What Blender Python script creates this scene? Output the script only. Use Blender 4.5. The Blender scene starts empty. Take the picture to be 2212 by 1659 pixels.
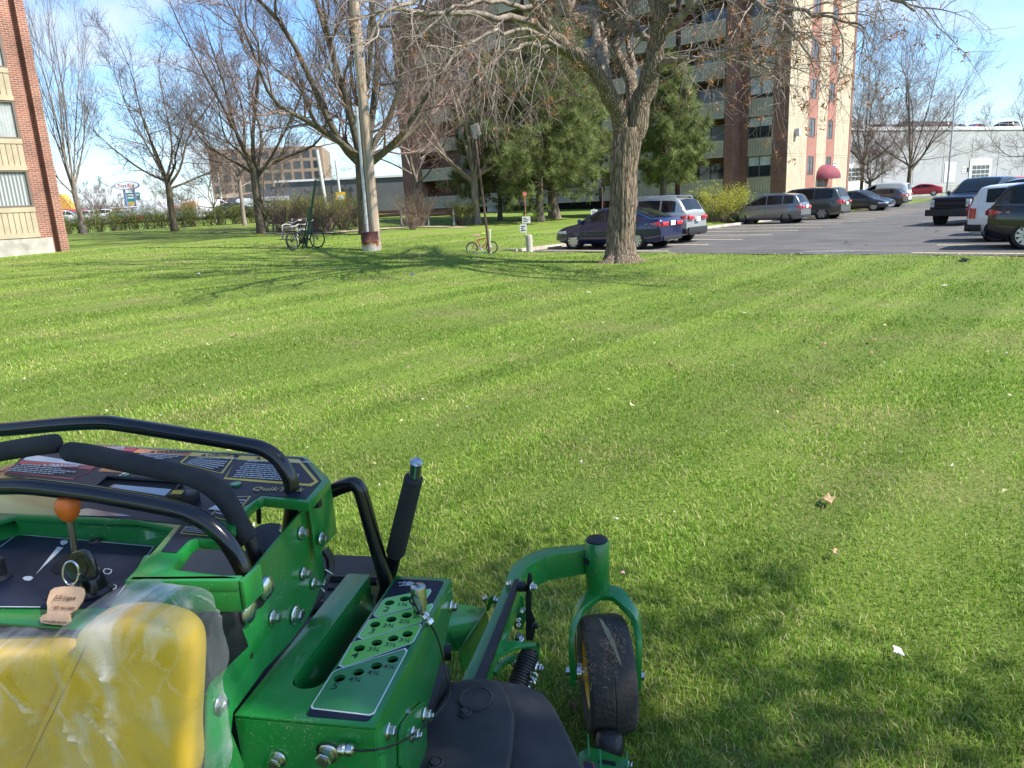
import bpy, bmesh, math, random
import numpy as np
from mathutils import Vector, Matrix, noise as mnoise
random.seed(7); rng = np.random.default_rng(7)
R = math.radians
scene = bpy.context.scene
COL = scene.collection

# ---------------------------------------------------------------- camera
EYE = np.array([0.0, 0.0, 1.80])
FPX, PITCH, ROLL = 1597.0, R(13.8), R(-2.8)          # focal length in units of a 2212 px wide frame
FWD = np.array([0, math.cos(PITCH), -math.sin(PITCH)])
_r0 = np.array([1.0, 0, 0]); _u0 = np.cross(_r0, FWD)
RT = math.cos(ROLL)*_r0 + math.sin(ROLL)*_u0
UP = -math.sin(ROLL)*_r0 + math.cos(ROLL)*_u0
cd = bpy.data.cameras.new('camera'); cam = bpy.data.objects.new('camera', cd); COL.objects.link(cam)
cd.sensor_width = 36.0; cd.lens = 36.0*FPX/2212.0; cd.clip_start = 0.05; cd.clip_end = 3000
cam.matrix_world = Matrix(((RT[0], UP[0], -FWD[0], EYE[0]), (RT[1], UP[1], -FWD[1], EYE[1]),
                           (RT[2], UP[2], -FWD[2], EYE[2]), (0, 0, 0, 1)))
scene.camera = cam

# ---------------------------------------------------------------- sun and sky
SUN_EL, SUN_AZ = R(47), R(-20)        # azimuth measured from +X, negative = towards the viewer's side
sd = Vector((math.cos(SUN_EL)*math.cos(SUN_AZ), math.cos(SUN_EL)*math.sin(SUN_AZ), math.sin(SUN_EL)))
sl = bpy.data.lights.new('sun', 'SUN'); sun = bpy.data.objects.new('sun', sl); COL.objects.link(sun)
sl.energy = 4.3; sl.angle = R(0.5); sl.color = (1.0, 0.95, 0.87)
sun.rotation_euler = sd.to_track_quat('Z', 'Y').to_euler()
W = bpy.data.worlds.new('World'); scene.world = W; W.use_nodes = True
nt = W.node_tree; nt.nodes.clear()
def wn(t, **k):
    n = nt.nodes.new(t)
    for a, b in k.items(): setattr(n, a, b)
    return n
sky = wn('ShaderNodeTexSky', sky_type='NISHITA', sun_disc=False)
sky.sun_elevation = SUN_EL; sky.sun_rotation = math.pi/2 - SUN_AZ
sky.air_density = 1.0; sky.dust_density = 0.2; sky.ozone_density = 3.5
tc = wn('ShaderNodeTexCoord'); sep = wn('ShaderNodeSeparateXYZ'); nt.links.new(tc.outputs['Generated'], sep.inputs[0])
# clouds lie on a layer overhead: project the direction onto a plane, then noise
mz = wn('ShaderNodeMath', operation='MAXIMUM'); mz.inputs[1].default_value = 0.0; nt.links.new(sep.outputs['Z'], mz.inputs[0])
az = wn('ShaderNodeMath', operation='ADD'); az.inputs[1].default_value = 0.16; nt.links.new(mz.outputs[0], az.inputs[0])
dx = wn('ShaderNodeMath', operation='DIVIDE'); nt.links.new(sep.outputs['X'], dx.inputs[0]); nt.links.new(az.outputs[0], dx.inputs[1])
dy = wn('ShaderNodeMath', operation='DIVIDE'); nt.links.new(sep.outputs['Y'], dy.inputs[0]); nt.links.new(az.outputs[0], dy.inputs[1])
cb = wn('ShaderNodeCombineXYZ'); nt.links.new(dx.outputs[0], cb.inputs[0]); nt.links.new(dy.outputs[0], cb.inputs[1])
mp_ = wn('ShaderNodeMapping'); mp_.inputs['Rotation'].default_value = (0, 0, R(25)); mp_.inputs['Scale'].default_value = (0.75, 1.5, 1)
mp_.inputs['Location'].default_value = (0.85, 0.35, 0)
nt.links.new(cb.outputs[0], mp_.inputs[0])
n1 = wn('ShaderNodeTexNoise'); n1.inputs['Scale'].default_value = 1.1; n1.inputs['Detail'].default_value = 9; n1.inputs['Roughness'].default_value = 0.58; n1.inputs['Distortion'].default_value = 0.7
nt.links.new(mp_.outputs[0], n1.inputs['Vector'])
cr = wn('ShaderNodeValToRGB'); cr.color_ramp.elements[0].position = 0.48; cr.color_ramp.elements[1].position = 0.70
nt.links.new(n1.outputs['Fac'], cr.inputs[0])
# more thin cloud towards the horizon
hz = wn('ShaderNodeMapRange'); hz.inputs['From Min'].default_value = 0.0; hz.inputs['From Max'].default_value = 0.20
hz.inputs['To Min'].default_value = 0.34; hz.inputs['To Max'].default_value = 0.0; nt.links.new(sep.outputs['Z'], hz.inputs['Value'])
ad = wn('ShaderNodeMath', operation='ADD', use_clamp=True); nt.links.new(cr.outputs[0], ad.inputs[0]); nt.links.new(hz.outputs[0], ad.inputs[1])
mu_ = wn('ShaderNodeMath', operation='MULTIPLY'); mu_.inputs[1].default_value = 0.85; nt.links.new(ad.outputs[0], mu_.inputs[0])
mx = wn('ShaderNodeMix', data_type='RGBA'); nt.links.new(mu_.outputs[0], mx.inputs[0])
tint = wn('ShaderNodeMix', data_type='RGBA', blend_type='MULTIPLY'); tint.inputs[0].default_value = 1; tint.inputs[7].default_value = (0.76, 0.93, 1.06, 1); nt.links.new(sky.outputs[0], tint.inputs[6]); nt.links.new(tint.outputs[2], mx.inputs[6]); mx.inputs[7].default_value = (4.0, 4.2, 4.5, 1)
bg = wn('ShaderNodeBackground'); bg.inputs['Strength'].default_value = 0.118; nt.links.new(mx.outputs[2], bg.inputs['Color'])
wo = wn('ShaderNodeOutputWorld'); nt.links.new(bg.outputs[0], wo.inputs['Surface'])
vs = scene.view_settings; vs.view_transform = 'Standard'; vs.look = 'None'; vs.exposure = 1.12; vs.gamma = 1.0

# ---------------------------------------------------------------- measuring helpers
def ray(x, y): return FWD + RT*((x-1106)/FPX) - UP*((y-829.5)/FPX)
def hit(x, y, n, k):
    n = np.asarray(n, float); d = ray(x, y); return EYE + d*((k - EYE@n)/(d@n))
def at_depth(x, d, z=None, y=None):
    """the point in the column of picture x whose distance along +Y is d, at height z"""
    yy = 438 if y is None else y
    v = ray(x, yy)
    for _ in range(4):
        p = EYE + v*(d/v[1])
        if z is None: break
        yy -= (z - p[2])*FPX/d; v = ray(x, yy)
    return p
GA = R(42)                                            # street grid: facades run along D1, ends along D2
D1 = np.array([math.cos(GA), -math.sin(GA), 0]); D2 = np.array([math.sin(GA), math.cos(GA), 0])
def AB(a, b, z=0.0): p = D1*a + D2*b; return Vector((p[0], p[1], z))
_anch = [(-17.1,29.9,.71),(-21,41,1.05),(-14.5,41,1.05),(-19.8,45,1.17),(-12.4,38,.93),(-4.8,26.4,.52),(-7.3,27,.8),(-.8,26.8,.12),(1.0,28.0,.08),
 (-1.6,43,.7),(1.9,45,.7),(3.4,50,.92),(-3.6,45,.84),(0,64,1.0),(-9,72,1.1),(12,56,1.0),(8.5,47,.7),(-9,34,.85),(-25,30,.8),(-35,50,1.0),(-20,60,1.4),
 (-3,38,.62),(2.5,38,.3),(6,42,.4),(5,36,0.05),(-5,33,.62),(-17,22,.45),(-24,15,.4),(-11,22,.42),(-8,16,.16),(-14,12,.15),(-5,19,.08),(-1,22,.03),
 (3,21,.0),(0,14,.0),(5,12,0),(-4,8,0),(-10,5,0.03),(0,3,0),(0,-5,0),(9,15,0),(15,10,0),(20,20,0),(9,28,0),(12,36,0),(18,44,0),(28,40,0),(28,56,0),(22,30,0),(40,60,0),(35,75,0),(60,90,0),(20,80,.3),(90,60,0),(0,100,.6),(60,20,0),
 (-29,50,1.0),(-24,50,1.3),(-18,48,1.5),(-13,50,1.45),(-8,52,1.2),(-30,75,1.5),(-55,80,1.5),(-60,150,1.7),(-90,150,1.8),(-20,110,1.6),(-60,190,1.7)]
_A = np.array(_anch)
def terr(x, y):
    x = np.asarray(x, float); y = np.asarray(y, float)
    w = 0; s = 0
    for ax, ay, az_ in _A:
        d2 = (x-ax)**2 + (y-ay)**2; sg = 9.0 + 0.12*math.hypot(ax, ay)
        k = np.exp(-d2/(2*(sg*0.42)**2)) + 1e-6/(1+d2/400.0)
        w = w + k; s = s + k*az_
    z = s/w
    # the car park is level
    a = x*D1[0]+y*D1[1]; b = x*D2[0]+y*D2[1]
    m = np.clip((a+18.2+2.5)/2.5, 0, 1)*np.clip((b-17.5)/2.0, 0, 1)
    m = np.maximum(m, np.clip((a+32)/4, 0, 1)*np.clip((b-72)/8, 0, 1))
    return z*(1-m)
def T(x, y): return float(terr(x, y))
def on_ground(x, y, d0=None):
    """where the picture point meets the terrain"""
    v = ray(x, y); v = v/v[1]; p = EYE.copy(); t = 1.5
    while t < 400:
        p = EYE + v*t
        if p[2] <= T(p[0], p[1]): break
        t += 0.05 + t*0.002
    return Vector((p[0], p[1], T(p[0], p[1])))
def ground_at(x, d):
    p = at_depth(x, d, 0.6); return Vector((p[0], p[1], T(p[0], p[1])))
# ---------------------------------------------------------------- object helpers
def tag(o, label=None, cat=None, group=None, kind=None):
    if label: o['label'] = label
    if cat: o['category'] = cat
    if group: o['group'] = group
    if kind: o['kind'] = kind
    return o
def thing(name, label, cat, loc=(0,0,0), rz=0.0, group=None):
    o = bpy.data.objects.new(name, None); COL.objects.link(o); o.empty_display_size = 0.2
    o.location = loc; o.rotation_euler = (0, 0, rz); tag(o, label, cat, group); return o
def copy_tree(o, parent=None):
    c = o.copy(); COL.objects.link(c); c.parent = parent
    for ch in list(o.children): copy_tree(ch, c)
    return c
def link_mesh(name, me, parent=None, mats=()):
    for m in mats: me.materials.append(m)
    o = bpy.data.objects.new(name, me); COL.objects.link(o)
    if parent is not None: o.parent = parent
    return o
def raw_mesh(name, V, Fq, mats=(), parent=None, smooth=False, fmat=None, k=None):
    """big numpy mesh; Fq (n,k) face index array"""
    me = bpy.data.meshes.new(name); V = np.asarray(V, np.float32); Fq = np.asarray(Fq, np.int32)
    k = Fq.shape[1]; n = len(Fq)
    me.vertices.add(len(V)); me.vertices.foreach_set('co', V.ravel())
    me.loops.add(n*k); me.loops.foreach_set('vertex_index', Fq.ravel())
    me.polygons.add(n); me.polygons.foreach_set('loop_start', np.arange(0, n*k, k, dtype=np.int32))
    try: me.polygons.foreach_set('loop_total', np.full(n, k, np.int32))
    except Exception: pass
    if fmat is not None: me.polygons.foreach_set('material_index', np.asarray(fmat, np.int32))
    me.polygons.foreach_set('use_smooth', np.full(n, smooth, bool))
    me.update(calc_edges=True); me.validate()
    return link_mesh(name, me, parent, mats)

class MB:
    """collects shapes, links them as one mesh"""
    def __init__(s): s.v = []; s.f = []; s.m = []; s.cm = 0
    def add(s, vs, fs, m=None):
        o = len(s.v); s.v += [tuple(float(c) for c in p) for p in vs]
        s.f += [tuple(o+i for i in f) for f in fs]; s.m += [s.cm if m is None else m]*len(fs)
        return s
    def box(s, x0, x1, y0, y1, z0, z1, m=None):
        return s.add([(x0,y0,z0),(x1,y0,z0),(x1,y1,z0),(x0,y1,z0),(x0,y0,z1),(x1,y0,z1),(x1,y1,z1),(x0,y1,z1)],
              [(3,2,1,0),(4,5,6,7),(0,1,5,4),(1,2,6,5),(2,3,7,6),(3,0,4,7)], m)
    def obox(s, c, ax, ay, az, m=None):
        c, ax, ay, az = map(lambda q: Vector(q), (c, ax, ay, az)); P = []
        for k in (-1, 1):
            for i, j in ((-1,-1),(1,-1),(1,1),(-1,1)): P.append(c+ax*i+ay*j+az*k)
        return s.add(P, [(3,2,1,0),(4,5,6,7),(0,1,5,4),(1,2,6,5),(2,3,7,6),(3,0,4,7)], m)
    def tube(s, pts, r, n=10, m=None, caps=True):
        P = [Vector(p) for p in pts]; k = len(P); rr = r if hasattr(r, '__len__') else [r]*k
        tn = [(P[min(i+1,k-1)]-P[max(i-1,0)]).normalized() for i in range(k)]
        a = tn[0].orthogonal().normalized(); V = []
        for i in range(k):
            a = (a - tn[i]*a.dot(tn[i])).normalized(); b = tn[i].cross(a)
            for j in range(n):
                t = 2*math.pi*j/n; V.append(P[i] + (a*math.cos(t)+b*math.sin(t))*rr[i])
        Fs = [(i*n+j, i*n+(j+1)%n, (i+1)*n+(j+1)%n, (i+1)*n+j) for i in range(k-1) for j in range(n)]
        if caps: Fs += [tuple(range(n-1,-1,-1)), tuple((k-1)*n+j for j in range(n))]
        return s.add(V, Fs, m)
    def cyl(s, a, b, r, n=16, m=None, r2=None): return s.tube([a, b], [r, r if r2 is None else r2], n, m)
    def prism(s, poly, d, m=None):
        """poly: 3D points of one face; d: extrusion vector"""
        P = [Vector(p) for p in poly]; d = Vector(d); k = len(P)
        nrm = Vector((0,0,0))
        for i in range(k): nrm += P[i].cross(P[(i+1)%k])
        if nrm.dot(d) > 0: P = P[::-1]
        V = P + [p+d for p in P]
        Fs = [tuple(range(k)), tuple(k+i for i in range(k-1,-1,-1))] + [((i+1)%k, i, k+i, k+(i+1)%k) for i in range(k)]
        return s.add(V, Fs, m)
    def lathe(s, prof, c, axis, n=24, m=None, closed=False):
        """prof: (radius, height) list along axis through c"""
        c = Vector(c); ax = Vector(axis).normalized(); a = ax.orthogonal().normalized(); b = ax.cross(a); V = []
        for r_, h in prof:
            for j in range(n):
                t = 2*math.pi*j/n; V.append(c+ax*h+(a*math.cos(t)+b*math.sin(t))*max(r_, 1e-5))
        k = len(prof)
        Fs = [(i*n+j, i*n+(j+1)%n, (i+1)*n+(j+1)%n, (i+1)*n+j) for i in range(k-1) for j in range(n)]
        if closed: Fs += [((k-1)*n+j, (k-1)*n+(j+1)%n, (j+1)%n, j) for j in range(n)]
        else: Fs += [tuple(range(n-1,-1,-1)), tuple((k-1)*n+j for j in range(n))]
        return s.add(V, Fs, m)
    def mesh(s, name, bevel=0, seg=2, ang=35, smooth=True, fixn=False):
        me = bpy.data.meshes.new(name); me.from_pydata(s.v, [], s.f)
        me.polygons.foreach_set('material_index', s.m)
        if bevel or fixn:
            bm = bmesh.new(); bm.from_mesh(me)
            bmesh.ops.remove_doubles(bm, verts=bm.verts, dist=1e-5)
            if fixn: bmesh.ops.recalc_face_normals(bm, faces=bm.faces)
            if bevel:
                es = [e for e in bm.edges if len(e.link_faces) == 2 and e.calc_face_angle(0) > R(30)]
                bmesh.ops.bevel(bm, geom=es, offset=bevel, segments=seg, affect='EDGES', profile=0.6, clamp_overlap=True)
            bm.to_mesh(me); bm.free()
        # box-projected metre UVs
        uv = me.uv_layers.new(name='UVMap'); nl = len(me.loops)
        co = np.empty(len(me.vertices)*3, np.float32); me.vertices.foreach_get('co', co); co = co.reshape(-1, 3)
        li = np.empty(nl, np.int32); me.loops.foreach_get('vertex_index', li)
        pn = np.empty(len(me.polygons)*3, np.float32); me.polygons.foreach_get('normal', pn); pn = np.abs(pn.reshape(-1, 3))
        lt = np.empty(len(me.polygons), np.int32); me.polygons.foreach_get('loop_total', lt)
        dom = np.repeat(np.argmax(pn + np.array([0, 0, -0.2]), axis=1), lt); c = co[li]
        U = np.where(dom == 0, c[:,1], c[:,0]); Vv = np.where(dom == 2, c[:,1], c[:,2])
        uv.data.foreach_set('uv', np.stack([U, Vv], 1).astype(np.float32).ravel())
        if smooth:
            me.polygons.foreach_set('use_smooth', [True]*len(me.polygons)); me.set_sharp_from_angle(angle=R(ang))
        me.update(); return me
    def build(s, name, mats, parent=None, **k):
        mats = mats if isinstance(mats, (list, tuple)) else [mats]
        return link_mesh(name, s.mesh(name, **k), parent, mats)

# ---------------------------------------------------------------- materials
MATS = {}
def mat(name, col, rough=0.6, metal=0.0, var=0.0, vscale=8.0, bump=0.0, bscale=60.0, coat=0.0, spec=None, alpha=1.0, trans=0.0, col2=None, detail=4, ior=None, obj=True, emit=None, stretch=None):
    if name in MATS: return MATS[name]
    m = bpy.data.materials.new(name); m.use_nodes = True; n = m.node_tree; b = n.nodes['Principled BSDF']
    b.inputs['Base Color'].default_value = (*col, 1); b.inputs['Roughness'].default_value = rough; b.inputs['Metallic'].default_value = metal
    if coat: b.inputs['Coat Weight'].default_value = coat; b.inputs['Coat Roughness'].default_value = 0.06
    if spec is not None: b.inputs['Specular IOR Level'].default_value = spec
    if ior: b.inputs['IOR'].default_value = ior
    if alpha < 1: b.inputs['Alpha'].default_value = alpha
    if trans: b.inputs['Transmission Weight'].default_value = trans
    if emit: b.inputs['Emission Color'].default_value = (*emit[:3], 1); b.inputs['Emission Strength'].default_value = emit[3]
    if var or bump or col2:
        t = n.nodes.new('ShaderNodeTexCoord'); src = t.outputs['Object']
        if stretch:
            mpn = n.nodes.new('ShaderNodeMapping'); mpn.inputs['Scale'].default_value = stretch; n.links.new(src, mpn.inputs[0]); src = mpn.outputs[0]
    if var or col2:
        z = n.nodes.new('ShaderNodeTexNoise'); z.inputs['Scale'].default_value = vscale; z.inputs['Detail'].default_value = detail; z.inputs['Roughness'].default_value = 0.6
        n.links.new(src, z.inputs['Vector'])
        c = n.nodes.new('ShaderNodeValToRGB'); c.color_ramp.elements[0].position = 0.35; c.color_ramp.elements[1].position = 0.65
        a_ = col if col2 else tuple(q*(1-var) for q in col); b_ = col2 if col2 else tuple(min(1, q*(1+var)) for q in col)
        c.color_ramp.elements[0].color = (*a_, 1); c.color_ramp.elements[1].color = (*b_, 1)
        n.links.new(z.outputs['Fac'], c.inputs[0]); n.links.new(c.outputs[0], b.inputs['Base Color'])
    if bump:
        z = n.nodes.new('ShaderNodeTexNoise'); z.inputs['Scale'].default_value = bscale; z.inputs['Detail'].default_value = 5
        n.links.new(src, z.inputs['Vector'])
        u = n.nodes.new('ShaderNodeBump'); u.inputs['Strength'].default_value = bump; u.inputs['Distance'].default_value = 0.01
        n.links.new(z.outputs['Fac'], u.inputs['Height']); n.links.new(u.outputs[0], b.inputs['Normal'])
    MATS[name] = m; return m
def brick_mat(name, c1, c2, mortar, var=0.35):
    if name in MATS: return MATS[name]
    m = bpy.data.materials.new(name); m.use_nodes = True; n = m.node_tree; b = n.nodes['Principled BSDF']; b.inputs['Roughness'].default_value = 0.9
    t = n.nodes.new('ShaderNodeUVMap'); k = n.nodes.new('ShaderNodeTexBrick')
    k.inputs['Scale'].default_value = 1.0; k.inputs['Brick Width'].default_value = 0.235; k.inputs['Row Height'].default_value = 0.078
    k.inputs['Mortar Size'].default_value = 0.009; k.inputs['Mortar Smooth'].default_value = 0.2; k.inputs['Bias'].default_value = -0.1
    k.inputs['Color1'].default_value = (*c1, 1); k.inputs['Color2'].default_value = (*c2, 1); k.inputs['Mortar'].default_value = (*mortar, 1)
    n.links.new(t.outputs[0], k.inputs['Vector'])
    z = n.nodes.new('ShaderNodeTexNoise'); z.inputs['Scale'].default_value = 0.7; z.inputs['Detail'].default_value = 6; n.links.new(t.outputs[0], z.inputs['Vector'])
    r = n.nodes.new('ShaderNodeMapRange'); r.inputs['To Min'].default_value = 1-var; r.inputs['To Max'].default_value = 1+var*0.6
    r.inputs['From Min'].default_value = 0.3; r.inputs['From Max'].default_value = 0.7; n.links.new(z.outputs['Fac'], r.inputs['Value'])
    mm = n.nodes.new('ShaderNodeVectorMath'); mm.operation = 'SCALE'; n.links.new(k.outputs['Color'], mm.inputs[0]); n.links.new(r.outputs[0], mm.inputs['Scale'])
    n.links.new(mm.outputs[0], b.inputs['Base Color'])
    u = n.nodes.new('ShaderNodeBump'); u.inputs['Strength'].default_value = 0.5; u.inputs['Distance'].default_value = 0.01; u.invert = True
    n.links.new(k.outputs['Fac'], u.inputs['Height']); n.links.new(u.outputs[0], b.inputs['Normal'])
    MATS[name] = m; return m
def text_faces(txt, size, align='LEFT', bold=0.0, space=1.0):
    """outline text as a flat mesh, returns (verts 2D, faces)"""
    cu = bpy.data.curves.new('t', 'FONT'); cu.body = txt; cu.size = size; cu.align_x = align; cu.resolution_u = 2; cu.offset = bold; cu.space_character = space
    o = bpy.data.objects.new('t', cu); COL.objects.link(o)
    dg = bpy.context.evaluated_depsgraph_get(); me = bpy.data.meshes.new_from_object(o.evaluated_get(dg))
    vs_ = [(v.co.x, v.co.y) for v in me.vertices]; fs_ = [tuple(p.vertices) for p in me.polygons]
    bpy.data.objects.remove(o); bpy.data.curves.remove(cu); bpy.data.meshes.remove(me)
    return vs_, fs_
def add_text(mb, txt, size, o, ex, ey, m, align='LEFT', bold=0.0, space=1.0):
    vs_, fs_ = text_faces(txt, size, align, bold, space); o, ex, ey = Vector(o), Vector(ex), Vector(ey)
    mb.add([o+ex*x+ey*y for x, y in vs_], fs_, m)
# ================================================================= SETTING
def lawn_mat():
    m = bpy.data.materials.new('lawn'); m.use_nodes = True; n = m.node_tree; L = n.links; b = n.nodes['Principled BSDF']
    b.inputs['Roughness'].default_value = 0.85; b.inputs['Specular IOR Level'].default_value = 0.2
    t = n.nodes.new('ShaderNodeTexCoord')
    def noise(s, d=5, r=0.6, sc=None):
        z = n.nodes.new('ShaderNodeTexNoise'); z.inputs['Scale'].default_value = s; z.inputs['Detail'].default_value = d; z.inputs['Roughness'].default_value = r
        if sc:
            mp = n.nodes.new('ShaderNodeMapping'); mp.vector_type = 'TEXTURE'; mp.inputs['Scale'].default_value = sc[:3]; mp.inputs['Rotation'].default_value = (0, 0, sc[3]); L.new(t.outputs['Object'], mp.inputs[0]); L.new(mp.outputs[0], z.inputs['Vector'])
        else: L.new(t.outputs['Object'], z.inputs['Vector'])
        return z.outputs['Fac']
    def ramp(f, *e):
        c = n.nodes.new('ShaderNodeValToRGB'); c.color_ramp.elements[0].position = e[0][0]; c.color_ramp.elements[0].color = (*e[0][1], 1)
        c.color_ramp.elements[1].position = e[-1][0]; c.color_ramp.elements[1].color = (*e[-1][1], 1)
        for p, q in e[1:-1]: c.color_ramp.elements.new(p).color = (*q, 1)
        L.new(f, c.inputs[0]); return c.outputs[0]
    def mix(f, a, c, k=1.0):
        x = n.nodes.new('ShaderNodeMix'); x.data_type = 'RGBA'
        g = n.nodes.new('ShaderNodeMath'); g.operation = 'MULTIPLY'; g.inputs[1].default_value = k; L.new(f, g.inputs[0]); L.new(g.outputs[0], x.inputs[0])
        L.new(a, x.inputs[6]); L.new(c, x.inputs[7]); return x.outputs[2]
    fine = ramp(noise(55, 6, 0.7), (0.32, (0.07, 0.11, 0.015)), (0.5, (0.165, 0.245, 0.035)), (0.72, (0.29, 0.37, 0.085)))
    straw = ramp(noise(70, 5, 0.7), (0.3, (0.10, 0.085, 0.03)), (0.7, (0.36, 0.31, 0.14)))
    big = ramp(noise(0.55, 6, 0.65), (0.50, (0, 0, 0)), (0.66, (1, 1, 1)))
    spec = ramp(noise(26, 2, 0.5), (0.66, (0, 0, 0)), (0.72, (1, 1, 1)))
    c = mix(big, fine, straw, 0.5); c = mix(spec, c, straw, 0.35)
    # mowing passes: long gentle stripes
    st = ramp(noise(1.0, 2, 0.5, (0.75, 16, 1, R(-40))), (0.46, (0.88, 0.9, 0.9)), (0.60, (1.22, 1.16, 1.2)))
    mm = n.nodes.new('ShaderNodeMix'); mm.data_type = 'RGBA'; mm.blend_type = 'MULTIPLY'; mm.inputs[0].default_value = 0.8; L.new(c, mm.inputs[6]); L.new(st, mm.inputs[7])
    L.new(mm.outputs[2], b.inputs['Base Color'])
    u = n.nodes.new('ShaderNodeBump'); u.inputs['Strength'].default_value = 1.0; u.inputs['Distance'].default_value = 0.05
    L.new(noise(30, 8, 0.75), u.inputs['Height']); L.new(u.outputs[0], b.inputs['Normal'])
    return m
LAWN = lawn_mat()
def spaced(n, lo, hi, c, p=2.6):
    t = np.linspace(-1, 1, n); s = np.sign(t)*np.abs(t)**p
    return c + np.where(s < 0, s*(c-lo), s*(hi-c))
gx = spaced(240, -900, 900, 0); gy = spaced(240, -300, 1500, 18)
GX, GY = np.meshgrid(gx, gy); GZ = terr(GX, GY)
inl = ((GX*D1[0]+GY*D1[1]) > -18.0) & ((GX*D2[0]+GY*D2[1]) > 21.6)
GZ = GZ - np.where(inl, 0.06, 0) + np.where(inl | (np.hypot(GX, GY) > 60), 0, 0.018*np.sin(GX*0.9+1.3*np.sin(GY*0.31))*np.cos(GY*0.7))
i = np.arange(239); I, J = np.meshgrid(i, i); q = (J*240+I).ravel()
gr = raw_mesh('ground', np.stack([GX.ravel(), GY.ravel(), GZ.ravel()], 1), np.stack([q, q+1, q+241, q+240], 1), [LAWN], smooth=True)
tag(gr, kind='structure')

def asphalt_mat(name, base=0.085, tint=(1.0, 0.95, 0.89)):
    m = bpy.data.materials.new(name); m.use_nodes = True; n = m.node_tree; L = n.links; b = n.nodes['Principled BSDF']; b.inputs['Roughness'].default_value = 0.88
    t = n.nodes.new('ShaderNodeTexCoord')
    def z_(s, d, sc=(1,1,1), rot=0):
        mp = n.nodes.new('ShaderNodeMapping'); mp.vector_type = 'TEXTURE'; mp.inputs['Scale'].default_value = sc; mp.inputs['Rotation'].default_value = (0, 0, rot); L.new(t.outputs['Object'], mp.inputs[0])
        z = n.nodes.new('ShaderNodeTexNoise'); z.inputs['Scale'].default_value = s; z.inputs['Detail'].default_value = d; z.inputs['Roughness'].default_value = 0.65; L.new(mp.outputs[0], z.inputs['Vector']); return z.outputs['Fac']
    def rm(f, a, c, lo=0.3, hi=0.7):
        r = n.nodes.new('ShaderNodeMapRange'); r.inputs['From Min'].default_value = lo; r.inputs['From Max'].default_value = hi; r.inputs['To Min'].default_value = a; r.inputs['To Max'].default_value = c; L.new(f, r.inputs['Value']); return r.outputs[0]
    def mul(a, c):
        r = n.nodes.new('ShaderNodeMath'); r.operation = 'MULTIPLY'; L.new(a, r.inputs[0]); L.new(c, r.inputs[1]); return r.outputs[0]
    f = mul(mul(rm(z_(0.6, 6), 0.72, 1.3), rm(z_(1.0, 5, (5, .4, 1), R(-42)), 0.65, 1.45)), rm(z_(90, 3), 0.8, 1.25))
    s = n.nodes.new('ShaderNodeVectorMath'); s.operation = 'SCALE'; s.inputs[0].default_value = tuple(base*q for q in tint); L.new(f, s.inputs['Scale']); L.new(s.outputs[0], b.inputs['Base Color'])
    u = n.nodes.new('ShaderNodeBump'); u.inputs['Strength'].default_value = 0.4; u.inputs['Distance'].default_value = 0.01; L.new(z_(120, 4), u.inputs['Height']); L.new(u.outputs[0], b.inputs['Normal'])
    return m
ASPH = asphalt_mat('asphalt')
def ab_sheet(name, a0, a1, b0, b1, z, m, kind='structure'):
    mb = MB(); P = [AB(a0,b0,z), AB(a1,b0,z), AB(a1,b1,z), AB(a0,b1,z)]; mb.add(P, [(0,1,2,3)])
    o = mb.build(name, m, smooth=False); return tag(o, kind=kind)
lot = MB(); rr = random.Random(3)
edge = [AB(-18.1 + k*0.6, 21.1 + rr.uniform(-.05, .05) + 0.10*math.sin(k*0.35), 0.004) for k in range(90)]
lot.add(edge + [AB(36, 90, 0.004), AB(-18.1, 90, 0.004)], [tuple(range(92))]); tag(lot.build('car_park', ASPH, smooth=False), kind='structure')
KERB = mat('kerb_concrete', (0.42, 0.37, 0.31), 0.9, var=0.3, vscale=3, bump=0.4, bscale=40)
kb = MB(); kb.prism([AB(-18.28,21.0,-.1), AB(-18.28,21.0,.12), AB(-18.10,21.0,.12), AB(-18.07,21.0,-.1)], D2*29.5)
for k in range(6):
    kb.prism([AB(-18.28-.55*k*.8,21.0-.1*k,-.1), AB(-18.28-.55*k*.8,21.0-.1*k,.12-.012*k), AB(-18.2-.55*k*.8,20.8-.1*k,.12-.012*k), AB(-18.2-.55*k*.8,20.8-.1*k,-.1)], AB(-.44,-.1,-.012))
tag(kb.build('kerb', KERB, bevel=0.02), kind='structure')
kb = MB(); kb.prism([AB(36,60,-.1), AB(36,60,.12), AB(36,60.25,.12), AB(36,60.25,-.1)], AB(-36,0,0)+Vector((0,0,0))); 
PAINT = mat('lane_paint', (0.74, 0.62, 0.34), 0.8, var=0.3, vscale=9)
ml = MB()
for k in range(-1, 14):
    b = 21.75 + 2.78*k
    if k >= 0: ml.add([AB(-17.7,b-.065,.009), AB(-12.4,b-.065,.009), AB(-12.4,b+.065,.009), AB(-17.7,b+.065,.009)], [(0,1,2,3)])
    if 0 <= k < 7: ml.add([AB(-5.2,b-.065,.009), AB(.4,b-.065,.009), AB(.4,b+.065,.009), AB(-5.2,b+.065,.009)], [(0,1,2,3)])
tag(ml.build('parking_lines', PAINT, smooth=False), kind='structure')
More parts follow.
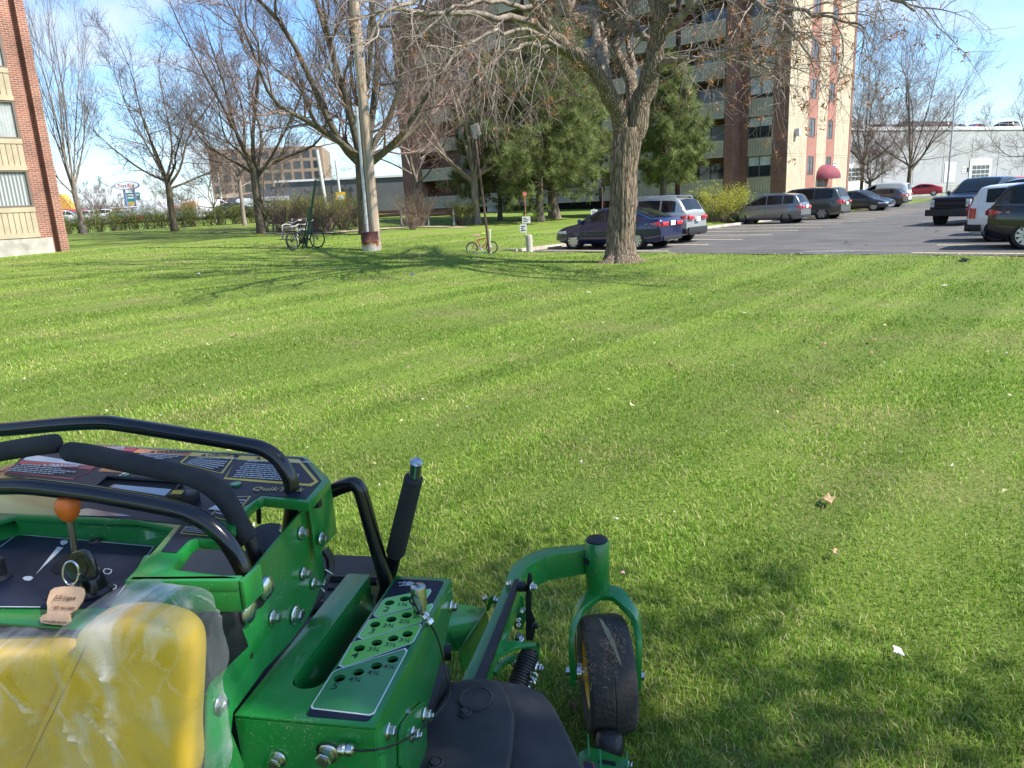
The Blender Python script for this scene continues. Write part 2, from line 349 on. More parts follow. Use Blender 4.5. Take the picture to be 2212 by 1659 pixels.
# thin pale repair patches and tar on the asphalt
pt = MB(); PATCH = mat('pale_patch', (0.16, 0.155, 0.15), 0.9, var=0.4, vscale=6)
for a, b, w, h, r_ in [(-7.2, 22.2, 1.1, .35, .3), (-13.2, 22.4, .9, .12, .5), (-3.6, 23.0, .5, .25, .1), (-9, 29, 2.2, .06, .25)]:
    P = []
    for k in range(14):
        t = k*2*math.pi/14; q = rr.uniform(.7, 1.1); x = math.cos(t)*w*q; y = math.sin(t)*h*q
        P.append(AB(a+x*math.cos(r_)-y*math.sin(r_), b+x*math.sin(r_)+y*math.cos(r_), .0075))
    pt.add(P, [tuple(range(14))])
tag(pt.build('asphalt_patches', PATCH, smooth=False), kind='structure')
ck = MB(); CRK = mat('crack_tar', (.012,.012,.012), .9); rc = random.Random(5)
for k in range(11):
    a, b, u = rc.uniform(-12,-1), rc.uniform(22,40), rc.uniform(0,6.28); P = []
    for i in range(14): P.append((a, b)); u += rc.uniform(-.5,.5); a += math.cos(u)*.28; b += math.sin(u)*.28
    if min(q[1] for q in P) < 21.3: continue
    for i in range(13):
        (xa, ya), (xb, yb) = P[i], P[i+1]; L9 = math.hypot(xb-xa, yb-ya); nx, ny = -(yb-ya)/L9*.012, (xb-xa)/L9*.012
        ck.add([AB(xa-nx,ya-ny,.0115), AB(xb-nx,yb-ny,.0115), AB(xb+nx,yb+ny,.0115), AB(xa+nx,ya+ny,.0115)], [(0,1,2,3)])
tag(ck.build('asphalt_cracks', CRK, smooth=False), kind='structure')
# worn earth path through the garden
PATH = mat('path_earth', (0.30, 0.24, 0.16), 0.95, col2=(0.42, 0.34, 0.24), vscale=2.5, bump=0.6, bscale=30)
pp = [ground_at(x, d) for x, d in [(560, 37.5), (620, 36.2), (700, 36.0), (760, 37.6), (830, 39.5), (900, 41.0), (960, 40.6), (1010, 39.2)]]
pv = []; k_ = 0
fine_p = []
for i in range(len(pp)-1):
    for s in range(8): fine_p.append(pp[i].lerp(pp[i+1], s/8))
for i, p in enumerate(fine_p):
    d = (fine_p[min(i+1, len(fine_p)-1)] - fine_p[max(i-1, 0)]).normalized(); nrm = Vector((-d.y, d.x, 0)); w = 0.5 + 0.15*math.sin(i*1.7)
    for s in (-1, -.3, .3, 1): q = p+nrm*w*s; pv.append((q.x, q.y, T(q.x, q.y)+0.03))
pm = MB(); pm.add(pv, [(i*4+j, i*4+j+1, i*4+j+5, i*4+j+4) for i in range(len(fine_p)-1) for j in range(3)]); tag(pm.build('path', PATH), kind='structure')
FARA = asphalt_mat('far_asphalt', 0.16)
fs = MB(); fs.add([(-140, 88, 1.9), (-22, 88, 1.9), (-30, 240, 1.95), (-200, 240, 1.95)], [(0,1,2,3)]); tag(fs.build('far_road', FARA, smooth=False), kind='structure')
fs = MB(); fs.add([AB(-30,94.5,.012), AB(60,94.5,.012), AB(60,112,.012), AB(-30,112,.012)], [(0,1,2,3)]); tag(fs.build('service_road', FARA, smooth=False), kind='structure')

# ---------------------------------------------------------------- building materials
BR_A = brick_mat('brick_red', (0.33, 0.115, 0.065), (0.21, 0.075, 0.045), (0.42, 0.36, 0.31))
BR_B = brick_mat('brick_brown', (0.27, 0.10, 0.06), (0.17, 0.065, 0.045), (0.23, 0.18, 0.15))
BR_P = brick_mat('brick_salmon', (0.37, 0.145, 0.105), (0.31, 0.12, 0.085), (0.36, 0.24, 0.19), 0.12)
TAN = mat('tan_panel', (0.42, 0.35, 0.235), 0.85, var=0.14, vscale=1.2, bump=0.3, bscale=20)
TAN2 = mat('tan_panel_shade_side', (0.42, 0.36, 0.26), 0.85, var=0.14, vscale=1.2, bump=0.3, bscale=20)  # tan tinted slightly cooler for the facades standing in shade
CREAM = mat('cream_panel', (0.47, 0.40, 0.28), 0.85, var=0.12, vscale=1.0)
CONC = mat('foundation_concrete', (0.40, 0.37, 0.32), 0.9, var=0.3, vscale=1.5, bump=0.3, bscale=30)
FRAME = mat('window_frame', (0.17, 0.13, 0.10), 0.5, metal=0.3)
GLASSD = mat('window_glass', (0.03, 0.035, 0.04), 0.05, spec=0.8)
BLIND = mat('window_blind', (0.62, 0.62, 0.58), 0.7)
CURT = mat('pale_curtain', (0.5, 0.5, 0.47), 0.8, var=0.2, vscale=3)
DARKIN = mat('dark_recess', (0.035, 0.028, 0.025), 0.9)
WHITE = mat('white_paint', (0.78, 0.78, 0.76), 0.5)
def panel_grooves(mb, x0, x1, z0, z1, y, step, m=0, gm=1, axis='y', rail=0.09):
    """a panel with vertical grooves: boards standing 12 mm proud of a dark backing and rails top and bottom"""
    n = max(1, round((x1-x0)/step)); s = (x1-x0)/n
    def b(xa, xb, za, zb, ya, yb, mm):
        if axis == 'y': mb.box(xa, xb, ya, yb, za, zb, mm)
        else: mb.box(-yb, -ya, xa, xb, za, zb, mm)
    b(x0, x1, z0, z1, y, y+0.05, gm)
    b(x0-.003, x1+.003, z0-.003, z0+rail, y-0.045, y-.001, m); b(x0-.003, x1+.003, z1-rail, z1+.003, y-0.045, y-.001, m)
    for k in range(n): b(x0+k*s+.012, x0+(k+1)*s-.012, z0+rail+.002, z1-rail-.002, y-0.022, y-.001, m)

# ---------------------------------------------------------------- brick building at the left edge
P0 = AB(-32.836, 10.668, 0)
bl = thing('apartment_building', 'red brick apartment block with tan panels standing at the left edge of the lawn', 'building', P0, R(48))
w = MB(); w.box(-14, -.50, .12, 12, -.5, 22); w.box(-.50, -.27, .30, 12, -.5, 22); w.box(-.27, .03, 0, 12, -.5, 22)
w.box(-.50, -.27, .28, .31, -.5, 22)
# brick front set in pieces round the window bays
zs = [(1.33, 2.50, 3.80)]
for k in range(8): w.box(-.90, -.502, 0, .13, 1.33+2.475*k if k else 1.33, 1.33+2.475*(k+1)+.02*(k < 7)); 
for k in range(4): w.box(-4.9-4.2*k, -3.6-4.2*k, 0, .13, 1.33, 21.9)
w.build('wall', BR_A, bl, smooth=False)
f = MB(); f.box(-14.02, -.51, -.03, .10, -.5, 1.33); f.build('foundation', CONC, bl, smooth=False)
for k in range(7):
    z0 = 1.36 + 2.475*k
    for j in range(4):
        xr = -.905-4.2*j; xl = xr-2.69
        p = MB(); panel_grooves(p, xl, xr, z0, z0+1.12, 0.0, 0.19, 0, 1, rail=.17); p.build('spandrel_panel', [TAN, mat('panel_groove', (.20,.16,.11), .9)], bl, smooth=False)
        if j > 1: 
            g = MB(); g.box(xl, xr, .08, .11, z0+1.12, z0+2.47); g.build('window', GLASSD, bl, smooth=False); continue
        wi = MB(); x0, x1, za, zb = xl, xr, z0+1.125, z0+2.44
        wi.box(x0, x1, -.02, .11, za, za+.06); wi.box(x0, x1, -.02, .11, zb-.03, zb+.03); wi.box(x0, x0+.06, -.02, .11, za+.06, zb-.03); wi.box(x1-.09, x1, -.02, .11, za+.06, zb-.03)
        wi.box((x0+x1)/2-.03, (x0+x1)/2+.03, .0, .07, za+.06, zb-.03)
        fr = wi.build('window', FRAME, bl, smooth=False)
        gl = MB(); gl.box(x0+.06, x1-.09, .05, .055, za+.06, zb-.03)
        gl.build('pane', mat('clear_pane', (.45,.5,.5), .03, alpha=.22, spec=.8), fr, smooth=False)
        bb = MB()
        if k == 0:
            nb = 17
            for i in range(nb):
                xx = x1-.2-i*.125; bb.obox((xx, .10, (za+zb)/2+.02), (.042, .024, 0), (.002, -.003, 0), (0, 0, (zb-za)/2-.06))
            bb.build('blind', BLIND, fr, smooth=False)
        else:
            for i in range(22):
                xx = x1-.15-i*.108; bb.obox((xx, .10, (za+zb)/2+.02), (.051, .006, 0), (.001, -.003, 0), (0, 0, (zb-za)/2-.05))
            bb.build('blind', CURT, fr, smooth=False)
        dk = MB(); dk.box(x0, x1, .112, .118, za, zb); dk.build('dark_room', DARKIN, fr, smooth=False)  # dark sheet stands in for the unlit room behind the glass

# ---------------------------------------------------------------- main apartment building
K0 = AB(-20.445, 51.564, 0)
bm_ = thing('apartment_building', 'seven storey brick apartment building with balconies and a cream end wall behind the trees', 'building', K0, R(-42))
w = MB()
w.box(-38.0, -3.40, 0.55, 12, -.5, 18.9)                      # body behind the balconies
for xa, xb in [(-38.2, -35.4), (-3.96, -3.38)]: w.box(xa, xb, -1.2, .6, -.5, 18.9)
for xa in (-28.6, -21.8, -14.4, -7.6): w.box(xa-.16, xa+.16, -.9, .56, 1.0, 18.5)
w.box(-3.38, -2.84, .02, 1.0, -.5, 18.9); w.box(-1.05, -.02, .02, 1.0, -.5, 18.9)
w.box(-2.84, -1.05, .5, 1.0, -.5, 18.9)
w.build('wall', BR_B, bm_, smooth=False)
for q_ in ((-3.36, -.03, -.06, .015, -.5, 1.55), (-20.2, -3.5, -.6, .3, -.5, .95), (-35.3, -32.5, -1.1, .3, -.5, 1.4), (-27, -24.8, -1.1, .3, -.5, 1.55)):
    f = MB(); f.box(*q_); f.build('foundation', CONC, bm_, smooth=False)
DKB = mat('basement_dark', (.012,.011,.01), .9)  # near-black boxes stand in for the shade inside the openings
f = MB(); f.box(-32.45, -27.05, -.3, .5, -.5, 1.6); f.box(-24.75, -20.3, -.3, .5, -.5, 1.6); f.box(-20.2, -3.5, -.3, .5, .96, 1.55); f.build('basement_opening', DKB, bm_, smooth=False)
rf = MB(); rf.box(-38.3, .25, -1.35, 12.6, 18.9, 19.5); rf.build('roof', mat('roof_edge', (.10,.075,.065), .8), bm_, smooth=False)
GRV = mat('groove_dark', (.11,.09,.065), .9)
bays = [(-35.35, -28.8), (-28.4, -22.0), (-21.6, -14.6), (-14.2, -7.8), (-7.4, -4.02)]
rb = random.Random(11)
for k in range(7):
    zf = 1.55 + 2.60*k
    for j, (xa, xb) in enumerate(bays):
        p = MB(); panel_grooves(p, xa, xb, zf, zf+1.12, -1.15, 0.17, 0, 1, rail=.13)
        p.box(xa, xb, -1.09, .55, zf, zf+.14, 2)
        bo = p.build('balcony', [TAN2, GRV, mat('slab', (.2,.18,.15), .9)], bm_, smooth=False)
        # glazing in the recess: patio window and brick
        wx = xa+.6 if j % 2 else xb-3.0
        wi = MB(); x0, x1, za, zb = wx, wx+2.4, zf+.2, zf+2.3
        wi.box(x0, x1, .50, .546, zb-.06, zb); wi.box(x0, x0+.06, .50, .546, za, zb-.06); wi.box(x1-.06, x1, .50, .546, za, zb-.06); wi.box((x0+x1)/2-.03, (x0+x1)/2+.03, .50, .546, za, zb-.06)
        fr = wi.build('window', FRAME, bm_, smooth=False)
        g = MB(); g.box(x0+.06, x1-.06, .53, .548, za, zb-.06); g.build('pane', GLASSD if rb.random() < .6 else mat('curtained_glass', (.30,.31,.30), .2, spec=.6), fr, smooth=False)
    # window bay of the set-back block
    z0 = zf + 0.0
    p = MB(); panel_grooves(p, -2.82, -1.07, zf-.02, zf+1.12, .08, 0.2, 0, 1, rail=.12); p.build('spandrel_panel', [TAN2, GRV], bm_, smooth=False)
    wi = MB(); x0, x1, za, zb = -2.82, -1.07, zf+1.13, zf+2.57
    wi.box(x0, x1, .03, .2, zb-.06, zb); wi.box(x0, x1, .03, .2, za, za+.06); wi.box(x0, x0+.06, .03, .2, za+.06, zb-.06); wi.box(x1-.06, x1, .03, .2, za+.06, zb-.06); wi.box(-1.97, -1.92, .06, .2, za+.06, zb-.06)
    fr = wi.build('window', FRAME, bm_, smooth=False)
    g = MB(); g.box(x0+.06, x1-.06, .16, .21, za+.06, zb-.06); g.build('pane', GLASSD, fr, smooth=False)
    c = MB(); c.box(x0+.08, x1-.08, .135, .155, zb-.06-(.6 if k != 2 else 1.1), zb-.07); c.build('blind', CURT, fr, smooth=False)
# cream end wall (x = 0, facing +x); its pieces lie along y
w = MB(); w.box(-.5, -.03, 1.0, 12.3, -.5, 18.9); w.build('core', mat('seam_dark', (.30,.24,.15), .9), bm_, smooth=False)
for ya, yb in [(.02, 3.44), (5.34, 7.28), (9.08, 12.3)]:
    for k in range(7):
        z0 = 1.52+2.60*k if k else -.4; z1 = 1.52+2.60*(k+1)-.02
        p = MB(); n_ = round((yb-ya)/.31); s = (yb-ya)/n_
        for i in range(n_): p.box(-.03, .022, ya+i*s+.012, ya+(i+1)*s-.012, z0, z1-.13)
        p.box(-.03, .034, ya, yb, z1-.125, z1); p.build('cream_panel', CREAM, bm_, smooth=False)
    
for (ya, yb), wy0, wy1 in [((3.45, 5.33), 3.75, 4.95), ((7.29, 9.07), 7.5, 8.6)]:
    s = MB(); s.box(-.03, .012, ya, wy0, -.4, 18.9); s.box(-.03, .012, wy1, yb, -.4, 18.9)
    for k in range(8):
        z0 = 2.7+2.60*(k-1)+1.30 if k else -.4; s.box(-.03, .010, wy0, wy1, z0, min(18.9, 2.7+2.60*k))
    s.build('salmon_brick_strip', BR_P, bm_, smooth=False)
    for k in range(7):
        za = 2.7+2.60*k; zb = za+1.30
        if zb > 18.9: break
        wi = MB(); wi.box(-.06, 0, wy0, wy1, zb-.05, zb); wi.box(-.06, .03, wy0, wy1, za, za+.05); wi.box(-.06, 0, wy0, wy0+.05, za+.05, zb-.05); wi.box(-.06, 0, wy1-.05, wy1, za+.05, zb-.05); wi.box(-.06, 0, (wy0+wy1)/2-.025, (wy0+wy1)/2+.025, za+.05, zb-.05)
        fr = wi.build('window', FRAME, bm_, smooth=False)
        g = MB(); g.box(-.08, -.025, wy0+.05, wy1-.05, za+.05, zb-.05); g.build('pane', mat('end_wall_glass', (.09,.10,.11), .08, spec=.8), fr, smooth=False)
s = MB(); s.box(-.5, .05, 12.3, 12.75, -.5, 18.9); s.build('corner_pier', BR_B, bm_, smooth=False)
dr = MB(); dr.box(.023, .06, 6.0, 7.1, 0, 2.35); dr.build('door', mat('door_dark', (.05,.03,.04), .4), bm_, smooth=False)
aw = MB(); prof = []; N = 14; V = []; cy = 6.95
for i in range(9):
    t = i/8*math.pi/2; rr_ = math.cos(t); zz = 2.55+.85*math.sin(t)
    for j in range(N+1):
        u = -math.pi/2+math.pi*j/N; V.append((.06+1.2*math.cos(u)*rr_, cy+1.35*math.sin(u)*rr_, zz))
aw.add(V, [(i*(N+1)+j, i*(N+1)+j+1, (i+1)*(N+1)+j+1, (i+1)*(N+1)+j) for i in range(8) for j in range(N)])
lo = [(x, y, 2.38) for x, y, z in V[:N+1]]; aw.add(V[:N+1]+lo, [(j+1, j, N+1+j, N+2+j) for j in range(N)])
aw.build('entrance_awning', mat('burgundy_canvas', (.22,.045,.065), .8, var=.15, vscale=3), bm_, ang=60)
SG = mat('sign_white', (.72,.70,.64), .6); INK = mat('sign_ink', (.05,.05,.06), .7)
for k in range(4):
    s = MB(); s.box(.035, .05, 8.95, 9.75, 2.76+.22*k, 2.95+.22*k, 0)
    for i in range(4): s.box(.05, .053, 9.03+.16*i, 9.15+.16*i, 2.80+.22*k, 2.90+.22*k, 1)
    s.build('wall_sign', [SG, INK], bm_, smooth=False)
lm = MB(); lm.box(.03, .35, 1.1, 1.45, 5.25, 5.75); lm.build('wall_lamp', mat('wall_lamp_grey', (.45,.45,.43), .5), bm_, bevel=.03)

# ---------------------------------------------------------------- white industrial building on the right, far off
a25 = R(25)
ib = thing('industrial_building', 'long white industrial building with garage doors and cars parked on its roof', 'building', (59.2, 105, 0), a25)
WALLW = mat('white_siding', (.36,.37,.375), .7, var=.06, vscale=.3)
w = MB(); w.box(-40, 75, 0, .3, -.5, 8.555); w.box(-40, 75, .301, 30, -.5, 8.50); w.box(-40, -14, -.2, 0, -.5, 7.6)
for k in range(19): w.box(-40+6*k, -39.94+6*k, -.26 if k < 5 else -.04, 0, 0, 7.5)
w.build('wall', WALLW, ib, smooth=False)
w = MB(); w.box(-40.2, 75.2, -.15, .25, 8.56, 9.0); w.build('parapet', mat('parapet_white', (.7,.7,.7), .6), ib, smooth=False)
r_ = MB()
for k in range(58): r_.cyl((-40+2*k, .3, 9.0), (-40+2*k, .3, 9.75), .03, 5)
r_.cyl((-40, .3, 9.75), (75, .3, 9.75), .03, 5); r_.cyl((-40, .3, 9.4), (75, .3, 9.4), .02, 5); r_.build('railing', mat('rail_grey', (.45,.47,.5), .5), ib)
def garage(x0, x1, z0, z1, gz0, gz1, cols, rows, yf=-.05):
    d = MB(); d.box(x0-.3, x1+.3, yf-.05, yf, z0, z1+.3); d.box(x0, x1, yf-.10, yf-.051, z0, z1); fr = d.build('garage_door', mat('door_white', (.72,.73,.74), .5), ib, smooth=False)
    g = MB(); W_ = (x1-x0-.3)/cols; H_ = (gz1-gz0)/rows
    for i in range(cols):
        for j in range(rows): g.box(x0+.2+i*W_, x0+.1+(i+1)*W_, yf-.12, yf-.101, gz0+j*H_+.05, gz0+(j+1)*H_-.05)
    g.build('pane', mat('garage_glass', (.06,.07,.075), .1, spec=.7), fr, smooth=False)
garage(8.0, 12.2, 1.2, 4.35, 1.9, 3.8, 4, 3); garage(-17, -13.8, 1.2, 4.2, 2.4, 4.0, 4, 3, -.25); garage(22, 26, 1.2, 4.35, 1.9, 3.8, 4, 3)
d = MB(); d.box(2.4, 4.7, -.07, -.002, 1.6, 4.3); d.box(2.5, 4.6, -.09, -.071, 1.6, 2.85); d.build('door', mat('door_white', (.72,.73,.74), .5), ib, smooth=False)
d = MB(); d.box(6.2, 7.1, -.05, -.002, 2.8, 3.6, 0); d.box(7.25, 7.4, -.15, -.002, 2.9, 3.5, 1)
for i in range(3): d.box(6.3, 7.0, -.055, -.051, 2.95+.2*i, 3.03+.2*i, 1)
d.build('wall_sign', [SG, INK], ib, smooth=False)
rw = MB(); rw.box(0, 34, -.3, 0, -.5, 1.55); o = rw.build('retaining_wall', mat('retaining_grey', (.36,.36,.36), .9, var=.15, vscale=.5), smooth=False)
o.location = (54.5, 102.6, 0); o.rotation_euler = (0, 0, R(19.7)); tag(o, 'low grey retaining wall in front of the white industrial building', 'wall')
rw = MB(); rw.cyl((0,0,1.2),(34,0,1.2),.03,6); rw.cyl((0,0,.7),(34,0,.7),.02,6)
for k in range(18): rw.cyl((2*k,0,0),(2*k,0,1.25),.035,6)
o = rw.build('fence', mat('fence_grey', (.5,.5,.5), .5)); o.location = (50.0, 100.0, 0.1); o.rotation_euler = (0, 0, R(19.7)); tag(o, 'thin grey metal fence behind the red sedan at the far end of the car park', 'fence')
RGREEN = ab_sheet('grass_verge', 2.8, 30, 62.5, 66.5, .05, LAWN) if False else None

# grey warehouse behind the utility pole
wh = thing('warehouse', 'dark grey flat roofed warehouse seen behind the utility pole', 'building', (-28.0, 95, 0), 0)
w = MB(); w.box(0, 16.2, 0, 14, -.2, 5.45, 0); w.box(16.2, 22, -.15, 14, -.2, 5.5, 1); w.box(-.1, 22.1, -.2, 14.1, 5.5, 5.75, 2)
w.prism([(-9, .05, -.2), (0, .05, -.2), (0, .05, 5.1), (-9, .05, 3.2)], (0, 12, 0), 0)
w.build('wall', [mat('grey_siding', (.115,.115,.12), .7, var=.1, vscale=.6), mat('light_grey_siding', (.42,.41,.41), .7, var=.1, vscale=.6), mat('white_trim', (.7,.7,.7), .6)], wh, smooth=False)
d = MB(); d.box(12.6, 14.6, -.08, -.001, -.2, 3.1) ; 
d = MB(); d.box(16.5, 18.4, -.22, -.151, 0, 3.6, 0)
for i in range(3): d.box(16.7+.5*i, 17.05+.5*i, -.23, -.221, 2.9, 3.1, 1)
d.build('garage_door', [WHITE, INK], wh, smooth=False)
d = MB(); d.box(17.6, 19.8, 3, 5, 5.76, 6.5, 0); d.box(17.2, 20.2, 2.8, 5.2, 6.5, 6.6, 1); d.build('rooftop_unit', [mat('unit_grey', (.25,.26,.27), .6), WHITE], wh, smooth=False)
d = MB(); d.box(-3, -2.6, -.1, .04, 0, 4.2); d.box(-2.3, 1.5, -.12, -.001, 3.4, 3.9); d.build('trim', mat('trim_grey', (.4,.42,.43), .6), wh, smooth=False)

# tan office tower far behind the trees
tw = thing('office_tower', 'tan office tower with rows of dark windows far behind the bare trees on the left', 'building', (-60.3, 160, 0), R(8))
w = MB(); w.box(0, 23, 0, 20, 5.5, 15.2, 0); w.box(.2, 22.8, 1.2, 19, 0, 5.5, 0)
for k in range(7): w.box(.0+3.6*k, .7+3.6*k, -.05, 1.3, 0, 5.5, 1)
w.box(-.1, 23.1, -.12, 20, 5.5, 6.3, 1); w.build('wall', [mat('tower_tan', (.26,.19,.13), .9, var=.1, vscale=.2), mat('tower_pale', (.42,.34,.25), .9)], tw, smooth=False)
for r_k in range(4):
    for c_k in range(11):
        g = MB(); g.box(.5+2.05*c_k, 1.9+2.05*c_k, -.06, -.002, 6.6+2.15*r_k, 8.0+2.15*r_k); g.build('window', GLASSD, tw, smooth=False)
g = MB(); g.box(.9, 22, 1.1, 1.19, .8, 4.6); g.build('window', GLASSD, tw, smooth=False)

# shops and signs across the road on the far left
def plain(name, label, cat, loc, rz, mb, mats, group=None, **k):
    o = mb.build(name, mats, **k); o.location = loc; o.rotation_euler = (0, 0, rz); return tag(o, label, cat, group)
REDC = mat('red_canvas', (.50,.02,.06), .6); ORNG = mat('orange_roof', (.62,.20,.06), .7)
def tent(loc, w, d, h, label, wallm=WHITE, roofm=REDC):
    t = thing('market_tent', label, 'tent', loc)
    m = MB(); m.box(-w/2, w/2, -d/2, d/2, 0, h*.7); m.build('wall', wallm, t, smooth=False)
    m = MB(); V = []
    for i in range(9):
        u = -1+2*i/8; z = h*.68+h*.42*math.cos(u*math.pi/2)**.8
        V += [(u*w*.55, -d/2-.4, z), (u*w*.55, d/2+.4, z)]
    V += [(-w*.55, -d/2-.4, h*.6), (w*.55, -d/2-.4, h*.6)]
    m.add(V, [(2*i, 2*i+2, 2*i+3, 2*i+1) for i in range(8)] + [tuple([2*i for i in range(8, -1, -1)] + [18, 19])]); m.build('canopy', roofm, t, ang=50)
tent((-58.3, 130, 1.8), 4.2, 4, 2.4, 'white market tent with a rounded red canopy beyond the hedge', mat('tent_grey', (.45,.5,.52), .7))
tent((-84.6, 150, 1.8), 5.6, 5, 2.5, 'low red roofed tent beyond the white cars next to the brick building')
tent((-61.0, 152, 1.8), 4.0, 5, 2.9, 'orange domed kiosk beyond the hedge beside two pale poles', WHITE, ORNG)
tent((-65.5, 156, 1.8), 4.4, 5, 3.2, 'white domed tent behind the red canopy', WHITE, WHITE)
st = MB(); st.box(0, 6.2, 0, 6, 0, 2.6, 0); st.box(2.0, 5.4, -.1, -.001, .9, 2.4, 1); st.box(2.1, 3.6, -.12, -.101, 1.0, 2.3, 2); st.box(3.9, 5.2, -.12, -.101, 1.0, 2.3, 2); st.box(-.1, 6.3, -.15, 6.1, 2.6, 2.8, 1)
plain('shop', 'small red shop with two white framed windows beyond the parked white cars', 'shop', (-78.5, 153, 1.8), 0, st, [mat('shop_red', (.55,.04,.05), .6), WHITE, mat('shop_window', (.35,.45,.5), .2)], smooth=False)
yl = MB(); yl.box(0,2.2,0,2,0,3.4); yl.prism([(0,0,3.4),(2.2,0,3.4),(.7,0,5.8),(.3,0,5.8)], (0,2,0))
plain('play_tower', 'yellow peaked tower rising beside the brick building far off', 'tower', (-88.0, 152, 1.8), 0, yl, mat('tower_yellow', (.65,.38,.06), .6), smooth=False)
ts = thing('shop_sign', 'tall oval white shop sign with coloured letters on two blue poles', 'sign', (-92.65, 190, 1.8))
m = MB(); 
for x in (-2.0+1.2, 1.6): m.cyl((x, .2, 0), (x-.12, .2, 7.8), .28, 10)
m.build('pole', mat('pole_blue', (.09,.14,.30), .5), ts)
def oval(mb, a, b, y, t, mm, n=40): mb.prism([(a*math.cos(2*math.pi*i/n), y, 8.5+b*math.sin(2*math.pi*i/n)) for i in range(n)], (0, t, 0), mm)
m = MB(); oval(m, 3.1, 1.02, -.1, .5, 0); oval(m, 2.9, .9, -.13, .03, 1); m.build('board', [mat('sign_blue', (.05,.09,.25), .5), WHITE], ts, smooth=False)
m = MB(); x = -2.15
for i, (ch, adv) in enumerate([('T', .62), ('o', .58), ('y', .52), ('s', .55), ('R', .85), ('U', .62), ('s', .5)]):
    sz = 1.05 if ch != 'R' else 1.15
    if ch == 'R': add_text(m, ch, sz, (x+.72, -.14, 8.12), (-1, 0, 0), (0, 0, 1), i % 4, bold=.03)
    else: add_text(m, ch, sz, (x, -.14, 8.15), (1, 0, 0), (0, 0, 1), i % 4, bold=.03)
    x += adv
m.build('lettering', [mat('ltr_red', (.55,.05,.04), .6), mat('ltr_orange', (.6,.22,.03), .6), mat('ltr_brown', (.3,.12,.05), .6), mat('ltr_blue', (.07,.12,.3), .6)], ts, smooth=False)
hs = thing('highway_sign', 'teal green highway sign with a yellow lower strip standing behind the oval shop sign', 'sign', (-110.7, 230, 1.8))
m = MB(); m.box(-2.0, 2.0, 0, .15, 5.6, 8.2, 0); m.box(-2.0, 2.0, 0, .14, 4.6, 5.6, 1); m.box(-1.7, 1.7, -.03, -.001, 7.3, 7.7, 2); m.box(-1.7, .9, -.03, -.001, 6.5, 6.9, 2); m.build('board', [mat('hw_teal', (.02,.25,.22), .5), mat('hw_yellow', (.6,.42,.05), .5), WHITE], hs, smooth=False)
m = MB(); m.cyl((0,.3,0),(0,.3,5),.2,8); m.build('pole', FRAME, hs)
hs = thing('highway_sign', 'small green highway sign between the pale tree trunk and the oval sign', 'sign', (-118.0, 200, 1.8))
m = MB(); m.box(-1.8, 1.8, 0, .15, 2.9, 4.8, 0); m.box(-1.4, 1.2, -.03, -.001, 4.0, 4.3, 1); m.box(-1.4, 1.4, -.03, -.001, 3.3, 3.6, 1); m.build('board', [mat('hw_green', (.03,.22,.09), .5), WHITE], hs, smooth=False)
m = MB(); m.cyl((0,.3,0),(0,.3,3),.2,8); m.build('pole', FRAME, hs)
# far tree line closing the horizon: one mass
# ================================================================= TREES
def tubes(groups):
    """groups: list of (P (B,k,3), Rr (B,k), sides) -> verts, quads"""
    VV, FF, o = [], [], 0
    for P, Rr, n in groups:
        B, k, _ = P.shape
        if B == 0: continue
        tn = np.empty_like(P); tn[:,1:-1] = P[:,2:]-P[:,:-2]; tn[:,0] = P[:,1]-P[:,0]; tn[:,-1] = P[:,-1]-P[:,-2]
        tn /= np.linalg.norm(tn, axis=2, keepdims=True)+1e-9
        ref = np.eye(3)[np.argmin(np.abs(tn.mean(1)), axis=1)][:,None,:]
        a = np.cross(tn, np.broadcast_to(ref, tn.shape)); a /= np.linalg.norm(a, axis=2, keepdims=True)+1e-9; b = np.cross(tn, a)
        th = np.arange(n)*2*np.pi/n
        V = P[:,:,None,:] + Rr[:,:,None,None]*(a[:,:,None,:]*np.cos(th)[None,None,:,None] + b[:,:,None,:]*np.sin(th)[None,None,:,None])
        VV.append(V.reshape(-1,3))
        idx = (np.arange(B)[:,None,None]*k*n + np.arange(k-1)[None,:,None]*n); j = np.arange(n)[None,None,:]
        F = np.stack([idx+j, idx+(j+1)%n, idx+n+(j+1)%n, idx+n+j], -1).reshape(-1,4) + o
        FF.append(F); o += B*k*n
    return np.concatenate(VV), np.concatenate(FF)
def unit(a): return a/(np.linalg.norm(a, axis=-1, keepdims=True)+1e-9)
